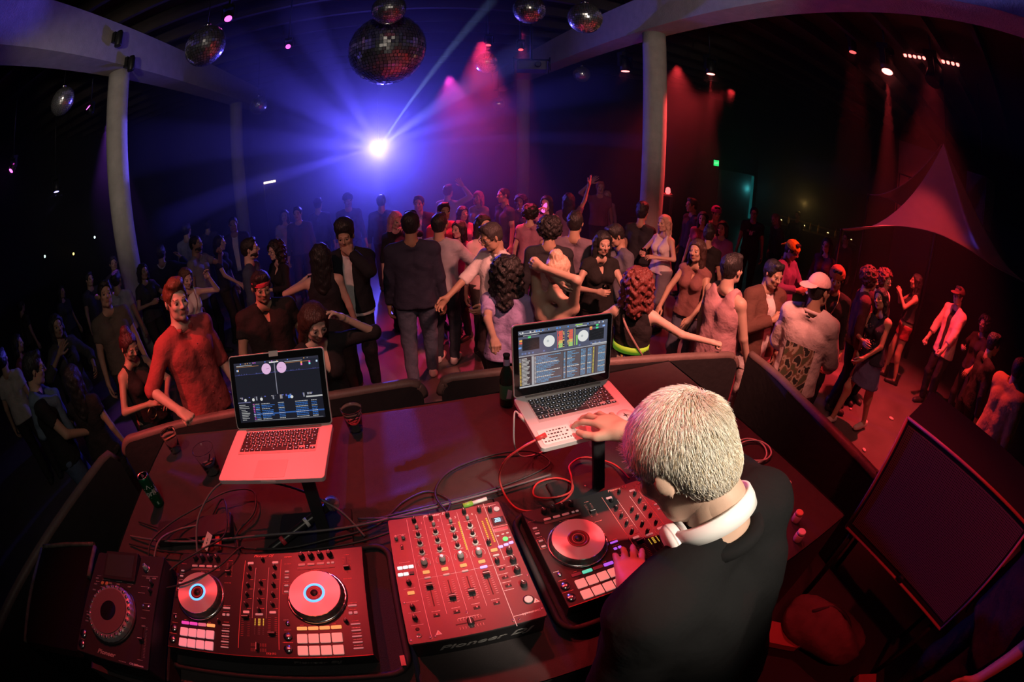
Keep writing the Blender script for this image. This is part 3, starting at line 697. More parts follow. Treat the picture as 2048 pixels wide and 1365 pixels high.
def ui_left(w_, h_):
    """dark two-deck screen: x 0..w, y 0..h"""
    rd = random.Random(3); q = [(0, 0, w_, h_, (.012, .013, .022))]; P = []
    U = lambda a, b, c, d, col: q.append((a * w_, b * h_, c * w_, d * h_, col))
    U(0, .965, 1, 1, (.03, .03, .05)); U(0, .80, 1, .965, (.018, .02, .035)); U(0, .44, 1, .79, (.012, .013, .02))
    U(0, .795, 1, .80, (.06, .06, .25)); U(.495, .44, .505, .96, (.22, .22, .28)); U(.44, .955, .55, .975, (.8, .8, .8))
    for i in range(14):
        x = rd.uniform(.02, .96); U(x, .972, x + .012, .99, rd.choice(((.1, .2, .8), (.5, .1, .7), (.7, .7, .7), (.2, .2, .25), (.6, .3, .1))))
    for x0 in (.03, .62): U(x0, .925, x0 + .28, .935, (.30, .14, .06)); U(x0, .945, x0 + .2, .955, (.45, .45, .45))
    for x, y, c in ((.04, .86, (1, .45, .1)), (.03, .86, (.4, .6, 1)), (.80, .90, (1, .4, .1)), (.80, .87, (.9, .2, .6)), (.89, .90, (.9, .1, .5)), (.89, .87, (.2, .9, .9)), (.97, .90, (.6, .8, 1))): U(x, y, x + .018, y + .03, c)
    for i in range(60): x = rd.uniform(.02, .98); U(x, .80, x + .003, .80 + rd.uniform(.005, .02), (.10, .12, .35))
    for x, a in ((.40, .2), (.58, 2.9)):
        P.append((disc(x * w_, .865 * h_, .056 * w_), (.82, .50, .78)))
        P.append(([(x * w_, .865 * h_ - .0006), (x * w_ + .05 * w_ * math.cos(a), .865 * h_ + .03 * h_ * math.sin(a)), (x * w_, .865 * h_ + .0006)], (.25, .05, .25)))
        for k in range(3): q.append(((x - .025) * w_, (.84 + .022 * k) * h_, (x + .02) * w_, (.845 + .022 * k) * h_, (.45, .25, .5)))
    for i in range(26):
        x = rd.uniform(.02, .97); U(x, rd.choice((.36, .39, .41)), x + .016, .425, rd.choice(((.25, .25, .3), (.1, .12, .5), (.35, .3, .3), (.05, .05, .08))))
    for x in (.10, .20, .30, .66): P.append((disc(x * w_, .375 * h_, .016 * w_), (.75, .75, .72)))
    U(.615, .355, .655, .41, (.06, .22, .75)); U(.82, .345, 1, .37, (.5, .5, .5))
    U(.0, .33, .16, .345, (.15, .15, .3))
    for i in range(10):
        y = .29 - i * .028
        if i == 6: U(.18, y - .006, 1, y + .018, (.03, .10, .35))
        U(.01 + (.02 if i > 2 else 0), y, .05 + rd.uniform(.03, .09), y + .010, (.45, .45, .45))
        U(.185, y, .205, y + .014, rd.choice(((.6, .6, .6), (.6, .1, .5), (.4, .1, .5))))
        c = (.05, .20, .65) if i % 3 else (.5, .5, .52)
        for a, b in ((.215, .05), (.29, rd.uniform(.08, .18)), (.49, .07), (.69, .14), (.87, .06)):
            x = a
            while x < a + b: l = rd.uniform(.008, .02); U(x, y, min(x + l, a + b), y + .012, c); x += l + .004
    U(.18, .015, .98, .022, (.3, .3, .32))
    return q, P
def ui_right(w_, h_):
    rd = random.Random(5); q = [(0, 0, w_, h_, (.05, .045, .06))]; P = []
    U = lambda a, b, c, d, col: q.append((a * w_, b * h_, c * w_, d * h_, col))
    U(0, .94, 1, 1, (.12, .13, .18)); U(0, .58, 1, .935, (.10, .11, .17)); U(.0, .90, .4, .93, (.015, .015, .02)); U(.62, .90, .9, .93, (.015, .015, .02))
    for i in range(26):
        x = rd.uniform(.01, .97); U(x, .955, x + .016, .98, rd.choice(((.5, .5, .55), (.1, .3, .8), (.2, .2, .3), (.7, .7, .7), (.05, .05, .08))))
    U(.02, .945, .25, .955, (.6, .6, .6)); U(.05, .91, .22, .92, (.6, .6, .65)); U(.63, .94, .75, .952, (.65, .7, .7)); U(.62, .965, .70, .985, (.45, .75, .15))
    for x0 in (.04, .78):
        U(x0, .66, x0 + .18, .86, (.012, .013, .016))
        for k in range(9): U(x0, .67 + k * .021, x0 + .18, .673 + k * .021, (.05, .05, .06))
    for x, y, c in ((.01, .82, (1, .5, .1)), (.01, .78, (.9, .15, .1)), (.10, .865, (.1, .8, .2)), (.785, .88, (1, .5, .1)), (.785, .85, (.9, .2, .1)), (.86, .91, (.1, .8, .25)), (.86, .86, (.1, .8, .35)), (.94, .88, (.3, .5, 1)), (.0, .70, (.2, .4, .9))): U(x, y, x + .03, y + .03, c)
    for x in (.325, .71):
        P.append((disc(x * w_, .765 * h_, .062 * w_), (.85, .86, .84)))
        P.append((disc(x * w_ - .004, .77 * h_, .004), (.55, .6, .6)))
    for i, x in enumerate((.43, .485, .535, .59)):
        for k in range(16):
            f = k / 15; c = ((1, .15, .08) if f > .45 else (1, .6, .15) if f > .2 else (.5, .8, .2)) if i in (0, 3) else ((.7, .45, .15) if rd.random() < .7 else (.02, .02, .02))
            if i in (0,): a, b = x, x + .045
            elif i == 3: a, b = x - .045, x
            else: a, b = x + rd.uniform(-.01, .0), x + rd.uniform(.005, .012)
            a += rd.uniform(-.006, .006); U(a, .62 + k * .0185, b, .634 + k * .0185, c)
    U(.415, .62, .42, .92, (.9, .1, .1)); U(.61, .62, .615, .92, (.8, .75, .1)); U(.63, .62, .645, .80, (.3, .75, .15))
    for x in (.03, .06, .10, .14, .26, .38, .66, .80, .85, .90): U(x, .595, x + .02, .625, (.16, .22, .45))
    U(0, .555, 1, .575, (.38, .38, .42)); U(.82, .58, 1, .60, (.6, .6, .62))
    U(0, .03, .14, .545, (.045, .042, .05)); U(.135, .03, .16, .545, (.45, .45, .48)); U(.16, .03, 1, .545, (.13, .10, .11))
    for i in range(20):
        y = .515 - i * .0245
        U(.005, y, .022, y + .014, (.75, .52, .08) if i > 2 else (.4, .4, .45)); U(.028, y, .06 + rd.uniform(.02, .06), y + .012, (.6, .6, .58))
        c = (.16, .36, .60) if i not in (5, 11, 15) else (.75, .75, .75)
        U(.165, y, .18, y + .013, (.6, .6, .62))
        for a, b in ((.185, rd.uniform(.1, .28)), (.49, .02), (.53, rd.uniform(.05, .14)), (.69, .055), (.77, .05), (.90, .085)):
            x = a
            while x < a + b: l = rd.uniform(.010, .024); U(x, y, min(x + l, a + b), y + .014, c); x += l + .0035
        U(.835, y, .85, y + .014, (.75, .62, .08))
    for x in (.48, .52, .68, .76, .86): U(x, .03, x + .004, .545, (.03, .03, .035))
    U(0, .0, 1, .028, (.5, .5, .52))
    return q, P
def laptop(loc, rz, tilt, opn, W_, D_, label, ui, retina):
    t = empty('laptop', loc, rot=(tilt, 0, rz)); tag(t, label, 'laptop')
    MB().rbox((0, 0, -.008), (W_, D_, .015), .012, 0, .0012, 4).build('base', alu, t)
    # keyboard
    kw, kd = .271, .107; ky = D_ / 2 - .020 - kd / 2 + (.0 if retina else -.004)
    MB().rbox((0, ky, -.0003), (kw + .006, kd + .006, .0008), .003).build('keyboard_well', mat('well_%d' % retina, (.62, .55, .54), .45, .3), t)
    pitch = kw / 14.5; rowh = (kd - .0085) / 5.5
    kms = {}
    def key(x, y, a, b):
        k = (round(a, 4), round(b, 4))
        if k not in kms:
            mb = MB().rbox((0, 0, .0009), (a, b, .0018), .0012, 0, .0004, 2).box((0, 0, .0019), (min(a, .004), .0024, .0002), 1); kms[k] = mb.mesh('key', [keym, keyp])
        put('key', kms[k], t, (x, y, 0))
    g = .0028; y = ky + kd / 2
    rows = [[1.04] * 14, [1] * 13 + [1.5], [1.5] + [1] * 13, [1.75] + [1] * 11 + [1.75], [2.25] + [1] * 10 + [2.25], [1, 1, 1, 1.25, 5.0, 1.25, 1, 1, 1, 1]]
    for ri, row in enumerate(rows):
        h_ = rowh * .5 if ri == 0 else rowh
        tot = sum(row); u = kw / tot; x = -kw / 2
        for ci, k in enumerate(row):
            wd = k * u
            if ri == 5 and ci in (7, 9): key(x + wd / 2, y - h_ * .75, wd - g, h_ * .5 - g * .6)
            elif ri == 5 and ci == 8: key(x + wd / 2, y - h_ * .25, wd - g, h_ * .5 - g * .6); key(x + wd / 2, y - h_ * .75, wd - g, h_ * .5 - g * .6)
            else: key(x + wd / 2, y - h_ / 2, wd - g, h_ - g)
            x += wd
        y -= h_
    MB().rbox((0, -D_ / 2 + .048, -.0002), (.105, .076, .0007), .003).build('trackpad', alu_tp, t)
    MB().rbox((0, -D_ / 2 + .001, -.006), (.05, .004, .006), .001).build('thumb_notch', mat('notch_pale', (.9, .85, .84), .3), t)
    MB().box((0, D_ / 2 - .005, .0005), (W_ * .78, .012, .004)).build('hinge', mat('hinge_grey', (.30, .26, .26), .4, .3), t)
    # lid
    lid = empty('lid', (0, D_ / 2 - .004, .001), rot=(opn, 0, 0), parent=t)
    shell = alu if retina else mat('laptop_lid_silver', (.72, .70, .70), .4, .3)
    MB().rbox((0, D_ / 2, -.0035), (W_, D_, .005), .012, 0, .001, 4).build('lid_shell', shell, lid)
    mb = MB().rbox((0, D_ / 2 + .0005, -.0003), (W_ - .007, D_ - .008, .001), .009, 0, 0, 4); mb.build('screen_glass', bez_m, lid)
    sw, sh = W_ * .885, D_ * .80 if retina else D_ * .78
    qd, pl = ui(sw, sh)
    put('display', screen_mesh('display', qd, pl), lid, (-sw / 2, D_ * (.095 if retina else .135), .0005))
    return t
lapL = laptop((-0.430, 1.022, 1.664), R(-4.4), R(1.9), R(61.4), .359, .247, 'silver laptop with dark screen and two pink discs on its stand', ui_left, 1)
lapR = laptop((0.515, 0.947, 1.697), R(1.2), R(3.6), R(80.8), .345, .241, 'silver laptop with bright track-list screen under the hand of the blond man', ui_right, 0)
# note taped to the lid, stickers by the trackpad
MB().box((0.0, .247 - .006, .0012), (.034, .018, .0006)).build('taped_note', mat('paper_note', (.7, .62, .6), .7), [c for c in lapL.children if c.name.startswith('lid')][0])
st = MB(); st.rbox((0, 0, .0003), (.096, .062, .0006), .003)
st.build('sticker', mat('white_sticker', (.85, .78, .77), .5), lapR, (-.112, -.241 / 2 + .042, .0004), (0, 0, 0))
gl = MB(); rd = random.Random(2)
for r_ in range(4):
    for c_ in range(9):
        if rd.random() < .9: gl.box((-.04 + c_ * .0097, .02 - r_ * .0135, .0008), (rd.uniform(.003, .0075), rd.uniform(.003, .006), .0002))
o = gl.build('sticker_glyphs', mat('black_print', (.03, .03, .03), .6), lapR, (-.112, -.241 / 2 + .042, .0004)); o['kind'] = 'stuff'
MB().lathe([(.030, 0), (.030, .0006), (.0002, .0007)], n=30).build('round_sticker', mat('white_sticker', (.85, .78, .77), .5), lapR, (.128, -.241 / 2 + .048, .0003))
MB().add([(-.003, .016, .0012), (.002, .004, .0012), (.012, -.004, .0012), (.001, -.001, .0012), (-.003, -.016, .0012), (-.003, -.001, .0012), (-.012, .002, .0012), (-.004, .004, .0012)], [(0, 7, 6, 5, 4, 3, 2, 1)]).build('bird_mark', mat('black_print', (.03, .03, .03), .6), lapR, (.128, -.241 / 2 + .048, .0003))
# laptop stands
def stand(x, y, ztop, depth, label, bx=0.0):
    t = empty('laptop_stand', (x, y, TZ)); tag(t, label, 'laptop stand', 'laptop stands')
    h = ztop - TZ - .018
    MB().rbox((0 + bx, -.10, .006), (.26, .20, .012), .012, 0, .003).build('base_plate', blk, t)
    MB().box((bx + .03, 0, 0), (.042, .012, h / math.cos(.28))).build('upright', blk, t, (0, -.085 + .5 * h * math.tan(.28) - .0, h / 2 + .006), (R(-16), 0, 0))
    for sx in (-1, 1):
        MB().rbox((sx * .085, .05, h), (.03, .24, .008), .01).build('arm', blk, t)
        MB().lathe([(.014, 0), (.015, .012), (.010, .016)], (sx * .085, -.055, h - .004), 14).build('pad', rub, t)
    MB().box((0, .06, h - .006), (.2, .03, .008)).build('crossbar', blk, t)
    put('lettering', text_mesh('stanton', .022, m=mat('stand_print', (.5, .2, .2), .5), bold=.0006), t, (bx - .07, -.175, .0125))
    MB().lathe([(.004, 0), (.004, .003)], (bx - .01, -.06, .012), 8).build('rivet', slv, t)
stand(-0.42, 1.0, 1.664, .247, 'black folding stand under the left laptop', .05)
stand(0.52, 0.95, 1.697, .241, 'black folding stand under the right laptop', .03)
# ------------------------------------------------------------------ drinks
glass = mat('clear_plastic', (.95, .95, .95), .05, trans=1.0, ior=1.2)
def cup(x, y, label, liquid, s=1.0):
    t = empty('plastic_cup', (x, y, TZ + .004)); tag(t, label, 'cup', 'clear cups on the table')
    a, b, h = .030 * s, .044 * s, .105 * s
    MB().lathe([(a, 0), (b, h), (b + .002, h + .001), (b + .002, h + .004), (b - .001, h + .003), (b - .0015, h), (a - .0015, .003), (.0003, .003)], n=28, cap=False).build('cup_wall', glass, t)
    if liquid:
        MB().lathe([(.0003, .004), (a - .002, .004), (a + (b - a) * .4 - .002, h * .42), (.0003, h * .42)], n=24, cap=False).build('ice_drink', liquid, t)
        rd2 = random.Random(4)
        for i in range(5): MB().box((rd2.uniform(-.015, .015), rd2.uniform(-.015, .015), h * rd2.uniform(.30, .5)), (.016, .016, .014), rz=rd2.uniform(0, 3)).build('ice_cube', mat('ice', (.8, .75, .75), .1, trans=.7), t)
        MB().tube([(-.02, .01, .02), (.03, -.01, h * .9)], .003, 6).build('straw', blk, t)
cup(-0.219, 1.453, 'clear cup of iced drink at the far table edge', mat('pale_drink', (.6, .45, .45), .2, trans=.3))
cup(-1.130, 1.435, 'empty clear cup by the hand on the rail', None, .95)
cup(-0.86, 1.27, 'clear cup of blue drink half behind the left laptop', mat('blue_drink', (.03, .25, .5), .2, trans=.4), 1.1)
def can():
    t = empty('soda_can', (-1.100, 1.085, TZ), R(52)); tag(t, 'green soda can standing alone on the table cloth', 'soda can')
    gm = mat('green_can_paint', (.01, .16, .06), .25, .7)
    MB().lathe([(.022, 0), (.026, .004), (.0285, .012), (.0290, .018), (.0290, .138), (.027, .146), (.0255, .150)], n=32).build('body', gm, t)
    MB().lathe([(.0255, .149), (.0262, .153), (.0245, .154), (.0235, .150), (.0003, .150)], n=32, cap=False).build('lid', slv, t)
    MB().rbox((0, -.004, .1515), (.012, .02, .001), .004).build('pull_tab', slv, t)
    MB().lathe([(.006, .1505), (.0003, .1507)], (0, .012, 0), 14, cap=False).build('mouth', blk, t)
    me = text_mesh('Sprite', .036, .0003, shear=.15, m=mat('can_white', (.85, .85, .8), .4), bold=.0012)
    def wrap(me, off=0.0, r=.0294):
        for v in me.vertices:
            a = v.co.x / r + off; v.co = Vector((r * math.sin(a), -r * math.cos(a) - v.co.z * 0, v.co.y))
    wrap(me, -.35); put('lettering', me, t, (0, 0, .082))
    def ribbon(pts, wd, name):
        mb = MB(); r = .0293; prev = None
        for (x0, z0), (x1, z1) in zip(pts, pts[1:]):
            n = Vector((z0 - z1, x1 - x0)).normalized() * wd / 2
            q = [(x0 + n.x, z0 + n.y), (x0 - n.x, z0 - n.y), (x1 - n.x, z1 - n.y), (x1 + n.x, z1 + n.y)]
            mb.quad(*[(r * math.sin(x / r - .35), -r * math.cos(x / r - .35), z) for x, z in q])
        mb.build(name, mat('can_white', (.85, .85, .8), .4), t)
    ribbon([(-.036, .104), (-.02, .108), (-.008, .106), (0, .122), (.008, .104), (.02, .105), (.036, .1), (.034, .082), (.038, .062), (.018, .066), (-.01, .060), (-.036, .064)], .0022, 'logo_outline')
    MB().quad(*[(.0293 * math.sin(a), -.0293 * math.cos(a), z) for a, z in ((-.3, .022), (-.05, .022), (-.05, .036), (-.3, .036))]).build('small_print', mat('can_print', (.35, .5, .4), .5), t)
can()
t = empty('beer_bottle', (0.44, 1.47, TZ)); tag(t, 'dark green beer bottle behind the right laptop', 'bottle')
MB().lathe([(.028, 0), (.031, .006), (.031, .135), (.024, .165), (.0135, .19), (.0125, .235), (.0145, .237), (.0145, .245)], n=24).build('glass', mat('dark_green_glass', (.01, .03, .018), .12), t)
MB().lathe([(.0136, .196), (.0132, .225)], n=20, cap=False).build('neck_label', mat('blue_white_label', (.35, .36, .5), .5), t)
MB().lathe([(.0314, .04), (.0314, .11)], n=24, cap=False).build('body_label', mat('green_label', (.05, .22, .10), .5), t)
MB().quad((-.012, -.0318, .05), (.010, -.0318, .045), (.014, -.0318, .085), (-.004, -.0318, .095)).build('label_patch', mat('label_white', (.7, .68, .65), .5), t)
# small jars at the near right corner of the table
for i, (x, y, lab) in enumerate(((1.10, .33, 'small pale jar nearest the corner of the table'), (1.16, .40, 'small amber-topped jar further from the table edge'))):
    t = empty('small_jar', (x, y, TZ)); tag(t, lab, 'jar')
    MB().lathe([(.016, 0), (.018, .004), (.018, .03), (.014, .034)], n=16).build('glass', mat('jar_glass', (.6, .35, .35), .15), t)
    MB().lathe([(.016, .034), (.016, .044), (.014, .046)], n=16).build('lid', mat('jar_lid_%d' % i, ((.85, .7, .65), (.8, .35, .2))[i], .4), t)
# ------------------------------------------------------------------ microphone
t = empty('microphone', (-0.40, 0.915, TZ + .045)); tag(t, 'handheld microphone with red tape lying across the cables', 'microphone')
mx = empty('handle_axis', parent=t) if False else None
def rodpts(a, b): return [tuple(Vector(a) + (Vector(b) - Vector(a)) * s) for s in (0, 1)]
A = Vector((-.13, -.085, -.028)); B = Vector((.085, .055, .012)); dv = (B - A).normalized()
MB().tube([tuple(A), tuple(A + dv * .02), tuple(A + dv * .2), tuple(B)], .0125, 16, r1=.0165).build('handle', mat('mic_black', (.03, .03, .032), .35, .4), t)
MB().tube([tuple(A + dv * .058), tuple(A + dv * .073)], .0160, 16).build('red_tape', mat('red_tape', (.65, .05, .07), .45), t)
MB().tube([tuple(A + dv * .165), tuple(A + dv * .177)], .0172, 16).build('white_tape', mat('white_tape', (.7, .68, .66), .5), t)
MB().sphere(tuple(B + dv * .022), .0265, 24, 16).build('grille', mat('mic_grille', (.42, .40, .40), .3, .9, bump=.8, bscale=900), t)
MB().tube([tuple(B + dv * .010), tuple(B + dv * .014)], .0268, 24).build('grille_band', slv, t)
# ------------------------------------------------------------------ rack amplifier/power box behind the left controller
t = empty('power_strip_box', (-0.86, 0.93, TZ), R(8)); tag(t, 'dark flat interface box with two red plugs behind the left controller', 'interface box')
MB().rbox((0, 0, .018), (.34, .10, .034), .006, 0, .003).build('housing', blk, t)
for sx in (.06, .115): MB().box((sx, -.075, .02), (.022, .06, .016), top=(.8, 1)).build('red_plug', mat('red_plug_m', (.5, .07, .06), .45), t)
# ------------------------------------------------------------------ cables
def cable(pts, r, m, label, n=8, plug=None, plug2=None):
    t = empty('cable', pts[0]); tag(t, label, 'cable')
    P = bez([tuple(Vector(p) - Vector(pts[0])) for p in pts], n)
    MB().tube([tuple(p) for p in P], r, 6).build('cord', m, t)
    for pm, at, nx in ((plug, P[0], P[2]), (plug2, P[-1], P[-3])):
        if pm:
            d = (at - nx).normalized(); MB().tube([tuple(at - d * .002), tuple(at + d * .03)], r * 2.2, 10).build('plug', pm, t)
    return t
cb = mat('black_cable', (.03, .028, .03), .5); cg = mat('grey_cable', (.14, .12, .13), .5); cr = mat('red_cable', (.55, .05, .05), .4); cw = mat('white_cable', (.75, .68, .66), .45)
T0 = TZ + .006
def tz(x, y): return TZ + cloth_z(x, y) + .006
def flat(pts, lift=()): return [(x, y, tz(x, y) + (lift[i] if i < len(lift) else 0)) for i, (x, y) in enumerate(pts)]
cable(flat([(-.80, .80), (-.78, .92), (-.66, 1.02), (-.45, 1.02), (-.28, .95), (-.2, .86)], (.03, .10, .15, .12, .06, .01)), .004, cg, 'grey cable arching over the flat interface box')
cable(flat([(-1.0, .735), (-1.0, .82), (-.94, .92), (-.84, .99), (-.72, 1.08), (-.62, 1.10), (-.60, 1.00), (-.66, .90), (-.62, .79)], (.05, .07, .06, .06, .05, .03, .02, .02, .05)), .0035, cb, 'black looping cable behind the media player')
cable(flat([(-.94, .70), (-.93, .80), (-.9, .90), (-.82, .95)], (.085, .10, .05, .02)), .004, cg, 'thick usb lead rising from the media player', plug=mat('usb_plug', (.2, .19, .2), .4))
cable(flat([(-.90, .62), (-.82, .70), (-.73, .76), (-.66, .84), (-.69, .98), (-.75, 1.06), (-.80, 1.0)], (.10, .105, .11, .09, .06, .02, .0)), .0032, cb, 'black cable crossing the gap beside the left controller')
cable(flat([(-.88, .60), (-.76, .63), (-.66, .70), (-.60, .78), (-.62, .84)], (.10, .11, .10, .09, .02)), .0032, cb, 'thin black cable lying over the left platter edge')
cable(flat([(-1.18, .98), (-1.0, .93), (-.8, .86), (-.5, .83), (-.3, .86), (-.16, .90), (-.06, .99), (.03, 1.02), (.09, .96), (.06, .85)], (0, .01, .03, .02, .02, .01, .01, .01, .01, .06)), .004, cb, 'long black cable along the back of the gear')
cable(flat([(-.30, .90), (-.15, .93), (.0, .95), (.2, .97), (.38, 1.0), (.47, 1.04), (.42, 1.12), (.28, 1.14), (.12, 1.10), (.05, 1.0), (.07, .86)], (.01, .01, .01, .01, .01, .01, .01, .0, .0, .02, .06)), .004, cb, 'black cable looped on the cloth behind the mixer')
cable(flat([(-1.2, .90), (-.9, .86), (-.55, .87), (-.25, .89), (0, .93), (.2, .96), (.45, .98)], (0, .03, .04, .03, .02, .01, .01)), .0045, cg, 'thick grey cable running behind both controllers')
cable(flat([(-1.19, .86), (-.95, .82), (-.6, .82), (-.28, .83), (-.10, .86), (.04, .90)], (0, .02, .015, .015, .02, .02)), .0042, cb, 'lower black cable of the bundle behind the gear')
cable(flat([(-.22, .95), (-.1, .905), (.0, .88), (.04, .85)], (.0, .03, .05, .06)), .004, mat('blue_grey_cable', (.10, .10, .16), .5), 'short bluish cable entering the back of the mixer')
cable([(.345, .865, 1.690), (.30, .865, 1.67), (.262, .90, 1.60), (.26, .96, 1.47), (.27, .90, TZ + .03), (.30, .84, TZ + .03), (.38, .825, TZ + .03), (.46, .85, TZ + .03), (.50, .91, TZ + .02), (.46, .96, TZ + .015), (.39, .955, TZ + .015), (.36, .90, TZ + .02), (.40, .855, TZ + .04), (.47, .86, TZ + .04), (.505, .93, TZ + .03), (.53, 1.0, TZ + .02), (.60, 1.02, TZ + .02), (.68, .95, TZ + .02), (.69, .85, TZ + .03)], .0036, cr, 'red cable looping from the right laptop to its controller', plug=cr)
cable([(.335, .985, 1.695), (.325, 1.00, 1.70), (.315, .98, 1.67), (.32, .99, 1.58), (.36, 1.05, 1.47), (.43, 1.10, TZ + .015), (.52, 1.13, TZ + .01), (.60, 1.20, TZ + .01)], .0028, cw, 'pale power cable hanging from the right laptop', plug=mat('plug_pale', (.7, .6, .58), .4))
# white charger with coiled cable
t = empty('laptop_charger', (1.215, .60, TZ)); tag(t, 'white laptop charger with its coiled cable at the table right edge', 'charger')
MB().rbox((0, 0, .014), (.055, .085, .027), .008, 0, .004).build('brick', mat('white_plastic', (.85, .78, .76), .4), t, (.02, -.03, 0), (0, 0, R(22)))
pts = [(.0, .02, .02), (-.02, .06, .012), (-.03, .10, .01)]
for k in range(22):
    a = math.pi * (1.2 + k / 22 * 4.2); rr = .070 + .010 * math.sin(k * .9)
    pts.append((.055 + rr * 1.15 * math.cos(-a), .18 + rr * math.sin(-a), .008 + .004 * (k // 10)))
MB().tube([tuple(p) for p in bez(pts, 4)], .0038, 6).build('cord', cw, t)
# lime and white adaptor at the back of the mixer
t = empty('jack_adaptor', (.145, .845, TZ + .11), R(8)); tag(t, 'green and white jack plug at the back of the mixer', 'plug')
MB().tube([(-.03, 0, 0), (.0, 0, 0)], .008, 12).build('green_sleeve', mat('lime_plastic', (.25, .55, .08), .4), t)
MB().tube([(.0, 0, 0), (.045, 0, 0)], .006, 12).build('white_sleeve', mat('white_plastic', (.85, .78, .76), .4), t)
MB().tube([(.045, 0, 0), (.07, .01, -.02), (.08, .03, -.06)], .0025, 6).build('lead', cb, t)
t = empty('paper_tag', (-.745, .835, TZ + .07), rot=(R(35), R(10), R(-35))); tag(t, 'small white paper tag hanging on a cable', 'tag')
MB().box((0, 0, 0), (.026, .062, .0012)).build('tag_sheet', mat('white_tape', (.7, .68, .66), .5), t)
put('lettering', text_mesh('L\n4', .014, m=mat('black_print', (.03, .03, .03), .6)), t, (0, 0, .001))
# ------------------------------------------------------------------ side-fill loudspeaker on the right
sp = empty('side_fill_loudspeaker', (2.06, -.12, 0.98)); tag(sp, 'big black side-fill loudspeaker with perforated grille beside the booth', 'speaker')
cabm = mat('speaker_carpet', (.022, .02, .022), .7, bump=.3, bscale=300)
cbx = MB(); y0, y1, z0, z1, x0, x1 = -.45, .45, .02, .69, -.22, .26
cbx.box((.03, 0, .355), (.48, .9, .67)); cbx.build('cabinet', cabm, sp)
edge = mat('red_highlight_edge', (.62, .22, .20), .35)  # red highlight along the cabinet edges, put into the trim colour
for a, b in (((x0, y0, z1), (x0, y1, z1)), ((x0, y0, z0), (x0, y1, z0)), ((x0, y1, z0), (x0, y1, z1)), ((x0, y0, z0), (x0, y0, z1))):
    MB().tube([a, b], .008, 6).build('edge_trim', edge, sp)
def grille_mat():
    m = mat('perforated_grille', (.13, .115, .115), .45, .6); nt = m.node_tree; b = nt.nodes['Principled BSDF']
    tc = nt.nodes.new('ShaderNodeTexCoord'); mp = nt.nodes.new('ShaderNodeMapping'); mp.inputs['Scale'].default_value = (1, 95, 95)
    nt.links.new(tc.outputs['Object'], mp.inputs[0])
    vo = nt.nodes.new('ShaderNodeTexVoronoi'); vo.inputs['Randomness'].default_value = 0; vo.inputs['Scale'].default_value = 1; vo.voronoi_dimensions = '3D'
    nt.links.new(mp.outputs[0], vo.inputs['Vector'])
    rp = nt.nodes.new('ShaderNodeValToRGB'); rp.color_ramp.elements[0].position = .30; rp.color_ramp.elements[1].position = .36
    rp.color_ramp.elements[0].color = (.004, .004, .004, 1); rp.color_ramp.elements[1].color = (.34, .31, .31, 1)
    nt.links.new(vo.outputs['Distance'], rp.inputs[0]); nt.links.new(rp.outputs[0], b.inputs['Base Color']); return m
MB().box((x0 + .006, 0, .36), (.006, .86, .60)).build('grille', grille_mat(), sp)
MB().lathe([(.02, 0), (.022, .015), (.012, .02)], n=14).build('latch', blk, sp, (x0 - .005, -.02, z0 + .03), (0, R(-90), 0))
legm = MB().tube([(0, 0, -.58), (0, 0, .02)], .018, 8).mesh('leg', bm)
for sx in (-.18, .2):
    for sy in (-.4, .4): put('leg', legm, sp, (sx, sy, 0))
# red-lit bag and boards under it
t = empty('duffel_bag', (1.72, -.02, .4), R(20)); tag(t, 'slumped red-lit fabric bag under the loudspeaker', 'bag')
mb = MB(); n, m_ = 24, 14; vs = []; fs = []
for i in range(m_ + 1):
    a = math.pi * i / m_
    for k in range(n):
        b_ = 2 * math.pi * k / n; s_ = math.sin(a) ** .6
        x = .17 * s_ * math.cos(b_) * (1 + .08 * math.sin(3 * b_ + i)); y = .30 * -math.cos(a); z = .11 + .115 * s_ * math.sin(b_) * (1 + .22 * math.sin(2 * b_ + i * .7))
        vs.append((x, y, max(.0, z + .015 * math.sin(b_ * 5 + i))))
for i in range(m_):
    for k in range(n): fs.append((i * n + k, i * n + (k + 1) % n, (i + 1) * n + (k + 1) % n, (i + 1) * n + k))
mb.add(vs, fs, 0, True).build('body', mat('bag_fabric', (.10, .05, .05), .8, noise=.3, nscale=20, bump=.4, bscale=40), t)
MB().tube([tuple(p) for p in bez([(-.02, -.16, .19), (.03, -.06, .25), (.05, .06, .245), (0, .16, .19)], 5)], .012, 8).build('strap', cabm, t)
MB().tube([tuple(p) for p in bez([(.03, -.27, .13), (.02, 0, .225), (.03, .27, .13)], 6)], .006, 6).build('zip', blk, t)
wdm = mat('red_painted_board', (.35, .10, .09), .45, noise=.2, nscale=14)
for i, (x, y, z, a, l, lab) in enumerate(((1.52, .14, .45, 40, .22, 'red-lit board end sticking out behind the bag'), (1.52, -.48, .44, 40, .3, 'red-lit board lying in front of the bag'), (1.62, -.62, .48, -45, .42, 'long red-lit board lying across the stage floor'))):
    o = MB().box((0, 0, 0), (.14, l, .05)).box((0, -l / 2, .01), (.145, .012, .06), 1).build('timber_board', [wdm, slv], None, (x, y, z), (0, 0, R(a))); tag(o, lab, 'board', 'boards on the stage')
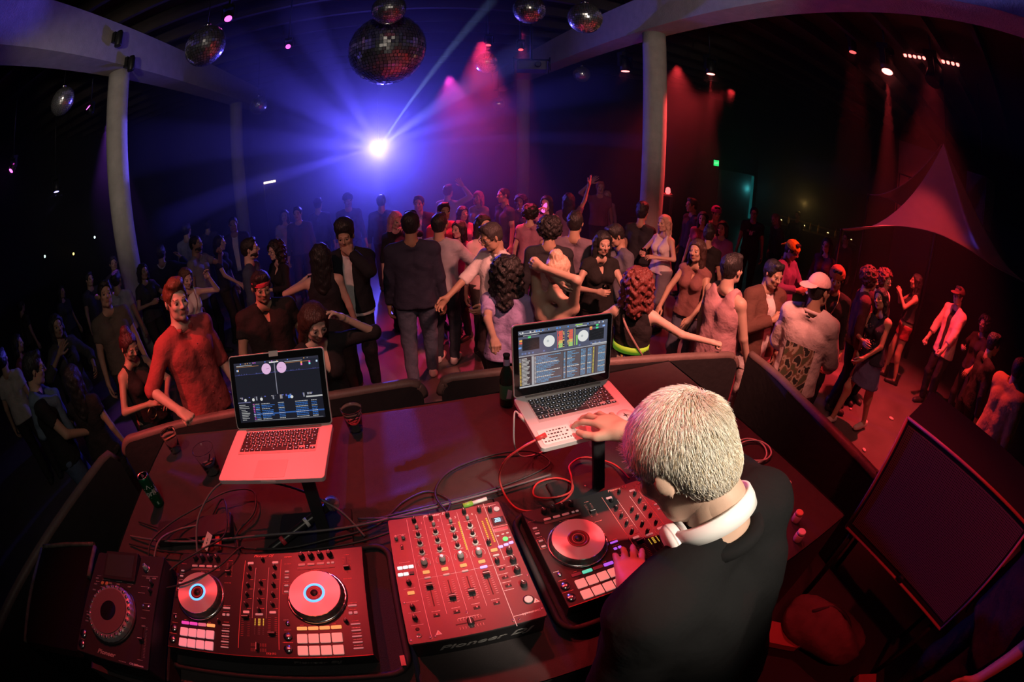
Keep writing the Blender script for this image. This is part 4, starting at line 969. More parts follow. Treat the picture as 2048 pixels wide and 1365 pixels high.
# dark road case left of the table
rc = empty('road_case', (-1.80, .62, .4), R(10)); tag(rc, 'black road case with worn edges left of the media player', 'road case')
MB().rbox((0, 0, .43), (.5, .62, .84), .03, 0, .02, 4).build('shell', mat('road_case_black', (.006, .006, .007), .95, spec=.1, bump=.3, bscale=120), rc)
wear = mat('worn_case_edge', (.08, .07, .06), .8, noise=.9, nscale=30)
for pts in ([(-.24, -.30, .845), (-.245, 0, .85), (-.24, .29, .845)], [(-.23, .305, .845), (0, .31, .85), (.23, .305, .845)], [(.24, .29, .845), (.245, .1, .85)]):
    MB().tube([tuple(p) for p in bez(pts, 4)], .012, 6).build('worn_edge', wear, rc)
MB().rbox((0, -.312, .5), (.14, .02, .09), .01).build('recessed_handle', slv, rc)
wl = MB().lathe([(.03, -.012), (.03, .012)], n=14).mesh('caster', rub)
for sx in (-.2, .2):
    for sy in (-.25, .25): put('caster', wl, rc, (sx, sy, .03), (R(90), 0, 0))
# ------------------------------------------------------------------ people: implicit bodies turned into one continuous surface
f32 = np.float32
_EDG = [(0, 1), (2, 3), (4, 5), (6, 7), (0, 2), (1, 3), (4, 6), (5, 7), (0, 4), (1, 5), (2, 6), (3, 7)]
_CRN = np.array([[i & 1, (i >> 1) & 1, (i >> 2) & 1] for i in range(8)])
def surface_nets(F, org, res):
    S = F < 0
    c = [S[(i & 1):S.shape[0] - 1 + (i & 1), ((i >> 1) & 1):S.shape[1] - 1 + ((i >> 1) & 1), ((i >> 2) & 1):S.shape[2] - 1 + ((i >> 2) & 1)] for i in range(8)]
    n = sum(a.astype(np.int8) for a in c)
    act = (n > 0) & (n < 8); idx = np.argwhere(act)
    if len(idx) == 0: return np.zeros((0, 3)), np.zeros((0, 4), int)
    vals = np.stack([F[idx[:, 0] + o[0], idx[:, 1] + o[1], idx[:, 2] + o[2]] for o in _CRN], 1)
    acc = np.zeros((len(idx), 3)); cnt = np.zeros(len(idx))
    for a, b in _EDG:
        va, vb = vals[:, a], vals[:, b]; m = (va < 0) != (vb < 0)
        t = np.where(m, va / np.where(m, va - vb, 1), 0)
        p = _CRN[a] + t[:, None] * (_CRN[b] - _CRN[a]); acc += p * m[:, None]; cnt += m
    V = (idx + acc / cnt[:, None]) * res + org
    mp = -np.ones(act.shape, int); mp[tuple(idx.T)] = np.arange(len(idx)); Q = []
    for ax in range(3):
        sl0 = [slice(None)] * 3; sl1 = [slice(None)] * 3; sl0[ax] = slice(0, -1); sl1[ax] = slice(1, None)
        d = S[tuple(sl0)] != S[tuple(sl1)]
        e = np.argwhere(d); o1, o2 = [(1, 2), (2, 0), (0, 1)][ax]
        ok = (e[:, o1] > 0) & (e[:, o2] > 0) & (e[:, o1] < F.shape[o1] - 1) & (e[:, o2] < F.shape[o2] - 1); e = e[ok]
        def cell(a, b):
            q = e.copy(); q[:, o1] -= a; q[:, o2] -= b; return mp[q[:, 0], q[:, 1], q[:, 2]]
        quad = np.stack([cell(1, 1), cell(0, 1), cell(0, 0), cell(1, 0)], 1)
        flip = ~S[e[:, 0], e[:, 1], e[:, 2]]; quad[flip] = quad[flip][:, ::-1]
        Q.append(quad[(quad >= 0).all(1)])
    return V, np.concatenate(Q)
class Sdf:
    """smooth union of round cones (cap), ellipsoids (ell); sub-box evaluation keeps it quick"""
    def __init__(s, k=.02): s.p = []; s.k = k; s.cuts = []; s.disp = None
    def cap(s, a, b, ra, rb=None, plane=None, k=None): s.p.append(('c', np.array(a, float), np.array(b, float), ra, ra if rb is None else rb, plane, k)); return s
    def ell(s, c, r, rot=None, k=None): s.p.append(('e', np.array(c, float), np.array(r, float), rot, None, None, k)); return s
    def sub(s, fn): s.cuts.append(fn); return s
    def mesh(s, res, pad=.03):
        lo = np.full(3, 1e9); hi = -lo
        for q in s.p:
            if q[0] == 'c':
                rm = max(q[3], q[4]); lo = np.minimum(lo, np.minimum(q[1], q[2]) - rm); hi = np.maximum(hi, np.maximum(q[1], q[2]) + rm)
            else: rm = q[2].max(); lo = np.minimum(lo, q[1] - rm); hi = np.maximum(hi, q[1] + rm)
        lo -= pad; hi += pad; n = np.ceil((hi - lo) / res).astype(int) + 1
        ax = [(lo[i] + np.arange(n[i]) * res).astype(f32) for i in range(3)]
        F = np.full(n, .2, f32); m = .05
        for q in s.p:
            if q[0] == 'c': rm = max(q[3], q[4]) + m; a0 = np.minimum(q[1], q[2]) - rm; a1 = np.maximum(q[1], q[2]) + rm
            else: rm = q[2].max() + m; a0 = q[1] - rm; a1 = q[1] + rm
            i0 = np.clip(((a0 - lo) / res).astype(int), 0, n - 1); i1 = np.clip(((a1 - lo) / res).astype(int) + 2, 1, n)
            X = ax[0][i0[0]:i1[0], None, None]; Y = ax[1][None, i0[1]:i1[1], None]; Z = ax[2][None, None, i0[2]:i1[2]]
            if q[0] == 'c':
                a, b, ra, rb, pl = q[1], q[2], q[3], q[4], q[5]; d = b - a; L = max(float(d @ d), 1e-9)
                t = np.clip(((X - a[0]) * d[0] + (Y - a[1]) * d[1] + (Z - a[2]) * d[2]) / L, 0, 1)
                D = np.sqrt((X - a[0] - t * d[0]) ** 2 + (Y - a[1] - t * d[1]) ** 2 + (Z - a[2] - t * d[2]) ** 2) - (ra + t * (rb - ra))
                if pl is not None: D = np.maximum(D, (X - pl[0][0]) * pl[1][0] + (Y - pl[0][1]) * pl[1][1] + (Z - pl[0][2]) * pl[1][2])
            else:
                x, y, z = X - q[1][0], Y - q[1][1], Z - q[1][2]
                if q[3] is not None:
                    Rm = q[3].T; x, y, z = (Rm[0][0] * x + Rm[0][1] * y + Rm[0][2] * z, Rm[1][0] * x + Rm[1][1] * y + Rm[1][2] * z, Rm[2][0] * x + Rm[2][1] * y + Rm[2][2] * z)
                r = q[2]; k0 = np.sqrt((x / r[0]) ** 2 + (y / r[1]) ** 2 + (z / r[2]) ** 2); k1 = np.sqrt((x / r[0] ** 2) ** 2 + (y / r[1] ** 2) ** 2 + (z / r[2] ** 2) ** 2)
                D = k0 * (k0 - 1) / np.maximum(k1, 1e-6)
            sl = tuple(slice(i0[i], i1[i]) for i in range(3)); G = F[sl]; k = q[6] or s.k
            h = np.maximum(k - np.abs(G - D), 0) / k; F[sl] = np.minimum(G, D) - h * h * k * .25
        X, Y, Z = ax[0][:, None, None], ax[1][None, :, None], ax[2][None, None, :]
        if s.disp is not None: F = F + s.disp(X, Y, Z)
        for fn in s.cuts: F = np.maximum(F, fn(X, Y, Z))
        return surface_nets(F.astype(f32), lo, res)
def np_mesh(name, V, Q, mats, mi=None, smooth=True):
    me = bpy.data.meshes.new(name); nv, nf = len(V), len(Q)
    me.vertices.add(nv); me.vertices.foreach_set('co', np.asarray(V, f32).ravel())
    me.loops.add(nf * 4); me.loops.foreach_set('vertex_index', np.asarray(Q, np.int32).ravel())
    me.polygons.add(nf); me.polygons.foreach_set('loop_start', np.arange(0, nf * 4, 4, dtype=np.int32))
    try: me.polygons.foreach_set('loop_total', np.full(nf, 4, np.int32))
    except Exception: pass
    for m in mats: me.materials.append(m)
    if mi is not None: me.polygons.foreach_set('material_index', np.asarray(mi, np.int32))
    me.polygons.foreach_set('use_smooth', np.full(nf, smooth)); me.update(calc_edges=True); me.validate()
    return me
def rotm(axis, a):
    c, s = math.cos(a), math.sin(a)
    return np.array({'x': [[1, 0, 0], [0, c, -s], [0, s, c]], 'y': [[c, 0, s], [0, 1, 0], [-s, 0, c]], 'z': [[c, -s, 0], [s, c, 0], [0, 0, 1]]}[axis])
def nrm(v): v = np.asarray(v, float); return v / max(np.linalg.norm(v), 1e-9)
# ---- head template (origin mid-head, +y face)
_heads = {}
def head(g, res):
    key = (g, res)
    if key in _heads: return _heads[key]
    f = g == 'f'; s = Sdf(.018)
    s.ell((0, -.016, .034), (.075, .096, .084)); s.ell((0, .018, -.030), (.058 if f else .062, .070, .080)); s.cap((-.030, .028, -.078), (.030, .028, -.078), .026 if f else .031)
    s.cap((0, .058, -.096), (0, .060, -.094), .019 if f else .022)
    s.cap((-.034, .076, .022), (.034, .076, .022), .010 if f else .013, k=.012)
    for sx in (-1, 1):
        s.ell((sx * .036, .066, -.020), (.022, .018, .018)); s.ell((sx * .078, -.006, -.004), (.007, .018, .030), rotm('z', sx * -.45), k=.006)
    s.cap((0, .088, .014), (0, .107, -.022), .007, .0105, k=.010); s.ell((0, .096, -.027), (.017, .010, .008), k=.008)
    s.cap((-.016, .081, -.052), (.016, .081, -.052), .0075, k=.006); s.cap((-.014, .080, -.064), (.014, .080, -.064), .0085, k=.006)
    s.cap((0, -.026, -.05), (0, -.036, -.098), .046 if f else .054, .046 if f else .054, k=.03)
    for sx in (-1, 1):
        s.sub(lambda X, Y, Z, sx=sx: -(np.sqrt((X - sx * .031) ** 2 + (Y - .100) ** 2 * .8 + ((Z - .004) * 1.5) ** 2) - .017))
    V, Q = s.mesh(res)
    C = V[Q].mean(1); mi = np.zeros(len(Q), int)
    mi[(np.abs(C[:, 0]) < .021) & (np.abs(C[:, 2] + .058) < .0125) & (C[:, 1] > .078)] = 1
    mi[(np.abs(np.abs(C[:, 0]) - .033) < .019) & (np.abs(C[:, 2] - .026) < .0040) & (C[:, 1] > .06)] = 4
    VS, QS, MS = [V], [Q], [mi]; o = len(V)
    for sx in (-1, 1):   # eyeballs
        n, m = 12, 8; vs = []; qs = []
        for i in range(m + 1):
            a = math.pi * i / m
            for k in range(n): b = 2 * math.pi * k / n; vs.append((sx * .031 + .0125 * math.sin(a) * math.cos(b), .0765 + .0125 * math.cos(a), .004 + .0125 * math.sin(a) * math.sin(b)))
        for i in range(m):
            for k in range(n): qs.append((i * n + k, i * n + (k + 1) % n, (i + 1) * n + (k + 1) % n, (i + 1) * n + k))
        VS.append(np.array(vs)); QS.append(np.array(qs) + o); MS.append(np.array([3 if i // n < 2 else 2 for i in range(len(qs))])); o += len(vs)
    _heads[key] = (np.concatenate(VS), np.concatenate(QS), np.concatenate(MS)); return _heads[key]
# ---- hand template: right hand, origin wrist, fingers +y, back of hand +z, thumb -x
_hands = {}
POSE = {'relaxed': ((.35, .45, .3), .10, .5), 'open': ((.02, .08, .05), .20, .0), 'grip': ((1.15, 1.25, .7), .02, 1.1), 'hold': ((.75, .75, .5), .05, .8), 'type': ((.12, .38, .30), .34, .05), 'flat': ((.12, .15, .1), .08, .2)}
def hand(pose, res):
    key = (pose, res)
    if key in _hands: return _hands[key]
    bend, spread, thumb = POSE[pose]; s = Sdf(.007)
    s.cap((0, -.04, 0), (0, .015, 0), .026, .027, k=.02)
    kn = [(-.030, .086, .002), (-.010, .093, .005), (.011, .089, .004), (.029, .078, .0)]; ln = [(.040, .024, .020), (.045, .028, .021), (.041, .026, .020), (.032, .020, .018)]
    for i, (k_, l_) in enumerate(zip(kn, ln)):
        s.cap((k_[0] * .55, .012, 0), k_, .0165, .0115, k=.014)
        p = np.array(k_); a = 0.0; az = (-1.2 + i * .8) * spread
        for j in range(3):
            a += bend[j] * (1 + .1 * i); d = np.array([math.sin(az) * math.cos(a), math.cos(az) * math.cos(a), -math.sin(a)]); q = p + d * l_[j]
            s.cap(p, q, .0098 - .0008 * j, .0090 - .0010 * j, k=.004); p = q
    t0 = np.array((-.020, .022, -.006)); t1 = t0 + np.array((-.036 + .016 * thumb, .030, -.008 - .012 * thumb)); t2 = t1 + np.array((-.014 + .022 * thumb, .032, -.004 - .010 * thumb)); t3 = t2 + np.array((-.004 + .020 * thumb, .026, -.003 - .006 * thumb))
    s.cap(t0, t1, .0165, .0135, k=.012); s.cap(t1, t2, .012, .0108, k=.005); s.cap(t2, t3, .0108, .0090, k=.004)
    _hands[key] = s.mesh(res, .012); return _hands[key]
# ---- two-bone reach
def reach(a, tgt, l1, l2, pole):
    a = np.asarray(a, float); t = np.asarray(tgt, float); d = t - a; L = np.linalg.norm(d); mx = (l1 + l2) * .995
    if L > mx: t = a + d / L * mx; d = t - a; L = mx
    u = d / max(L, 1e-6); x = (l1 * l1 - l2 * l2 + L * L) / (2 * max(L, 1e-6)); h = math.sqrt(max(l1 * l1 - x * x, 0))
    p = np.asarray(pole, float); p = p - u * (p @ u); p = nrm(p) if np.linalg.norm(p) > 1e-6 else nrm(np.cross(u, (1, 0, 0)))
    return a + u * x + p * h, t
SKIN = [(.55, .36, .27), (.46, .28, .19), (.34, .20, .13), (.20, .115, .075), (.62, .42, .33)]
def skin_mats(i):
    c = SKIN[i]
    return [mat('skin_%d' % i, c, .5, noise=.08, nscale=25, bump=.05, bscale=500), mat('lips_%d' % i, (c[0] * .75, c[1] * .5, c[2] * .5), .4), mat('eye_white', (.36, .34, .33), .25), mat('iris_dark', (.03, .02, .015), .2), mat('brow_%d' % i, (c[0] * .35, c[1] * .28, c[2] * .25), .7)]
def cloth(col, k=.5): return mat('cloth_%.2f_%.2f_%.2f' % tuple(col), col, .85, noise=.18, nscale=9, bump=.9, bscale=22, spec=.25)
def hairm(col):
    key = 'hair_%.2f_%.2f_%.2f' % tuple(col)
    if key in _M: return _M[key]
    m = mat(key, col, .45, noise=.45, nscale=60)
    nt = m.node_tree; b = nt.nodes['Principled BSDF']; tc = nt.nodes.new('ShaderNodeTexCoord'); mp = nt.nodes.new('ShaderNodeMapping'); mp.inputs['Scale'].default_value = (120, 120, 14)
    n = nt.nodes.new('ShaderNodeTexNoise'); n.inputs['Scale'].default_value = 1; bp = nt.nodes.new('ShaderNodeBump'); bp.inputs['Strength'].default_value = .9; bp.inputs['Distance'].default_value = .01
    nt.links.new(tc.outputs['Object'], mp.inputs[0]); nt.links.new(mp.outputs[0], n.inputs['Vector']); nt.links.new(n.outputs['Fac'], bp.inputs['Height']); nt.links.new(bp.outputs['Normal'], b.inputs['Normal'])
    return m
def wob(amp, fr, ph=0.0):
    return lambda X, Y, Z: amp * (np.sin(X * fr + 3 * np.sin(Z * fr * .6 + ph)) * np.sin(Y * fr * 1.1 + ph) + np.sin(Z * fr * .9 + 2 * np.sin(X * fr * .7 + ph)) * .7)
def hair_sdf(style, L=.28):
    s = Sdf(.02); c0 = (0, -.017, .036)
    face = lambda X, Y, Z: .098 - np.sqrt((X * .95) ** 2 + (Y - .128) ** 2 + (Z + .004) ** 2)
    ears = lambda X, Y, Z: .030 - np.sqrt((np.abs(X) - .088) ** 2 + (Y - .004) ** 2 + (Z + .014) ** 2)
    nape = lambda h: (lambda X, Y, Z: -(Z + h) + .25 * (Y + .06) * 0)
    low = lambda X, Y, Z: np.where(Y > -.02, -(Z + .028 + (Y + .02) * -.2), -1.0) - .004
    if style in ('short', 'fade'):
        s.ell(c0, (.086, .107, .096)); s.ell((0, -.045, -.01), (.072, .068, .075)); s.cap((-.03, .045, .105), (.03, .045, .105), .028); s.disp = wob(.0025, 130)
        s.sub(face).sub(ears).sub(nape(.072)).sub(low)
    elif style == 'buzz':
        s.ell(c0, (.0785, .0995, .0875)); s.ell((0, -.045, -.01), (.068, .064, .072)); s.sub(face).sub(ears).sub(nape(.066)).sub(low)
    elif style == 'quiff':
        s.ell(c0, (.083, .104, .093)); s.ell((0, -.045, -.01), (.070, .066, .073)); s.ell((0, .035, .115), (.062, .065, .042)); s.disp = wob(.003, 120)
        s.sub(face).sub(ears).sub(nape(.07)).sub(low)
    elif style == 'pompadour':
        s.ell(c0, (.088, .108, .100)); s.ell((0, .0, .105), (.095, .105, .085)); s.ell((0, -.045, -.01), (.072, .068, .075)); s.disp = wob(.003, 90); s.sub(face).sub(ears).sub(nape(.07)).sub(low)
    elif style in ('long', 'bob'):
        if style == 'bob': L = .12
        s.ell(c0, (.090, .110, .099)); s.ell((0, -.05, -.03), (.080, .070, .09))
        for sx in (-1, 1): s.cap((sx * .070, -.012, .03), (sx * .080, -.02, -L), .036, .030)
        s.cap((0, -.072, .0), (0, -.085, -L - .02), .062, .055); s.cap((-.04, -.07, 0), (-.05, -.08, -L), .05, .04); s.cap((.04, -.07, 0), (.05, -.08, -L), .05, .04)
        s.disp = wob(.0035, 70); s.sub(face); s.sub(lambda X, Y, Z: .062 - np.sqrt(X ** 2 + (Y - .075) ** 2 + ((Z + .11) * .6) ** 2))
    elif style in ('bun', 'pony'):
        s.ell(c0, (.084, .105, .094)); s.ell((0, -.045, -.01), (.072, .066, .074))
        if style == 'bun': s.ell((0, -.055, .125), (.048, .048, .042))
        else: s.cap((0, -.11, .05), (.0, -.15, .0), .035, .04); s.cap((0, -.15, .0), (.0, -.135, -L), .042, .022)
        s.disp = wob(.0025, 110); s.sub(face).sub(nape(.075)).sub(low)
    elif style in ('curly', 'curlylong'):
        s.ell((0, -.025, .03), (.125, .130, .125)); s.disp = wob(.010, 95, 1.0)
        if style == 'curlylong':
            for sx in (-1, 1): s.cap((sx * .075, -.03, .0), (sx * .10, -.045, -L), .062, .045)
            s.cap((0, -.08, 0), (0, -.10, -L), .085, .07)
        s.sub(lambda X, Y, Z: .104 - np.sqrt(X ** 2 + (Y - .125) ** 2 + (Z + .01) ** 2)); s.sub(lambda X, Y, Z: .065 - np.sqrt(X ** 2 + (Y - .08) ** 2 + ((Z + .12) * .6) ** 2))
    return s
_hairc = {}
def hair_mesh(style, res, L):
    key = (style, res, L)
    if key not in _hairc: _hairc[key] = hair_sdf(style, L).mesh(res)
    return _hairc[key]
def hat_mesh(kind, res):
    key = (kind, res)
    if key in _hairc: return _hairc[key]
    s = Sdf(.012)
    if kind in ('cap', 'capback'):
        s.ell((0, -.015, .040), (.090, .110, .098)); s.sub(lambda X, Y, Z: (.040 - Z) + .12 * (Y if kind == 'cap' else -Y) * 0)
        V, Q = s.mesh(res); b = Sdf(.01); sg = 1 if kind == 'cap' else -1
        b.ell((0, sg * .125 - .01, .040), (.076, .085, .011), rotm('x', -.18 * sg)); V2, Q2 = b.mesh(res * .8)
        V, Q = np.concatenate([V, V2]), np.concatenate([Q, Q2 + len(V)])
    elif kind == 'beanie':
        s.ell((0, -.018, .045), (.090, .110, .105)); s.cap((0, -.02, .04), (0, -.02, .05), .098); s.disp = wob(.002, 150); s.sub(lambda X, Y, Z: .022 - Z); V, Q = s.mesh(res)
    elif kind == 'bandana':
        s.ell((0, -.016, .045), (.089, .109, .098)); s.cap((0, -.11, .03), (.02, -.17, -.02), .018, .012); s.cap((0, -.11, .03), (-.04, -.16, .0), .018, .012); s.disp = wob(.002, 110); s.sub(lambda X, Y, Z: np.where(Y > -.09, .028 - Z, -1)); V, Q = s.mesh(res)
    elif kind == 'headband':
        s.ell((0, -.016, .036), (.084, .107, .095)); s.sub(lambda X, Y, Z: np.abs(Z - .045 - .1 * Y) - .017); V, Q = s.mesh(res * .7)
    _hairc[key] = (V, Q); return _hairc[key]
_shoe = {}
def shoe_mesh(kind, res):
    if (kind, res) not in _shoe:
        s = Sdf(.02); s.cap((0, -.045, .04), (0, .15, .030), .042, .036); s.cap((0, .06, .035), (0, .17, .026), .044, .034); s.cap((0, -.035, .05), (0, -.035, .20 if kind == 'boot' else .10), .046, .050 if kind == 'boot' else .044)
        s.sub(lambda X, Y, Z: -Z); s.sub(lambda X, Y, Z: Z - (.21 if kind == 'boot' else .095)); _shoe[(kind, res)] = s.mesh(res)
    return _shoe[(kind, res)]
def person(label, pos, rz, h=1.75, g='m', skin=0, top=None, jacket=None, bottom=None, hair=('short', (.03, .025, .02)), Rarm=None, Larm=None, lean=0, side=0, twist=0, hp=0, hy=0, hr=0, hat=None, glasses=False, headband=None, stance=.10, step=0.0, crouch=0.0, wide=1.0, shoes=('shoe', (.03, .03, .03)), res=.017, group='people on the dance floor', base=0.0, extras=None, hairlen=.28, beard=None, world_arm=None):
    s = h / 1.75; f = g == 'f'; name = 'person'
    T0_ = np.array((0, 0, .93 - crouch))
    RT = rotm('z', R(twist)) @ rotm('y', R(side)) @ rotm('x', -R(lean))
    def tp(x, y, z): return T0_ + RT @ np.array((x, y, z - .93))
    sw = (.148 if f else .174) * wide; hw = (.092 if f else .088) * wide
    sh = {1: tp(sw, -.01, 1.402), -1: tp(-sw, -.01, 1.402)}; nb = tp(0, -.02, 1.48); hc = tp(0, .018, 1.632)
    RH = RT @ rotm('z', R(hy)) @ rotm('y', R(hr)) @ rotm('x', -R(hp)); 
    hc = nb + RT @ np.array((0, .012, .06)) + RH @ np.array((0, .028, .098))
    hip = {1: T0_ + np.array((hw, 0, -.01)), -1: T0_ + np.array((-hw, 0, -.01))}
    ank = {1: np.array((stance, step * .5, .085)), -1: np.array((-stance, -step * .5, .085))}
    knee = {}
    for k in (1, -1): knee[k], ank[k] = reach(hip[k], ank[k], .43, .42, (k * .15, 1, 0))
    rz_inv = rotm('z', -rz); arms = {}
    for k, spec in ((1, Rarm), (-1, Larm)):
        sp = dict(w=(.27, .04, .84), pole=(.4, -1, -.2), hand='relaxed', palm=(-1, .2, 0))
        if spec: sp.update(spec)
        w_ = np.array(sp['w'], float); po = np.array(sp['pole'], float); pa = np.array(sp['palm'], float)
        if 'world' in sp:
            w_ = rz_inv @ (np.array(sp['world'], float) - np.array((pos[0], pos[1], base))) / s
        elif k < 0: w_[0] *= -1
        if k < 0: po[0] *= -1; pa[0] *= -1
        e, w2 = reach(sh[k], w_, .285, .255, po)
        arms[k] = (e, w2, sp['hand'], pa, sp.get('hd'))
    ar = (.041, .033, .033, .024) if f else (.049, .040, .039, .028)
    lr = (.086, .056, .052, .034) if f else (.088, .060, .055, .037)
    b = Sdf(.03)
    b.cap(hip[1] * (.8, 1, 1) + (0, 0, .03), hip[-1] * (.8, 1, 1) + (0, 0, .03), (.112 if f else .108) * wide)
    ws = .050 * wide; cs = (.066 if f else .078) * wide
    for k in (1, -1):
        b.cap(tp(k * ws, 0, 1.04), tp(k * cs, 0, 1.29), (.080 if f else .092) * wide, (.088 if f else .102) * wide)
        b.cap(tp(k * .035, -.015, 1.452), sh[k], .044, .046 if f else .054)
        b.cap(tp(k * cs, 0, 1.29), tp(k * sw * .72, -.01, 1.375), (.082 if f else .095) * wide, .062)
        if f: b.ell(tp(k * .068, .082, 1.27), (.056, .055, .056), RT)
        b.cap(sh[k], arms[k][0], ar[0] * wide ** .5, ar[1]); b.cap(arms[k][0], arms[k][1], ar[2], ar[3], k=.012)
        b.cap(hip[k], knee[k], lr[0] * wide, lr[1]); b.cap(knee[k] + (0, -.012, -.05), ank[k], lr[2], lr[3]); b.cap(knee[k], knee[k] + (0, -.012, -.08), lr[1], lr[2])
        b.cap(ank[k] + (0, -.01, -.03), ank[k] + (0, .12, -.055), .032, .026)
    b.cap(nb, hc + RH @ np.array((0, -.03, -.06)), .050 if f else .060, .047 if f else .055)
    V, Q = b.mesh(res); VS, QS, MS = [V * s], [Q], [np.zeros(len(Q), int)]; o = len(V)
    hr_ = .0075 if res < .02 else .012
    Vh, Qh, Mh = head(g, hr_); VS.append((Vh @ RH.T + hc) * s); QS.append(Qh + o); MS.append(Mh); o += len(Vh)
    hf = {}
    for k in (1, -1):
        e, w2, pose, pa, hd = arms[k]; d = nrm(w2 - e) if hd is None else nrm(np.array(hd) * ((1, 1, 1) if k > 0 else (-1, 1, 1)))
        z = -(pa - d * (pa @ d)); z = nrm(z) if np.linalg.norm(z) > 1e-3 else nrm(np.cross(d, (1, 0, 0))); x = np.cross(d, z); M = np.stack([x, d, z], 1)
        Vn, Qn = hand(pose, .0055 if res < .02 else .009); Vn = Vn.copy(); Qn = Qn.copy()
        if k < 0: Vn = Vn * (-1, 1, 1); Qn = Qn[:, ::-1]
        sc = .94 if f else 1.05
        VS.append(((Vn * sc) @ M.T + w2 + d * .012) * s); QS.append(Qn + o); MS.append(np.zeros(len(Qn), int)); o += len(Vn); hf[k] = (w2 * s, M)
    me = np_mesh(name, np.concatenate(VS), np.concatenate(QS), skin_mats(skin), np.concatenate(MS))
    ob = put(name, me, None, (pos[0], pos[1], base), (0, 0, rz)); tag(ob, label, 'person', group)
    def child(nm, V, Q, m, mats2=None, mi=None): return put(nm, np_mesh(nm, V * s, Q, mats2 or [m], mi), ob)
    def garment(nm, col, off, sleeve, hem, neck=.075, vneck=0.0, open_front=False, tank=False, m=None, k=.03):
        q = Sdf(k); q.disp = wob(.0028, 34, len(label) % 7)
        for kk in (1, -1):
            q.cap(tp(kk * ws, 0, 1.04), tp(kk * cs, 0, 1.29), (.084 if f else .094) * wide + off, (.088 if f else .102) * wide + off)
            if hem < 1.05: q.cap(tp(kk * ws * 1.1, 0, 1.06), tp(kk * hw * .75, 0, hem - .03), (.096 if f else .108) * wide + off, (.128 if f else .126) * wide + off)
            q.cap(tp(kk * cs, 0, 1.29), tp(kk * sw * .70, -.01, 1.375), (.082 if f else .095) * wide + off, .060 + off)
            if not tank: q.cap(tp(kk * .035, -.015, 1.452), sh[kk], .044 + off, (.046 if f else .054) + off)
            else: q.cap(tp(kk * .075, -.01, 1.42), tp(kk * .09, -.005, 1.44), .050 + off, .046 + off)
            if f: q.ell(tp(kk * .068, .082, 1.27), (.056 + off, .055 + off, .056 + off), RT)
            if sleeve > 0:
                e, w2 = arms[kk][0], arms[kk][1]
                if sleeve <= 1:
                    en = sh[kk] + (e - sh[kk]) * sleeve; q.cap(sh[kk], e, ar[0] * wide ** .5 + off, ar[1] + off * 1.25, plane=(en, nrm(e - sh[kk])))
                else:
                    q.cap(sh[kk], e, ar[0] * wide ** .5 + off, ar[1] + off); en = e + (w2 - e) * (sleeve - 1); q.cap(e, w2, ar[2] + off, ar[3] + off, plane=(en, nrm(w2 - e)), k=.012)
        up = RT[:, 2]; hp_ = tp(0, 0, hem)
        q.sub(lambda X, Y, Z: -((X - hp_[0]) * up[0] + (Y - hp_[1]) * up[1] + (Z - hp_[2]) * up[2]))
        n0, n1 = nb, nb + up * .12; ctr = tp(0, .055, 1.50)
        q.sub(lambda X, Y, Z: neck - np.sqrt((X - ctr[0]) ** 2 + (Y - ctr[1]) ** 2 + (Z - ctr[2]) ** 2))
        q.sub(lambda X, Y, Z: neck * .92 - np.sqrt((X - nb[0]) ** 2 + (Y - nb[1]) ** 2 + ((Z - nb[2] - .03) * .8) ** 2))
        if tank:
            for kk in (1, -1): c_ = tp(kk * (sw + .035), 0, 1.44); q.sub(lambda X, Y, Z, c_=c_: .082 - np.sqrt((X - c_[0]) ** 2 + ((Y - c_[1]) * .9) ** 2 + ((Z - c_[2]) * .75) ** 2))
        if vneck or open_front:
            fr_, rt_ = RT[:, 1], RT[:, 0]; lowp = tp(0, .1, 1.44 - vneck)
            def vcut(X, Y, Z):
                lx = (X - lowp[0]) * rt_[0] + (Y - lowp[1]) * rt_[1] + (Z - lowp[2]) * rt_[2]; ly = (X - T0_[0]) * fr_[0] + (Y - T0_[1]) * fr_[1] + (Z - T0_[2]) * fr_[2]; lz = (X - lowp[0]) * up[0] + (Y - lowp[1]) * up[1] + (Z - lowp[2]) * up[2]
                d = (.045 + np.maximum(lz, -.6) * .03 + .0 * lz) - np.abs(lx) if open_front else np.minimum(lz, .3) * .36 - np.abs(lx)
                return np.minimum(d, ly - .0)
            q.sub(vcut)
        Vg, Qg = q.mesh(res)
        return child(nm, Vg, Qg, m or cloth(col))
    if bottom:
        kind, col = bottom[0], bottom[1]; q = Sdf(.03); q.disp = wob(.003, 30, 2.0); loose = bottom[2] if len(bottom) > 2 else .014
        q.cap(hip[1] * (.8, 1, 1) + (0, 0, .03), hip[-1] * (.8, 1, 1) + (0, 0, .03), (.112 if f else .108) * wide + .006)
        topz = T0_[2] + .04
        if kind == 'skirt':
            Lk = bottom[3] if len(bottom) > 3 else .34
            q.cap(T0_ + (0, 0, .06), T0_ + (0, 0.01, -Lk - .05), .125 * wide, .200); q.cap(T0_ + (.05, 0, 0), T0_ + (.06, 0, -Lk), .11, .17); q.cap(T0_ + (-.05, 0, 0), T0_ + (-.06, 0, -Lk), .11, .17); q.sub(lambda X, Y, Z: (T0_[2] - Lk) - Z)
        else:
            frac = {'pants': 2, 'shorts': .42}.get(kind, 2)
            for kk in (1, -1):
                if frac == 2: q.cap(hip[kk], knee[kk], lr[0] * wide + loose, lr[1] + loose); q.cap(knee[kk], ank[kk] + (0, -.005, .0), lr[1] + loose, lr[3] + loose + .006, plane=(ank[kk] + (0, 0, -.02), np.array((0, 0, -1.))))
                else: q.cap(hip[kk], knee[kk], lr[0] * wide + loose, lr[1] + loose + .02, plane=(hip[kk] + (knee[kk] - hip[kk]) * frac, nrm(knee[kk] - hip[kk])))
        q.sub(lambda X, Y, Z: Z - topz); Vg, Qg = q.mesh(res)
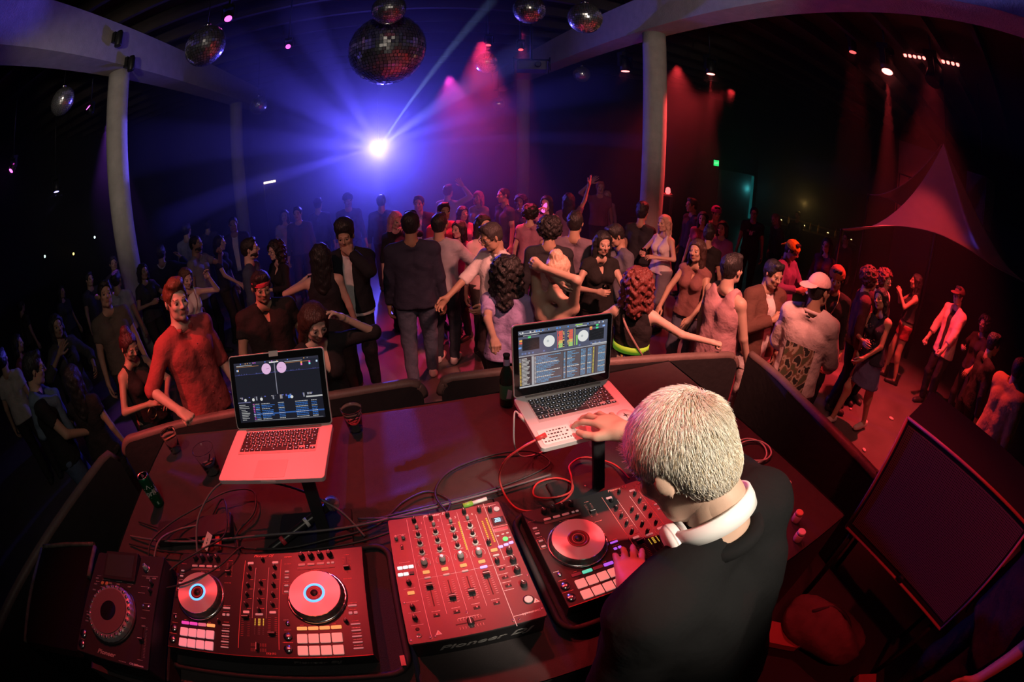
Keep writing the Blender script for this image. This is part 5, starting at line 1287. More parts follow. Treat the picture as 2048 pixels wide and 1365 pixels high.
        child({'pants': 'trousers', 'skirt': 'skirt', 'shorts': 'shorts'}[kind], Vg, Qg, cloth(col))
    if top: garment(**{**dict(nm='shirt', col=(.1, .1, .1), off=.012, sleeve=.55, hem=.90), **top})
    if jacket: garment(**{**dict(nm='jacket', col=(.05, .05, .05), off=.026, sleeve=1.95, hem=.86, open_front=True, vneck=.1), **jacket})
    if shoes:
        for k in (1, -1):
            Vs, Qs = shoe_mesh(shoes[0], .014); ft = ank[k] + (0, 0.0, -.085); child('shoe', Vs + ft, Qs, mat('shoe_%.2f' % shoes[1][0], shoes[1], .5))
    def hchild(nm, VQ, m): return child(nm, VQ[0] @ RH.T + hc, VQ[1], m)
    if hair and hair[0] != 'bald': hchild('hair', hair_mesh(hair[0], .010 if res < .02 else .014, hairlen), hairm(hair[1]))
    if hat: hchild({'cap': 'cap', 'capback': 'cap', 'beanie': 'beanie', 'bandana': 'bandana'}[hat[0]], hat_mesh(hat[0], .009), cloth(hat[1]))
    if headband: hchild('headband', hat_mesh('headband', .008), cloth(headband))
    if beard:
        key = ('beard',)
        if key not in _hairc:
            q = Sdf(.012); q.ell((0, .022, -.062), (.064, .072, .052)); q.sub(lambda X, Y, Z: Z + .035 + .0 * X); q.sub(lambda X, Y, Z: -(Y - .0)); q.sub(lambda X, Y, Z: .021 - np.sqrt((X * .9) ** 2 + (Y - .09) ** 2 * .6 + ((Z + .058) * 1.7) ** 2)); _hairc[key] = q.mesh(.008)
        hchild('beard', _hairc[key], hairm(beard))
    if glasses:
        mb = MB(); RHs = RH
        for sx in (-1, 1):
            mb.tube([tuple((hc + RH @ np.array((sx * .032 + .024 * math.cos(a), .100, .004 + .019 * math.sin(a)))) * s) for a in np.linspace(0, 6.28, 15)[:-1]], .0022 * s, 5, closed=True)
            mb.tube([tuple((hc + RH @ np.array(p)) * s) for p in ((sx * .056, .098, .008), (sx * .080, .06, .008), (sx * .083, -.01, .004))], .0020 * s, 5)
        mb.tube([tuple((hc + RH @ np.array(p)) * s) for p in ((-.010, .104, .008), (.010, .104, .008))], .002 * s, 5); mb.build('glasses', blk, ob)
    info = dict(ob=ob, hand=hf, hc=hc * s, RH=RH, tp=lambda x, y, z: tp(x, y, z) * s, s=s, garment=garment, arms=arms, sh=sh, child=child, RT=RT)
    if extras: extras(info)
    return info
def w2(info, k, off=(0, 0, 0)):
    """world point at hand k, offset in the hand frame"""
    p, M = info['hand'][k]; q = p + M @ np.array(off); o = info['ob']
    a = o.rotation_euler.z; r = rotm('z', a) @ q
    return (o.location.x + r[0], o.location.y + r[1], o.location.z + r[2])
# ------------------------------------------------------------------ the crowd
CROWD = []
CROWD.append(person('man in rolled-sleeve red shirt leaning one hand on the barrier rail', (-1.51, 2.57), -2.12, 1.90, 'm', res=0.0135, skin=4, top={'col': (0.4, 0.07, 0.07), 'sleeve': 1.1, 'hem': 0.84, 'off': 0.014}, bottom=('pants', (0.03, 0.03, 0.035)), hair=('quiff', (0.13, 0.045, 0.025)), Rarm={'world': (-1.52, 2.16, 1.185), 'pole': (0.4, -1, 0.2), 'hand': 'grip', 'palm': (0, 0.2, -1)}, Larm={'w': (0.26, 0.1, 0.88), 'pole': (0.5, -1, -0.4), 'hand': 'relaxed', 'palm': (-1, 0.2, 0)}, hp=4, hy=-10))
CROWD.append(person('woman in black camisole looking down with both hands raised', (-2.17, 2.65), -2.02, 1.62, 'f', res=0.0145, skin=1, top={'col': (0.02, 0.018, 0.018), 'sleeve': 0, 'tank': True, 'neck': 0.1, 'off': 0.008}, bottom=('pants', (0.02, 0.02, 0.025)), hair=('bun', (0.05, 0.015, 0.015)), Rarm={'w': (0.12, 0.26, 1.18), 'pole': (1, -0.3, -0.6), 'hand': 'relaxed', 'palm': (-0.6, 0, -0.6)}, Larm={'w': (0.1, 0.27, 1.14), 'pole': (1, -0.3, -0.6), 'hand': 'relaxed', 'palm': (-0.6, 0, -0.6)}, hp=25))
CROWD.append(person('man in olive grey tee looking up past his shoulder', (-3.02, 3.54), -2.29, 1.86, 'm', res=0.0145, skin=1, top={'col': (0.11, 0.095, 0.075)}, bottom=('pants', (0.03, 0.03, 0.04)), hair=('short', (0.02, 0.018, 0.018)), hp=-6, hr=-8))
CROWD.append(person('person in violet-lit pale tee behind the man in olive', (-3.90, 4.94), 0.14, 1.72, 'm', res=0.016, skin=1, top={'col': (0.45, 0.4, 0.5)}, bottom=('pants', (0.035, 0.03, 0.03)), hair=('short', (0.02, 0.018, 0.018)), Larm={'w': (0.3, 0.15, 1.35), 'pole': (1, 0, 0.4), 'hand': 'relaxed', 'palm': (-1, 0.2, 0)}))
CROWD.append(person('woman in dark cardigan with one open hand held up', (-3.67, 3.22), -1.98, 1.76, 'f', res=0.0145, skin=2, top={'col': (0.03, 0.03, 0.03), 'sleeve': 0, 'neck': 0.11}, jacket={'col': (0.05, 0.045, 0.045), 'sleeve': 1.5}, bottom=('pants', (0.02, 0.018, 0.018)), hair=('long', (0.02, 0.018, 0.018)), Rarm={'w': (0.16, 0.24, 1.42), 'pole': (1, -0.3, -0.8), 'hand': 'open', 'palm': (0, 1, 0)}, Larm={'w': (0.22, 0.3, 1.1), 'pole': (1, -0.4, -0.6), 'hand': 'relaxed', 'palm': (-1, 0.2, 0)}))
CROWD.append(person('dark-haired woman seen from behind raising her forearm at the left', (-2.61, 2.28), 0.33, 1.56, 'f', res=0.016, skin=1, top={'col': (0.02, 0.018, 0.018), 'sleeve': 0.4}, bottom=('pants', (0.035, 0.03, 0.03)), hair=('long', (0.02, 0.018, 0.018)), Larm={'w': (0.22, 0.3, 1.22), 'pole': (1, -0.5, -0.8), 'hand': 'open', 'palm': (-1, 0.2, 0)}))
CROWD.append(person('man in glasses with grey-blue sweater tied over his shoulders', (-2.92, 2.07), -0.79, 1.80, 'm', res=0.0145, skin=1, top={'col': (0.02, 0.02, 0.022)}, bottom=('pants', (0.08, 0.11, 0.18)), hair=('short', (0.02, 0.018, 0.018)), glasses=True, Rarm={'w': (0.1, 0.3, 1.02), 'pole': (1, -0.6, -0.6), 'hand': 'hold', 'palm': (-1, 0.2, 0)}, Larm={'w': (0.06, 0.3, 1.06), 'pole': (1, -0.6, -0.6), 'hand': 'hold', 'palm': (-1, 0.2, 0)}, hp=14))
CROWD.append(person('person in pale shirt cut off by the left edge', (-4.66, 2.87), 0.67, 1.68, 'm', res=0.016, skin=1, top={'col': (0.45, 0.4, 0.36)}, bottom=('pants', (0.035, 0.03, 0.03)), hair=('short', (0.02, 0.018, 0.018))))
CROWD.append(person('woman in white camisole with shoulder bag raising one hand', (-2.38, 4.39), -2.21, 1.64, 'f', res=0.015, skin=4, top={'col': (0.75, 0.7, 0.68), 'sleeve': 0, 'tank': True, 'neck': 0.1, 'off': 0.008, 'hem': 0.95}, bottom=('pants', (0.02, 0.02, 0.025)), hair=('long', (0.1, 0.05, 0.03)), Larm={'w': (0.26, 0.2, 1.55), 'pole': (1, 0.1, -0.8), 'hand': 'relaxed', 'palm': (0, 1, 0)}, hp=18))
CROWD.append(person('bearded shaven-headed man in grey tee raising a fist', (-2.75, 5.62), -1.73, 1.82, 'm', res=0.016, skin=2, top={'col': (0.22, 0.21, 0.24)}, bottom=('pants', (0.02, 0.02, 0.025)), hair=('buzz', (0.02, 0.018, 0.018)), beard=(0.02, 0.018, 0.018), Larm={'w': (0.2, 0.28, 1.42), 'pole': (1, 0, -1), 'hand': 'grip', 'palm': (-1, 0.2, 0)}))
CROWD.append(person('person in black jacket seen from behind with one arm up', (-3.63, 6.01), 0.28, 1.76, 'm', res=0.016, skin=2, top={'col': (0.55, 0.5, 0.52), 'neck': 0.08}, jacket={'col': (0.02, 0.02, 0.025), 'open_front': False, 'vneck': 0, 'neck': 0.1}, bottom=('pants', (0.035, 0.03, 0.03)), hair=('short', (0.02, 0.018, 0.018)), Rarm={'w': (0.3, 0.2, 1.45), 'pole': (1, 0, -0.6), 'hand': 'relaxed', 'palm': (-1, 0.2, 0)}))
CROWD.append(person('man in dark shirt in the dark just left of the left column', (-5.04, 6.41), -2.30, 1.78, 'm', res=0.016, skin=1, top={'col': (0.05, 0.045, 0.055), 'sleeve': 1.9}, bottom=('pants', (0.035, 0.03, 0.03)), hair=('short', (0.02, 0.018, 0.018))))
CROWD.append(person('violet-lit person in dark top with both hands at the chest', (-3.63, 5.34), -2.02, 1.66, 'f', res=0.016, skin=1, top={'col': (0.05, 0.04, 0.06)}, bottom=('pants', (0.035, 0.03, 0.03)), hair=('bob', (0.02, 0.018, 0.018)), Rarm={'w': (0.14, 0.3, 1.2), 'pole': (1, -0.5, -0.8), 'hand': 'hold', 'palm': (-1, 0.2, 0)}, Larm={'w': (0.14, 0.3, 1.2), 'pole': (1, -0.5, -0.8), 'hand': 'hold', 'palm': (-1, 0.2, 0)}))
CROWD.append(person('tall man in grey denim shirt turned away at the back left', (-3.79, 7.43), -0.05, 1.88, 'm', res=0.016, skin=1, top={'col': (0.24, 0.24, 0.3), 'sleeve': 1.9}, bottom=('pants', (0.035, 0.03, 0.03)), hair=('short', (0.02, 0.018, 0.018))))
CROWD.append(person('stout man in black v-neck tee and red headband', (-1.03, 3.18), -2.69, 1.72, 'm', res=0.014, wide=1.16, skin=1, top={'col': (0.02, 0.02, 0.022), 'vneck': 0.12}, bottom=('pants', (0.02, 0.018, 0.018)), hair=('short', (0.02, 0.018, 0.018)), headband=(0.55, 0.05, 0.08), hp=16, Rarm={'w': (0.3, 0.16, 0.92), 'pole': (0.5, -1, -0.4), 'hand': 'relaxed', 'palm': (-1, 0.2, 0)}, Larm={'w': (0.3, 0.12, 0.92), 'pole': (0.5, -1, -0.4), 'hand': 'relaxed', 'palm': (-1, 0.2, 0)}))
CROWD.append(person('bearded man in glasses and dark blue shirt facing sideways', (-1.57, 4.63), -1.51, 1.76, 'm', res=0.016, skin=4, top={'col': (0.05, 0.07, 0.13), 'sleeve': 1.8}, bottom=('pants', (0.035, 0.03, 0.03)), hair=('short', (0.02, 0.018, 0.018)), beard=(0.02, 0.018, 0.018), glasses=True))
CROWD.append(person('woman in glasses with long dark hair holding a lit phone', (-1.35, 5.06), 2.36, 1.60, 'f', res=0.016, skin=4, top={'col': (0.02, 0.02, 0.025), 'sleeve': 1.8, 'vneck': 0.16}, bottom=('pants', (0.02, 0.018, 0.018)), hair=('curlylong', (0.02, 0.018, 0.018)), glasses=True, Rarm={'w': (0.14, 0.3, 1.2), 'pole': (1, -0.5, -0.8), 'hand': 'hold', 'palm': (-1, 0.2, 0)}, Larm={'w': (0.14, 0.3, 1.2), 'pole': (1, -0.5, -0.8), 'hand': 'hold', 'palm': (-1, 0.2, 0)}))
CROWD.append(person('woman in black top seen from behind with a bare arm raised', (-0.60, 3.80), -0.02, 1.72, 'f', res=0.016, skin=4, top={'col': (0.02, 0.02, 0.03), 'sleeve': 0, 'tank': True}, bottom=('pants', (0.02, 0.018, 0.018)), hair=('long', (0.02, 0.018, 0.018)), Larm={'w': (0.26, 0.24, 1.36), 'pole': (1, -0.2, -0.3), 'hand': 'hold', 'palm': (-1, 0.2, 0)}))
CROWD.append(person('woman in black v-neck top and white trousers with a hand in her hair', (-0.50, 2.43), -2.50, 1.66, 'f', res=0.0135, skin=4, top={'col': (0.025, 0.02, 0.022), 'sleeve': 1.05, 'vneck': 0.2, 'neck': 0.09, 'off': 0.02}, bottom=('pants', (0.72, 0.68, 0.68)), hair=('long', (0.07, 0.025, 0.02)), hp=26, hy=-8, Larm={'w': (0.17, 0.14, 1.6), 'pole': (1, 0.1, -0.9), 'hand': 'relaxed', 'palm': (-1, 0, 0)}))
CROWD.append(person('man in black jacket over white tee touching his chin', (-0.37, 4.14), 3.02, 1.84, 'm', res=0.0145, skin=1, top={'col': (0.75, 0.72, 0.72), 'hem': 0.86}, jacket={'col': (0.018, 0.018, 0.025), 'hem': 0.9}, bottom=('pants', (0.02, 0.02, 0.025)), hair=('pompadour', (0.02, 0.018, 0.018)), hp=14, Larm={'w': (0.06, 0.14, 1.48), 'pole': (1, 0.2, -0.8), 'hand': 'relaxed', 'palm': (-0.3, -1, 0)}))
CROWD.append(person('man in dark navy sweater and jeans with his back turned', (0.27, 4.11), -0.14, 1.86, 'm', res=0.0135, skin=2, wide=1.08, top={'col': (0.028, 0.03, 0.055), 'sleeve': 1.95, 'hem': 0.86, 'off': 0.02}, bottom=('pants', (0.08, 0.1, 0.15), 0.018), hair=('short', (0.02, 0.018, 0.018)), shoes=('shoe', (0.55, 0.45, 0.42)), step=0.25))
CROWD.append(person('person in grey hoodie with dark hair seen from behind', (0.60, 4.48), -0.48, 1.76, 'm', res=0.015, skin=1, top={'col': (0.4, 0.38, 0.42), 'sleeve': 1.95, 'off': 0.024, 'neck': 0.07}, bottom=('pants', (0.03, 0.035, 0.05)), hair=('short', (0.02, 0.018, 0.018)), shoes=('shoe', (0.6, 0.5, 0.48)), Rarm={'w': (0.12, 0.22, 1.35), 'pole': (1, -0.2, -0.8), 'hand': 'relaxed', 'palm': (-1, 0.2, 0)}))
CROWD.append(person('pink-haired woman with a watch on her raised wrist', (0.16, 5.68), -2.65, 1.68, 'f', res=0.016, skin=4, top={'col': (0.02, 0.02, 0.03), 'sleeve': 1.3}, bottom=('pants', (0.02, 0.018, 0.018)), hair=('long', (0.65, 0.3, 0.38)), Larm={'w': (0.02, 0.3, 1.52), 'pole': (1, 0, -0.4), 'hand': 'relaxed', 'palm': (0, 0, -1)}, hp=15))
CROWD.append(person('man in white button shirt and glasses reaching forward', (1.01, 3.69), 1.91, 1.78, 'm', res=0.014, skin=1, top={'col': (0.72, 0.66, 0.66), 'sleeve': 1.2, 'off': 0.018, 'vneck': 0.05}, bottom=('pants', (0.03, 0.02, 0.025)), hair=('short', (0.06, 0.05, 0.05)), glasses=True, hp=22, Rarm={'w': (0.18, 0.42, 1.08), 'pole': (1, -0.5, -0.8), 'hand': 'relaxed', 'palm': (-1, 0.2, 0)}, Larm={'w': (0.2, 0.22, 1.05), 'pole': (1, -0.5, -0.5), 'hand': 'relaxed', 'palm': (-1, 0.2, 0)}))
CROWD.append(person('woman in lavender tee with dark curly hair seen from behind', (0.87, 2.89), -0.50, 1.64, 'f', res=0.0135, skin=0, top={'col': (0.42, 0.32, 0.6), 'off': 0.018, 'sleeve': 0.7}, bottom=('pants', (0.05, 0.04, 0.06)), hair=('curlylong', (0.02, 0.018, 0.018)), Larm={'world': (0.62, 2.3, 1.2), 'pole': (1, -0.3, 0), 'hand': 'grip', 'palm': (0, 0, -1)}, hairlen=0.22))
CROWD.append(person('blond woman with bare back and both arms folded over her head', (1.14, 2.59), -0.94, 1.72, 'f', res=0.0135, skin=0, bottom=('pants', (0.04, 0.02, 0.03)), hair=('bun', (0.62, 0.42, 0.3)), Rarm={'w': (-0.03, -0.11, 1.68), 'pole': (1, 0, -0.25), 'hand': 'relaxed', 'palm': (0, 1, 0)}, Larm={'w': (-0.05, -0.1, 1.63), 'pole': (0.5, 0.15, 1), 'hand': 'relaxed', 'palm': (0, 1, 0)}, hp=5))
CROWD.append(person('woman in black vest holding a clear cup by the man in grey', (2.06, 3.60), 3.01, 1.66, 'f', res=0.0155, skin=0, top={'col': (0.02, 0.02, 0.022), 'vneck': 0.14, 'sleeve': 0.3}, bottom=('pants', (0.02, 0.018, 0.018)), hair=('long', (0.02, 0.018, 0.018)), Rarm={'w': (0.14, 0.3, 1.2), 'pole': (1, -0.5, -0.8), 'hand': 'hold', 'palm': (-1, 0.2, 0)}, Larm={'w': (0.2, 0.34, 1.02), 'pole': (1, -0.6, -0.6), 'hand': 'relaxed', 'palm': (-0.5, 0, -1)}, hp=8))
CROWD.append(person('man in dark grey tee bowing toward the woman in black vest', (2.40, 3.82), 1.62, 1.70, 'm', res=0.016, skin=1, top={'col': (0.13, 0.12, 0.15)}, bottom=('pants', (0.02, 0.018, 0.018)), hair=('short', (0.02, 0.018, 0.018)), hp=28, Rarm={'w': (0.2, 0.34, 1.02), 'pole': (1, -0.6, -0.6), 'hand': 'relaxed', 'palm': (-0.5, 0, -1)}))
CROWD.append(person('woman with red-lit curly hair and neon green belt at the barrier', (1.72, 2.43), -0.76, 1.62, 'f', res=0.0135, skin=4, top={'col': (0.025, 0.02, 0.02), 'sleeve': 0, 'tank': True, 'neck': 0.09, 'off': 0.009, 'hem': 1.0}, bottom=('skirt', (0.35, 0.06, 0.06)), hair=('curlylong', (0.16, 0.035, 0.03)), Rarm={'world': (2.13, 1.99, 1.205), 'pole': (0.8, -0.5, -0.2), 'hand': 'grip', 'palm': (0, 0, -1)}, Larm={'w': (0.26, 0.22, 1.18), 'pole': (1, -0.5, -0.4), 'hand': 'relaxed', 'palm': (-1, 0.2, 0)}, hairlen=0.18))
CROWD.append(person('blonde woman in white top holding a red-lit drink by the column', (3.60, 4.58), 1.78, 1.66, 'f', res=0.016, skin=0, top={'col': (0.7, 0.62, 0.6), 'sleeve': 0, 'tank': True, 'neck': 0.09}, bottom=('pants', (0.18, 0.16, 0.18), 0.03), hair=('long', (0.5, 0.36, 0.26)), Rarm={'w': (0.14, 0.3, 1.2), 'pole': (1, -0.5, -0.8), 'hand': 'hold', 'palm': (-1, 0.2, 0)}, Larm={'w': (0.12, 0.26, 1.18), 'pole': (1, -0.3, -0.6), 'hand': 'relaxed', 'palm': (-0.6, 0, -0.6)}))
CROWD.append(person('woman in brown top with very long dark hair', (2.96, 3.17), 1.95, 1.66, 'f', res=0.015, skin=1, top={'col': (0.22, 0.09, 0.08), 'sleeve': 0, 'vneck': 0.12}, bottom=('pants', (0.1, 0.1, 0.14)), hair=('long', (0.05, 0.025, 0.02)), Rarm={'w': (0.2, 0.34, 1.02), 'pole': (1, -0.6, -0.6), 'hand': 'relaxed', 'palm': (-0.5, 0, -1)}, Larm={'w': (0.2, 0.34, 1.02), 'pole': (1, -0.6, -0.6), 'hand': 'relaxed', 'palm': (-0.5, 0, -1)}, hairlen=0.34))
CROWD.append(person('man in loose pink tank top seen from behind', (2.54, 2.29), -1.54, 1.76, 'm', res=0.0135, skin=0, top={'col': (0.5, 0.26, 0.28), 'sleeve': 0, 'tank': True, 'neck': 0.1, 'off': 0.024, 'hem': 0.84}, bottom=('pants', (0.02, 0.018, 0.018)), hair=('short', (0.02, 0.018, 0.018)), Rarm={'w': (0.28, 0.16, 0.86), 'pole': (0.5, -1, -0.4), 'hand': 'relaxed', 'palm': (-1, 0.2, 0)}))
CROWD.append(person('man in brown jacket over long white tee gripping his lapel', (3.07, 2.26), 2.94, 1.73, 'm', res=0.0135, skin=1, top={'col': (0.72, 0.62, 0.6), 'hem': 0.72, 'off': 0.02}, jacket={'col': (0.13, 0.06, 0.045), 'vneck': 0.1}, bottom=('pants', (0.55, 0.42, 0.4)), hair=('short', (0.02, 0.018, 0.018)), hp=14, Rarm={'w': (0.04, 0.2, 1.26), 'pole': (1, -0.2, -0.7), 'hand': 'grip', 'palm': (-0.6, -1, 0)}))
CROWD.append(person('person in yellow bandana and violet top looking at a phone', (4.51, 3.08), -3.03, 1.72, 'm', res=0.016, skin=1, top={'col': (0.2, 0.1, 0.22), 'sleeve': 1.9, 'off': 0.022}, bottom=('pants', (0.035, 0.03, 0.03)), hair=('short', (0.02, 0.018, 0.018)), hat=('bandana', (0.75, 0.48, 0.03)), Rarm={'w': (0.14, 0.3, 1.2), 'pole': (1, -0.5, -0.8), 'hand': 'hold', 'palm': (-1, 0.2, 0)}, Larm={'w': (0.14, 0.3, 1.2), 'pole': (1, -0.5, -0.8), 'hand': 'hold', 'palm': (-1, 0.2, 0)}, hp=20))
CROWD.append(person('man in backwards pink cap and pale denim jacket with camouflage back', (2.92, 1.64), -1.20, 1.80, 'm', res=0.0135, skin=2, top={'col': (0.7, 0.52, 0.5), 'sleeve': 1.95, 'hem': 0.82, 'off': 0.032, 'neck': 0.09}, bottom=('pants', (0.62, 0.42, 0.42), 0.03), hair=('buzz', (0.02, 0.018, 0.018)), hat=('capback', (0.8, 0.45, 0.45)), hy=-35, Larm={'w': (0.2, 0.26, 1.0), 'pole': (0.5, -1, -0.4), 'hand': 'relaxed', 'palm': (-1, 0.2, 0)}, Rarm={'w': (0.24, 0.24, 1.0), 'pole': (0.5, -1, -0.4), 'hand': 'relaxed', 'palm': (-1, 0.2, 0)}))
CROWD.append(person('woman in glasses and dark coat with pale fur collar', (5.11, 1.88), 2.88, 1.72, 'f', res=0.016, skin=0, top={'col': (0.55, 0.4, 0.38)}, jacket={'col': (0.06, 0.02, 0.025), 'hem': 0.7, 'off': 0.035, 'open_front': False, 'vneck': 0, 'neck': 0.1}, bottom=('pants', (0.02, 0.018, 0.018)), hair=('curly', (0.12, 0.03, 0.03)), glasses=True))
CROWD.append(person('woman in navy skirt and sequined vest dancing on the right', (4.49, 1.53), 1.38, 1.62, 'f', res=0.0135, skin=1, top={'col': (0.03, 0.03, 0.05), 'sleeve': 0, 'tank': True, 'neck': 0.09}, bottom=('skirt', (0.12, 0.13, 0.26), 0.0, 0.3), hair=('long', (0.02, 0.018, 0.018)), hr=10, Rarm={'w': (0.06, 0.26, 1.15), 'pole': (1, -0.3, -0.5), 'hand': 'relaxed', 'palm': (-1, 0.2, 0)}, Larm={'w': (0.02, 0.24, 0.98), 'pole': (1, -0.4, -0.4), 'hand': 'relaxed', 'palm': (-1, 0.2, 0)}, shoes=('shoe', (0.7, 0.55, 0.52)), step=0.45, stance=0.13, side=8))
CROWD.append(person('woman in black vest and red shorts wearing black ankle boots', (6.54, 1.80), 0.53, 1.68, 'f', res=0.0145, skin=1, top={'col': (0.03, 0.025, 0.03), 'sleeve': 0, 'tank': True, 'hem': 1.04}, bottom=('shorts', (0.3, 0.04, 0.05)), hair=('long', (0.02, 0.018, 0.018)), Rarm={'w': (0.06, 0.26, 1.36), 'pole': (1, -0.4, -0.8), 'hand': 'relaxed', 'palm': (-1, 0.2, 0)}, Larm={'w': (0.1, 0.28, 1.4), 'pole': (1, -0.4, -0.8), 'hand': 'relaxed', 'palm': (-1, 0.2, 0)}, shoes=('boot', (0.02, 0.02, 0.02)), step=0.2))
CROWD.append(person('man in dark cap and open pale shirt with both fists low', (6.52, 1.00), 1.06, 1.80, 'm', res=0.0145, skin=0, top={'col': (0.03, 0.025, 0.03)}, jacket={'col': (0.72, 0.42, 0.4), 'vneck': 0.05, 'off': 0.022, 'sleeve': 1.6, 'hem': 0.8}, bottom=('pants', (0.02, 0.018, 0.018)), hair=('short', (0.02, 0.018, 0.018)), hat=('cap', (0.14, 0.05, 0.05)), glasses=True, Rarm={'w': (0.26, 0.22, 0.9), 'pole': (1, -0.5, -0.3), 'hand': 'grip', 'palm': (-1, 0.2, 0)}, Larm={'w': (0.18, 0.3, 0.86), 'pole': (1, -0.6, -0.3), 'hand': 'grip', 'palm': (-1, 0.2, 0)}))
CROWD.append(person('curly-haired person in black holding a glinting drink at the right', (6.56, 0.45), 1.12, 1.62, 'f', res=0.016, skin=2, top={'col': (0.03, 0.02, 0.025), 'sleeve': 1.4}, bottom=('pants', (0.02, 0.018, 0.018)), hair=('curly', (0.02, 0.018, 0.018)), Rarm={'w': (0.14, 0.3, 1.2), 'pole': (1, -0.5, -0.8), 'hand': 'hold', 'palm': (-1, 0.2, 0)}, Larm={'w': (0.2, 0.34, 1.02), 'pole': (1, -0.6, -0.6), 'hand': 'relaxed', 'palm': (-0.5, 0, -1)}))
CROWD.append(person('person in mustard puffer jacket at the right edge', (4.70, -0.27), -2.15, 1.70, 'm', res=0.016, skin=2, wide=1.15, top={'col': (0.34, 0.2, 0.06), 'sleeve': 1.95, 'off': 0.05, 'hem': 0.78}, bottom=('pants', (0.12, 0.08, 0.05)), hair=('short', (0.02, 0.018, 0.018)), Larm={'w': (0.2, 0.34, 1.02), 'pole': (1, -0.6, -0.6), 'hand': 'relaxed', 'palm': (-0.5, 0, -1)}))
CROWD.append(person('person in black track top near the mustard jacket', (5.11, 0.16), -2.59, 1.70, 'm', res=0.016, skin=2, top={'col': (0.02, 0.02, 0.02), 'sleeve': 1.9, 'off': 0.02}, bottom=('pants', (0.02, 0.018, 0.018)), hair=('short', (0.02, 0.018, 0.018))))
CROWD.append(person('person in dark red coat behind the fur-collared woman', (4.62, 1.90), -2.58, 1.74, 'm', res=0.016, skin=1, top={'col': (0.1, 0.03, 0.035), 'sleeve': 1.9, 'off': 0.025}, bottom=('pants', (0.02, 0.018, 0.018)), hair=('curly', (0.08, 0.02, 0.02))))
CROWD.append(person('man in rust cap and chain necklace facing the stage', (4.13, 2.10), 2.04, 1.70, 'm', res=0.016, skin=2, top={'col': (0.03, 0.02, 0.02), 'sleeve': 1.9}, bottom=('pants', (0.02, 0.018, 0.018)), hair=('short', (0.02, 0.018, 0.018)), hat=('beanie', (0.35, 0.1, 0.05)), hp=15))
CROWD.append(person('person with magenta-lit face in front of the tent', (6.10, 3.40), 1.73, 1.70, 'f', res=0.016, skin=0, top={'col': (0.08, 0.03, 0.07), 'sleeve': 1.9}, bottom=('pants', (0.02, 0.018, 0.018)), hair=('long', (0.02, 0.018, 0.018))))
CROWD.append(person('man in black tee with white chest print near the bar', (6.55, 5.46), 2.13, 1.76, 'm', res=0.016, skin=2, top={'col': (0.02, 0.02, 0.022)}, bottom=('pants', (0.02, 0.018, 0.018)), hair=('short', (0.02, 0.018, 0.018))))
CROWD.append(person('blonde person leaning over in front of the bar', (7.47, 5.42), 1.34, 1.70, 'f', res=0.016, skin=0, lean=14, top={'col': (0.06, 0.03, 0.03), 'sleeve': 1.9}, bottom=('pants', (0.02, 0.018, 0.018)), hair=('long', (0.42, 0.24, 0.16))))
CROWD.append(person('far dancer reaching up high beside the right column', (4.20, 7.52), 2.81, 1.84, 'm', res=0.021, skin=1, top={'col': (0.25, 0.1, 0.1)}, bottom=('pants', (0.035, 0.03, 0.03)), hair=('short', (0.3, 0.1, 0.08)), Rarm={'w': (0.22, 0.16, 1.72), 'pole': (1, 0.2, -0.3), 'hand': 'open', 'palm': (-0.3, 1, 0)}))
CROWD.append(person('far woman in pale red-lit top beside the raised arm', (4.67, 8.04), 2.53, 1.60, 'f', res=0.021, skin=0, top={'col': (0.6, 0.4, 0.4), 'sleeve': 1.8}, bottom=('pants', (0.035, 0.03, 0.03)), hair=('bob', (0.4, 0.2, 0.15))))
CROWD.append(person('far woman with bright pink hair in the magenta light', (1.72, 7.43), 2.39, 1.68, 'f', res=0.021, skin=0, top={'col': (0.5, 0.3, 0.45)}, bottom=('pants', (0.035, 0.03, 0.03)), hair=('bob', (0.7, 0.2, 0.4))))
CROWD.append(person('far man with magenta-lit face facing left', (1.95, 6.60), 1.81, 1.80, 'm', res=0.021, skin=0, top={'col': (0.05, 0.05, 0.09)}, bottom=('pants', (0.035, 0.03, 0.03)), hair=('buzz', (0.02, 0.018, 0.018))))
CROWD.append(person('far person in red top behind the grey hoodie', (0.82, 5.61), -2.94, 1.74, 'm', res=0.021, skin=1, top={'col': (0.45, 0.06, 0.1), 'sleeve': 1.9, 'off': 0.02}, bottom=('pants', (0.035, 0.03, 0.03)), hair=('short', (0.02, 0.018, 0.018))))
CROWD.append(person('far person in pale long sleeves with one arm raised', (1.22, 7.74), -0.68, 1.80, 'm', res=0.021, skin=0, top={'col': (0.45, 0.42, 0.5), 'sleeve': 1.9}, bottom=('pants', (0.035, 0.03, 0.03)), hair=('short', (0.02, 0.018, 0.018)), Rarm={'w': (0.22, 0.16, 1.72), 'pole': (1, 0.2, -0.3), 'hand': 'open', 'palm': (-0.3, 1, 0)}))
CROWD.append(person('far man in open dark jacket over pale shirt left of the red top', (0.58, 6.57), 2.88, 1.76, 'm', res=0.021, skin=1, top={'col': (0.6, 0.55, 0.6), 'neck': 0.08}, jacket={'col': (0.03, 0.03, 0.05)}, bottom=('pants', (0.035, 0.03, 0.03)), hair=('short', (0.02, 0.018, 0.018))))
CROWD.append(person('far dancer drinking from a glowing pink bottle', (2.45, 6.02), 2.41, 1.72, 'f', res=0.021, skin=0, top={'col': (0.5, 0.3, 0.4)}, bottom=('pants', (0.035, 0.03, 0.03)), hair=('long', (0.02, 0.018, 0.018)), Rarm={'w': (0.05, 0.22, 1.55), 'pole': (1, 0, -0.6), 'hand': 'hold', 'palm': (-1, 0.2, 0)}))
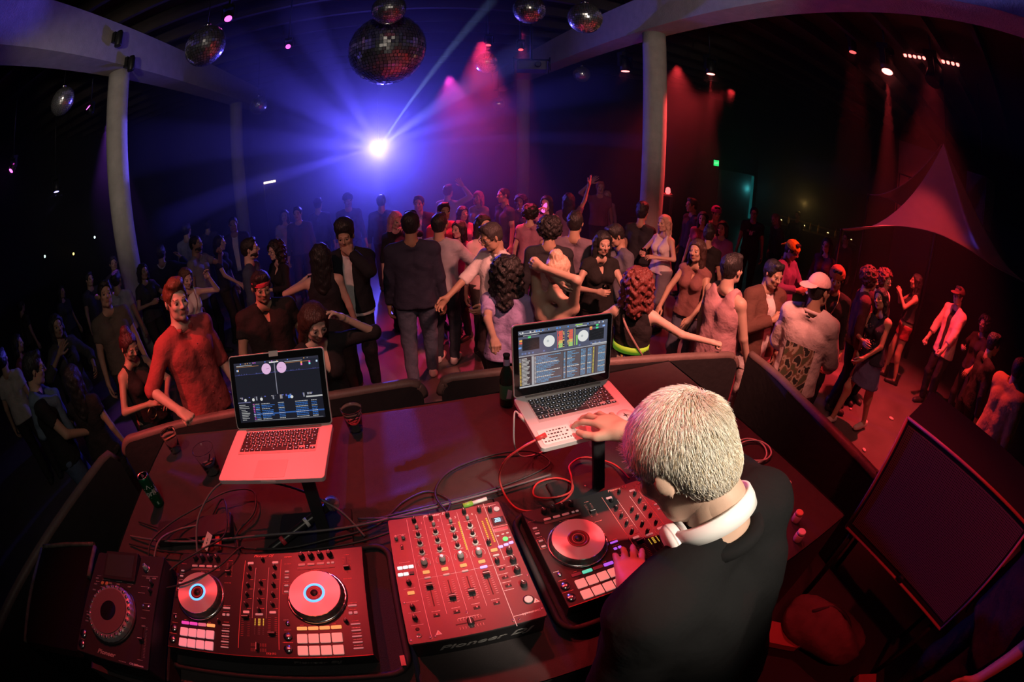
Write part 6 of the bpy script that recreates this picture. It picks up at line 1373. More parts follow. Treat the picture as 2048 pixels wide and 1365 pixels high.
CROWD.append(person('far dancer with one violet-lit arm stretched up', (2.90, 6.20), -0.61, 1.74, 'f', res=0.021, skin=0, top={'col': (0.18, 0.1, 0.18)}, bottom=('pants', (0.035, 0.03, 0.03)), hair=('long', (0.02, 0.018, 0.018)), Rarm={'w': (0.3, 0.15, 1.9), 'pole': (1, 0, 0), 'hand': 'open', 'palm': (-1, 0.2, 0)}))
CROWD.append(person('far person in rosy top with curly hair', (1.98, 5.46), -0.52, 1.66, 'f', res=0.021, skin=0, top={'col': (0.35, 0.16, 0.22)}, bottom=('pants', (0.035, 0.03, 0.03)), hair=('curly', (0.02, 0.018, 0.018))))
CROWD.append(person('person with dark hair directly in front of the right column', (3.51, 5.02), -0.96, 1.72, 'm', res=0.018, skin=1, top={'col': (0.03, 0.03, 0.035)}, bottom=('pants', (0.02, 0.018, 0.018)), hair=('pompadour', (0.02, 0.018, 0.018))))
CROWD.append(person('dark-clothed person behind the bare-backed woman', (1.59, 3.82), -0.48, 1.76, 'm', res=0.018, skin=1, top={'col': (0.03, 0.025, 0.04), 'sleeve': 1.9}, bottom=('pants', (0.02, 0.018, 0.018)), hair=('curly', (0.02, 0.018, 0.018))))
CROWD.append(person('dark-haired person left of the couple with the cup', (1.97, 4.04), -0.63, 1.78, 'm', res=0.018, skin=1, top={'col': (0.2, 0.14, 0.18), 'sleeve': 1.9}, bottom=('pants', (0.02, 0.018, 0.018)), hair=('short', (0.02, 0.018, 0.018))))
CROWD.append(person('dark person talking right of the red-lit rack', (4.99, 5.60), 1.37, 1.80, 'm', res=0.021, skin=2, top={'col': (0.05, 0.04, 0.05), 'sleeve': 1.9}, bottom=('pants', (0.02, 0.018, 0.018)), hair=('short', (0.02, 0.018, 0.018))))
CROWD.append(person('far woman with red-lit face beyond the rack', (4.88, 5.18), 2.21, 1.64, 'f', res=0.021, skin=0, top={'col': (0.35, 0.1, 0.12)}, bottom=('pants', (0.02, 0.018, 0.018)), hair=('long', (0.02, 0.018, 0.018))))
CROWD.append(person('far reveller in magenta beanie near the doorway', (5.33, 5.33), 2.62, 1.72, 'm', res=0.021, skin=0, top={'col': (0.3, 0.08, 0.2)}, bottom=('pants', (0.02, 0.018, 0.018)), hair=('short', (0.02, 0.018, 0.018)), hat=('beanie', (0.5, 0.05, 0.35))))
CROWD.append(person('far person in purple top leaning near the doorway', (4.70, 4.52), 1.99, 1.62, 'f', res=0.021, skin=0, top={'col': (0.35, 0.12, 0.35)}, bottom=('pants', (0.02, 0.018, 0.018)), hair=('bob', (0.02, 0.018, 0.018))))
CROWD.append(person('person in black with hair up in front of the brown-topped woman', (3.84, 3.93), -0.95, 1.66, 'f', res=0.018, skin=1, top={'col': (0.02, 0.02, 0.02)}, bottom=('pants', (0.02, 0.018, 0.018)), hair=('bun', (0.02, 0.018, 0.018))))
CROWD.append(person('faint dancer with tall dark hat in the blue haze', (-0.62, 7.94), -2.89, 1.80, 'm', res=0.021, skin=1, top={'col': (0.05, 0.05, 0.08), 'sleeve': 1.9}, bottom=('pants', (0.035, 0.03, 0.03)), hair=('short', (0.02, 0.018, 0.018)), hat=('beanie', (0.05, 0.05, 0.08))))
CROWD.append(person('faint dark-haired dancer just under the blue light', (-0.00, 7.50), -0.09, 1.74, 'm', res=0.021, skin=1, top={'col': (0.05, 0.05, 0.08), 'sleeve': 1.9}, bottom=('pants', (0.035, 0.03, 0.03)), hair=('short', (0.02, 0.018, 0.018))))
CROWD.append(person('faint woman with long hair in the haze left of centre', (-1.91, 8.09), -2.82, 1.68, 'f', res=0.021, skin=0, top={'col': (0.4, 0.36, 0.44)}, bottom=('pants', (0.035, 0.03, 0.03)), hair=('long', (0.02, 0.018, 0.018))))
CROWD.append(person('faint man beside the long-haired woman in the haze', (-1.51, 7.51), 3.08, 1.74, 'm', res=0.021, skin=0, top={'col': (0.06, 0.06, 0.1), 'sleeve': 1.9}, bottom=('pants', (0.035, 0.03, 0.03)), hair=('short', (0.02, 0.018, 0.018))))
CROWD.append(person('faint figure with raised cap in the haze left of the blue light', (-1.26, 8.38), -0.20, 1.76, 'm', res=0.021, skin=0, top={'col': (0.06, 0.06, 0.1), 'sleeve': 1.9}, bottom=('pants', (0.035, 0.03, 0.03)), hair=('short', (0.02, 0.018, 0.018)), hat=('cap', (0.06, 0.05, 0.09))))
CROWD.append(person('man in dark suit with white shirt at the back left', (-2.56, 6.89), -2.87, 1.84, 'm', res=0.021, skin=2, top={'col': (0.6, 0.58, 0.62)}, jacket={'col': (0.03, 0.03, 0.05)}, bottom=('pants', (0.035, 0.03, 0.03)), hair=('buzz', (0.02, 0.018, 0.018))))
CROWD.append(person('woman in black tee with violet-lit forearm at the back left', (-2.55, 6.09), -1.70, 1.68, 'f', res=0.018, skin=0, top={'col': (0.02, 0.02, 0.03)}, bottom=('pants', (0.035, 0.03, 0.03)), hair=('bob', (0.02, 0.018, 0.018)), Rarm={'w': (0.2, 0.34, 1.02), 'pole': (1, -0.6, -0.6), 'hand': 'relaxed', 'palm': (-0.5, 0, -1)}))
CROWD.append(person('dim person at the back behind the grey-shirted man', (-3.97, 8.92), 0.16, 1.72, 'm', res=0.021, skin=1, top={'col': (0.06, 0.06, 0.09), 'sleeve': 1.9}, bottom=('pants', (0.035, 0.03, 0.03)), hair=('short', (0.02, 0.018, 0.018))))
CROWD.append(person('dim person in the dark beyond the woman in cardigan', (-5.29, 5.84), -1.88, 1.72, 'm', res=0.021, skin=1, top={'col': (0.05, 0.05, 0.06)}, bottom=('pants', (0.035, 0.03, 0.03)), hair=('short', (0.02, 0.018, 0.018))))
CROWD.append(person('dim woman in the dark at the far left of the crowd', (-6.24, 5.88), -1.63, 1.66, 'f', res=0.021, skin=1, top={'col': (0.05, 0.05, 0.06)}, bottom=('pants', (0.035, 0.03, 0.03)), hair=('long', (0.02, 0.018, 0.018))))
CROWD.append(person('dim person half lost in the dark at the left edge', (-7.61, 5.69), -0.12, 1.72, 'm', res=0.021, skin=1, top={'col': (0.06, 0.05, 0.06)}, bottom=('pants', (0.035, 0.03, 0.03)), hair=('short', (0.02, 0.018, 0.018))))
CROWD.append(person('person in dark red top behind the man in glasses at left', (-4.88, 3.37), -1.13, 1.66, 'f', res=0.021, skin=1, top={'col': (0.16, 0.04, 0.05)}, bottom=('pants', (0.035, 0.03, 0.03)), hair=('bob', (0.02, 0.018, 0.018))))
CROWD.append(person('far dancer with dark curls right of the pink-haired one', (2.38, 7.03), 2.47, 1.62, 'f', res=0.021, skin=1, top={'col': (0.08, 0.06, 0.12)}, bottom=('pants', (0.035, 0.03, 0.03)), hair=('curly', (0.02, 0.018, 0.018))))
CROWD.append(person('far red-lit woman with long hair holding a bright drink', (1.20, 6.27), -2.81, 1.58, 'f', res=0.021, skin=0, top={'col': (0.4, 0.1, 0.15)}, bottom=('pants', (0.035, 0.03, 0.03)), hair=('long', (0.02, 0.018, 0.018)), Larm={'w': (0.14, 0.3, 1.2), 'pole': (1, -0.5, -0.8), 'hand': 'hold', 'palm': (-1, 0.2, 0)}))
CROWD.append(person('person in red-lit pale shirt behind the white-shirted man', (1.10, 4.57), -2.85, 1.70, 'f', res=0.018, skin=0, top={'col': (0.6, 0.4, 0.4), 'sleeve': 0.6}, bottom=('pants', (0.035, 0.03, 0.03)), hair=('bob', (0.02, 0.018, 0.018)), Larm={'w': (0.2, 0.34, 1.02), 'pole': (1, -0.6, -0.6), 'hand': 'relaxed', 'palm': (-0.5, 0, -1)}))
CROWD.append(person('red-faced reveller between the pink and white tops', (0.93, 5.11), 2.26, 1.56, 'f', res=0.018, skin=0, top={'col': (0.35, 0.1, 0.14)}, bottom=('pants', (0.035, 0.03, 0.03)), hair=('long', (0.02, 0.018, 0.018)), Rarm={'w': (0.12, 0.26, 1.18), 'pole': (1, -0.3, -0.6), 'hand': 'relaxed', 'palm': (-0.6, 0, -0.6)}))
CROWD.append(person('far dark figure near the bar with arms folded', (9.91, 6.63), 1.64, 1.66, 'm', res=0.021, skin=1, top={'col': (0.05, 0.04, 0.04), 'sleeve': 1.9}, bottom=('pants', (0.02, 0.018, 0.018)), hair=('short', (0.02, 0.018, 0.018)), Rarm={'w': (0.2, 0.34, 1.02), 'pole': (1, -0.6, -0.6), 'hand': 'relaxed', 'palm': (-0.5, 0, -1)}, Larm={'w': (0.2, 0.34, 1.02), 'pole': (1, -0.6, -0.6), 'hand': 'relaxed', 'palm': (-0.5, 0, -1)}))
CROWD.append(person('dim person under the tent edge by the pole', (8.28, 4.15), 1.51, 1.68, 'm', res=0.021, skin=0, top={'col': (0.12, 0.06, 0.06), 'sleeve': 1.9}, bottom=('pants', (0.02, 0.018, 0.018)), hair=('short', (0.02, 0.018, 0.018))))
# ------------------------------------------------------------------ things worn and held in the crowd
def who(txt):
    for c in CROWD:
        if txt in c['ob']['label']: return c
    raise KeyError(txt)
def belt(c, z, hgt, m, rx, ry, name='belt', z2=None):
    """ring around the body in person coordinates"""
    mb = MB(); s = c['s']; N = 28; vs = []
    for zz in (z, z + hgt):
        for rr in (1.0, 1.03):
            for i in range(N):
                a = 2 * math.pi * i / N; p = c['tp'](rx * rr * math.cos(a), ry * rr * math.sin(a), zz); vs.append(tuple(p))
    fs = []
    for i in range(N):
        j = (i + 1) % N; fs += [(i, j, 2 * N + j, 2 * N + i), (N + j, N + i, 3 * N + i, 3 * N + j), (2 * N + i, 2 * N + j, 3 * N + j, 3 * N + i), (i, N + i, N + j, j)]
    return mb.add(vs, fs, 0, True).build(name, m, c['ob'])
def strap(c, pts, r, m, name='strap'):
    return MB().tube([tuple(c['tp'](*p)) for p in bez(pts, 6)], r, 6).build(name, m, c['ob'])
c = who('neon green belt')
belt(c, 1.09, .06, mat('neon_green_web', (.35, .75, .05), .6, emit=(.3, .8, .05), estr=.15), .150, .125, 'neon_belt')
pm = [mat('print_patch_%d' % i, col, .7) for i, col in enumerate(((.8, .15, .12), (.85, .75, .6), (.15, .4, .12), (.1, .1, .3), (.85, .6, .15)))]
mb = MB(); rd = random.Random(9)
for k in range(60):
    a = rd.uniform(0, 6.28); z = rd.uniform(.99, 1.065); w_ = rd.uniform(.012, .03); q = [tuple(c['tp']((.160) * math.cos(a + da), .137 * math.sin(a + da), z + dz)) for da, dz in ((-w_ * 4, -w_), (w_ * 4, -w_), (w_ * 4, w_), (-w_ * 4, w_))]
    mb.quad(*q, k % 5)
o = mb.build('waistband_print', pm, c['ob']); o['kind'] = 'stuff'
strap(c, [(-.10, .05, 1.46), (-.06, -.115, 1.36), (.06, -.12, 1.18), (.14, -.05, 1.04)], .010, mat('strap_tan', (.35, .2, .18), .6))
c = who('white camisole')
strap(c, [(-.08, .03, 1.46), (-.04, .14, 1.30), (.06, .15, 1.15), (.15, .12, .98)], .006, mat('strap_tan', (.35, .2, .18), .6))
mb = MB().rbox((0, 0, 0), (.16, .05, .14), .02, 0, .01); mb.build('shoulder_bag', mat('blush_leather', (.65, .42, .38), .5), c['ob'], tuple(c['tp'](.16, .15, .92)), (0, R(20), 0))
c = who('grey-blue sweater tied')
sm = cloth((.13, .17, .22))
q = Sdf(.03); q.disp = wob(.004, 40)
for k in (1, -1):
    q.cap((k * .05, -.06, 1.47), (k * .15, -.02, 1.44), .045, .05); q.cap((k * .13, -.01, 1.44), (k * .07, .12, 1.36), .05, .045); q.cap((k * .07, .125, 1.36), (k * .05, .15, 1.05), .042, .036); q.cap((k * .1, -.07, 1.45), (k * .05, -.12, 1.20), .05, .06)
V, Q = q.mesh(.014); V = V.copy(); put('sweater', np_mesh('sweater', V * c['s'], Q, [sm]), c['ob'])
c = who('camouflage back')
# camouflage back panel: woven patches lying just over the jacket back
cam_m = [mat('camo_green', (.10, .10, .05), .8), mat('camo_brown', (.20, .10, .06), .8), mat('camo_sand', (.45, .33, .24), .8), mat('camo_black', (.03, .025, .02), .8)]
def back_y(x, z):
    return -(.135 + .012 * math.cos(x * 9)) - max(0, (1.06 - z)) * .05
mb = MB(); N1, N2 = 44, 60; vs = []; ms = []
for j in range(N2 + 1):
    for i in range(N1 + 1):
        x = -.125 + .25 * i / N1; z = .83 + .40 * j / N2; vs.append(tuple(c['tp'](x, back_y(x, z), z)))
fs = []; mi = []
for j in range(N2):
    for i in range(N1):
        a = j * (N1 + 1) + i; fs.append((a + 1, a, a + N1 + 1, a + N1 + 2))
        v = math.sin(i * .41 + 2 * math.sin(j * .2)) + math.sin(j * .29 + 1.7 * math.sin(i * .22)) + .5 * math.sin(i * .77 - j * .4)
        mi.append(0 if v > .9 else 1 if v > .1 else 2 if v > -.7 else 3)
mb.v = vs; mb.f = fs; mb.m = mi; mb.sm = [True] * len(fs); mb.build('camouflage_panel', cam_m, c['ob'])
c = who('bare back and both arms')
belt(c, 1.255, .035, cloth((.05, .03, .03)), .152, .118, 'bandeau_top')
def collar(c, col, r=.070, drop=.0):
    MB().tube([tuple(c['tp'](r * math.sin(a), -.012 - r * .95 * math.cos(a) * 1.0, 1.482 - .030 * (1 - math.cos(a)) * .6 - drop)) for a in np.linspace(-2.6, 2.6, 26)], .015 * c['s'], 8).build('collar', cloth(col), c['ob'])
collar(who('rolled-sleeve red shirt'), (.40, .07, .07)); collar(who('white button shirt'), (.72, .66, .66)); collar(who('camouflage back'), (.70, .52, .50), .078)
c = who('rolled-sleeve red shirt')
for i in range(6): MB().sphere(tuple(c['tp'](.0, .135 + (.012 if i < 4 else .018), 1.36 - i * .085)), .006, 8, 5).build('button', mat('shirt_button', (.2, .05, .05), .4), c['ob'])
c = who('white chest print')
put('chest_print', text_mesh('*#*', .12, .001, m=mat('pale_print', (.6, .5, .5), .7), bold=.004), c['ob'], tuple(c['tp'](0, .145, 1.27)), (R(90), 0, R(180)))
c = who('chain necklace')
MB().tube([tuple(c['tp'](*p)) for p in bez([(-.07, .03, 1.49), (-.07, .13, 1.38), (0, .16, 1.24), (.07, .13, 1.38), (.07, .03, 1.49)], 6)], .009, 6).build('chain', mat('gold_chain', (.8, .55, .25), .25, 1), c['ob'])
c = who('fur-collared') if False else who('pale fur collar')
MB().tube([tuple(c['tp'](*p)) for p in bez([(-.06, .10, 1.40), (-.12, .03, 1.47), (-.07, -.09, 1.49), (.07, -.09, 1.49), (.12, .03, 1.47), (.06, .10, 1.40)], 5)], .035, 10).build('fur_collar', mat('pale_fur', (.7, .5, .45), .9, bump=.9, bscale=120), c['ob'])
c = who('both hands raised')
MB().tube([tuple(Vector(c['hand'][1][0]) + Vector((.045 * math.cos(a), .01, -.075 + .045 * math.sin(a)))) for a in np.linspace(0, 6.28, 25)[:-1]], .005, 6, closed=True).build('hoop_bangle', mat('gold_chain', (.8, .55, .25), .25, 1), c['ob'])
c = who('watch on her raised wrist')
p, M = c['hand'][-1]; MB().tube([tuple(p + M @ np.array((.031 * math.cos(a), -.01, .028 * math.sin(a)))) for a in np.linspace(0, 6.28, 19)[:-1]], .009, 6, closed=True).build('watch', blk, c['ob'])
c = who('sequined vest')
mb = MB(); rd = random.Random(4)
for k in range(26): p = c['tp'](rd.uniform(-.10, .10), .135 + rd.uniform(0, .01), rd.uniform(1.08, 1.36)); mb.sphere(tuple(p), .008, 6, 4)
o = mb.build('sequins', slv, c['ob']); o['kind'] = 'stuff'
# drinks, phones and bottles in hands
def hand_cup(txt, k, label, m=None, r=.036, h=.11):
    c = who(txt); x, y, z = w2(c, k, (-.01, .075, -.035)); t = empty('drink_cup', (x, y, z - h * .5)); tag(t, label, 'cup', 'drinks held in the crowd')
    MB().lathe([(r * .75, 0), (r, h), (r - .002, h), (r * .75 - .002, .004), (.0005, .004)], n=16, cap=False).build('cup_wall', glass, t)
    MB().lathe([(.0005, .005), (r * .72, .005), (r * .85, h * .6), (.0005, h * .6)], n=14, cap=False).build('drink', m or mat('pale_drink', (.6, .45, .45), .2, trans=.3), t)
hand_cup('black vest holding a clear cup', 1, 'clear cup held by the woman in black vest')
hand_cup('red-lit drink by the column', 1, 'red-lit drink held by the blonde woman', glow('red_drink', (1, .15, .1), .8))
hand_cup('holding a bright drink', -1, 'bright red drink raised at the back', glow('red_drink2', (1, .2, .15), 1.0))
hand_cup('glinting drink', 1, 'glinting cup held by the person in black at right')
hand_cup('bare arm raised', -1, 'clear cup held up by the woman with the bare arm')
def hand_phone(txt, k, label, lit):
    c = who(txt); x, y, z = w2(c, k, (-.02, .10, -.03)); t = empty('phone', (x, y, z), rot=(R(-35), 0, c['ob'].rotation_euler.z)); tag(t, label, 'phone', 'phones held in the crowd')
    MB().rbox((0, 0, 0), (.075, .15, .009), .01, 0, .001).build('case', blk, t)
    MB().box((0, 0, .0048), (.068, .136, .0006)).build('screen', lit, t)
hand_phone('holding a lit phone', 1, 'phone with warm lit screen held by the long-haired woman', glow('phone_warm', (1, .75, .45), 1.2))
hand_phone('looking at a phone', 1, 'phone held by the person in yellow bandana', glow('phone_dim', (.4, .2, .4), .4))
c = who('grey-blue sweater tied'); x, y, z = w2(c, 1, (0, .07, -.03)); t = empty('beer_bottle', (x, y, z - .1)); tag(t, 'beer bottle held by the man with the tied sweater', 'bottle')
MB().lathe(bottle_profile(.24, .031) if 'bottle_profile' in globals() else [(.03, 0), (.03, .14), (.012, .18), (.012, .24)], n=16).build('glass', mat('brown_glass', (.08, .04, .02), .15), t)
MB().lathe([(.0316, .05), (.0316, .11)], n=16, cap=False).build('body_label', mat('cream_paper', (.6, .5, .35), .7), t)
c = who('glowing pink bottle'); x, y, z = w2(c, 1, (0, .07, -.03)); t = empty('light_bottle', (x, y, z - .02), rot=(R(50), 0, c['ob'].rotation_euler.z)); tag(t, 'glowing pink bottle tipped up at the back of the crowd', 'bottle')
MB().lathe([(.03, 0), (.03, .12), (.012, .17), (.012, .22)], n=14).build('glass', glow('pink_bottle', (1, .15, .7), 1.2), t)
# floor litter on the red-lit floor
for i, (x, y, lab) in enumerate(((4.9, 1.7, 'crumpled white napkin on the red floor near the dancer'), (4.3, 1.1, 'small scrap of paper on the red floor by the barrier'), (5.4, 1.2, 'clear cup lying on the red floor by the man in cap'), (6.2, 1.9, 'flattened white cup on the red floor behind the boots'))):
    t = MB().sphere((0, 0, .012), .028 + .008 * i, 8, 5, sc=(1, .7, .4)).build('floor_litter', mat('litter_white', (.75, .6, .6), .6), None, (x, y, 0), (0, 0, i)); tag(t, lab, 'litter')
# ------------------------------------------------------------------ the performer
dj = person('man with bleached blond hair in black sweatshirt working the decks', (0.575, 0.150), 0.30, 1.75, 'm', 0, res=.0105, base=.4, group=None,
    top=dict(nm='sweatshirt', col=(.006, .006, .0065), off=.024, sleeve=1.82, hem=.84, neck=.058, k=.035, m=mat('black_sweatshirt', (.007, .007, .0075), .9, spec=.2, bump=.5, bscale=22)), bottom=('pants', (.02, .02, .022)),
    hair=None, wide=1.10, lean=20, side=-3, hp=24, hy=10, Rarm=dict(world=(.556, .728, 1.752), pole=(1, -.1, -.5), hand='type', palm=(0, .15, -1), hd=(.10, .97, -.16)),
    Larm=dict(world=(.418, .392, 1.548), pole=(.9, -.8, -.1), hand='flat', palm=(0, 0, -1), hd=(-.70, .66, -.24)))
def dj_hair():
    s = dj['s']; RH = dj['RH']; hc = dj['hc']
    q = Sdf(.02); q.ell((0, -.017, .036), (.0800, .1010, .0890)); q.ell((0, -.045, -.012), (.070, .067, .074))
    face = lambda X, Y, Z: .098 - np.sqrt((X * .95) ** 2 + (Y - .132) ** 2 + (Z + .004) ** 2)
    ears = lambda X, Y, Z: .031 - np.sqrt((np.abs(X) - .088) ** 2 + (Y - .004) ** 2 + (Z + .012) ** 2)
    q.sub(face).sub(ears).sub(lambda X, Y, Z: -(Z + .082) + .0 * X); q.sub(lambda X, Y, Z: np.where(Y > -.025, -(Z + .024), -1.0) - .003)
    V, Q = q.mesh(.006)
    sm_ = mat('blond_scalp', (.74, .60, .42), .6)
    hb = put('hair', np_mesh('hair', (V @ RH.T) * s + hc, Q, [sm_]), dj['ob'])
    rd = np.random.RandomState(3)
    P = V[Q]; ctr = P.mean(1); n = np.cross(P[:, 2] - P[:, 0], P[:, 3] - P[:, 1]); ar = np.linalg.norm(n, axis=1); n = n / np.maximum(ar[:, None], 1e-12)
    out = ((ctr - np.array((0, -.017, .02))) * n).sum(1) > .02
    pr = ar * out; pr = pr / pr.sum(); N = 30000; k = rd.choice(len(Q), N, p=pr)
    u, v = rd.rand(N, 1), rd.rand(N, 1); p0 = P[k, 0] * (1 - u) * (1 - v) + P[k, 1] * u * (1 - v) + P[k, 2] * u * v + P[k, 3] * (1 - u) * v; nn = n[k]
    wh = np.array((.020, -.074, .086)); rel_ = p0 - wh; rel_ -= nn * (rel_ * nn).sum(1, keepdims=True); dist = np.linalg.norm(rel_, axis=1, keepdims=True)
    t = rel_ / np.maximum(dist, 1e-6); sw_ = np.cross(nn, t); t = t + sw_ * (.9 * np.exp(-dist / .05) + .18)
    t = t + rd.normal(0, .16, t.shape); t -= nn * (t * nn).sum(1, keepdims=True); t /= np.linalg.norm(t, axis=1, keepdims=True)
    L = np.clip(.012 + .017 * np.clip((p0[:, 2:3] - .0) / .08, 0, 1), .008, .030) * rd.uniform(.7, 1.2, (N, 1)); lift = .30 + .15 * rd.rand(N, 1)
    pts = [p0 - nn * .001, p0 + (t * .45 + nn * lift * .55) * L, p0 + (t * .95 + nn * lift * .55) * L]
    side_ = np.cross(nn, t); VS = []
    for j, (pp, w_) in enumerate(zip(pts, (.00050, .00045, .00012))):
        for a in (0, 2.094, 4.189): VS.append(pp + side_ * w_ * math.cos(a) + nn * w_ * math.sin(a))
    VS = np.stack(VS, 1).reshape(-1, 3); b = np.arange(N)[:, None] * 9; F = []
    for j in range(2):
        for a in range(3): F.append(np.concatenate([b + j * 3 + a, b + j * 3 + (a + 1) % 3, b + j * 3 + 3 + (a + 1) % 3, b + j * 3 + 3 + a], 1))
    tone = rd.choice(3, N, p=(.45, .43, .12)); mi = np.tile(tone, 6)
    o = put('hair_strands', np_mesh('hair_strands', (VS @ RH.T) * s + hc, np.concatenate(F), [mat('platinum_strand', (.93, .85, .70), .42), mat('pale_strand', (.97, .92, .82), .42), mat('straw_strand', (.68, .52, .32), .45)], mi), hb); o['kind'] = 'stuff'
dj_hair()
MB().tube([tuple(dj['tp'](.076 * math.sin(a), -.014 - .078 * math.cos(a), 1.478 - .028 * (1 - math.cos(a)) * .6)) for a in np.linspace(-math.pi, math.pi, 33)[:-1]], .017, 10, closed=True).build('ribbed_collar', mat('black_sweatshirt', (.007, .007, .0075), .9), dj['ob'])
# headphones resting round his neck
def headphones():
    s = dj['s']; t = empty('headphones', (0.575, 0.150, .4), .30); tag(t, 'white headphones resting round the neck of the blond man', 'headphones')
    nb = np.array(dj['tp'](0, -.012, 1.500)); RT_ = dj['RT']
    tilt = RT_ @ rotm('x', -.45)
    hpm = mat('white_headphone_plastic', (.82, .80, .78), .35); seam = mat('grey_seam', (.45, .44, .43), .4)
    def P(a, r, z): return tuple(nb + tilt @ np.array((r * math.sin(a) * 1.0, -r * math.cos(a) * .98 + .008, z)))
    N = 36; a0, a1 = -2.15, 2.05; mb = MB(); vs = []
    for i in range(N + 1):
        a = a0 + (a1 - a0) * i / N; w_ = .017 + .004 * math.cos(a)
        for r, z in ((.082, -w_), (.090, -w_ * .9), (.092, 0), (.090, w_ * .9), (.082, w_)): vs.append(P(a, r, z + .012))
    fs = []
    for i in range(N):
        for k in range(5): fs.append((i * 5 + k, (i + 1) * 5 + k, (i + 1) * 5 + (k + 1) % 5, i * 5 + (k + 1) % 5))
    mb.add(vs, fs, 0, True); mb.build('headband', hpm, t)
    for sg, a in ((-1, -2.05), (1, 1.95)):
        c_ = np.array(P(a, .088, .0)); d = nrm(np.array(P(a, .12, 0)) - c_)
        M = Vector(d).to_track_quat('Z', 'Y').to_matrix().to_4x4()
        o = MB().lathe([(.020, -.016), (.036, -.014), (.040, -.004), (.040, .006), (.034, .014), (.0005, .016)], n=26, cap=False).build('ear_cup', hpm, t); o.matrix_local = Matrix.Translation(Vector(c_)) @ M
        o2 = MB().lathe([(.0405, .0), (.0405, .002)], n=26, cap=False).build('cup_seam', seam, o)
        o3 = MB().lathe([(.022, -.016), (.036, -.018), (.038, -.026), (.024, -.028)], n=24).build('ear_cushion', mat('grey_cushion', (.5, .48, .47), .7), o)
headphones()
MB().tube([tuple(dj['tp'](.072 * math.sin(a), -.068 * math.cos(a) - .012, 1.468 - .02 * (1 - math.cos(a)))) for a in np.linspace(-1.6, 1.6, 40)], .0022, 6).build('gold_chain', mat('gold_chain', (.8, .55, .25), .25, 1), dj['ob'])
# a second person at the right edge of the stage
person('person in dark short-sleeved shirt at the right edge of the stage', (1.74, -.80), .5, 1.80, 'm', 1, res=.014, base=.4, group=None, top=dict(col=(.03, .02, .03), sleeve=1.0, off=.04, hem=.84), bottom=('pants', (.02, .02, .022)), hair=('short', (.02, .018, .018)), Larm=dict(w=(.27, .12, .90), pole=(.5, -1, 0)))
# ------------------------------------------------------------------ mirror balls
mir = mat('mirror_facets', (0.9, 0.89, 0.92), 0.22, 0.9)
chr_ = mat('chrome', (0.8, 0.8, 0.82), 0.15, 1.0)
_ballmesh = {}
def mirror_ball(loc, d, label, fine=False):
    t = empty('mirror_ball', loc); tag(t, label, 'disco ball', 'mirror balls under the ceiling')
    key = fine
    if key not in _ballmesh:
        rows = 34 if fine else 22; mb = MB(); r = 0.5
        for i in range(rows):
            a0 = math.pi * i / rows; a1 = math.pi * (i + 1) / rows; am = (a0 + a1) / 2
            n = max(5, int(2 * rows * math.sin(am)))
            for k in range(n):
                b0 = 2 * math.pi * (k + .06) / n; b1 = 2 * math.pi * (k + .94) / n; g = .05 * (a1 - a0)
                q = []
                for a, b in ((a0 + g, b0), (a1 - g, b0), (a1 - g, b1), (a0 + g, b1)):
                    q.append((r * math.sin(a) * math.cos(b), r * math.sin(a) * math.sin(b), r * math.cos(a)))
                j = [random.uniform(-.005, .005) for _ in range(3)]; u_ = [1 + j[0] + j[1], 1 + j[0] - j[1], 1 - j[0] - j[1], 1 - j[0] + j[1]]; q = [tuple(c * u_[i_] for c in p_) for i_, p_ in enumerate(q)]
                mb.quad(*q)
        facets = mb.mesh('mirror_facets', mir, False); facets.materials[0] = mir
        core = MB().sphere((0, 0, 0), 0.488, 32, 18).mesh('core', mat('ball_core', (0.02, 0.02, 0.025), 0.5))
        _ballmesh[key] = (facets, core)
    f, c = _ballmesh[key]
    o = put('mirror_facets', f, t, scale=(d, d, d)); o['kind'] = 'stuff'
    put('core', c, t, scale=(d, d, d))
    MB().lathe([(0.02, 0), (0.045, .01), (0.045, .04), (0.012, .06)], (0, 0, d / 2 - .01), 12).build('cap', chr_, t)
    MB().tube([(0, 0, d / 2 + .04), (0, 0, 5.71 - loc[2])], 0.005, 6).build('cable', bm, t)
def along(dx, dy, dz, dist):
    return (dx * dist, dy * dist, CAMZ + dz * dist)
mirror_ball(along(-0.38, 0.87, 0.32, 5.2), .5, 'mirror ball hanging near the left column beam')
mirror_ball(along(0.02, 0.94, 0.35, 5.2), .4, 'mirror ball partly cut off above the biggest ball')
mirror_ball(along(0.02, 0.97, 0.255, 5.75), 1.0, 'largest mirror ball, directly above the blue light', True)
mirror_ball(along(0.32, 0.89, 0.34, 5.5), .4, 'violet-lit mirror ball at the top edge of the photo')
mirror_ball(along(0.43, 0.84, 0.32, 5.2), .4, 'mirror ball nearest the right column')
mirror_ball(along(0.24, 0.95, 0.21, 7.75), .4, 'small mirror ball with red glints right of the biggest ball')
mirror_ball(along(0.44, 0.88, 0.185, 10.0), .4, 'small mirror ball low beside the hanging projector')
mirror_ball(along(0.27, 0.96, 0.11, 12.2), .4, 'tiny mirror ball low in the blue haze')
mirror_ball(along(-0.27, 0.95, 0.16, 9.5), .4, 'small mirror ball in the haze left of the blue light')
mirror_ball(along(-0.67, 0.69, 0.28, 6.6), .4, 'mirror ball in the dark left of the left column')
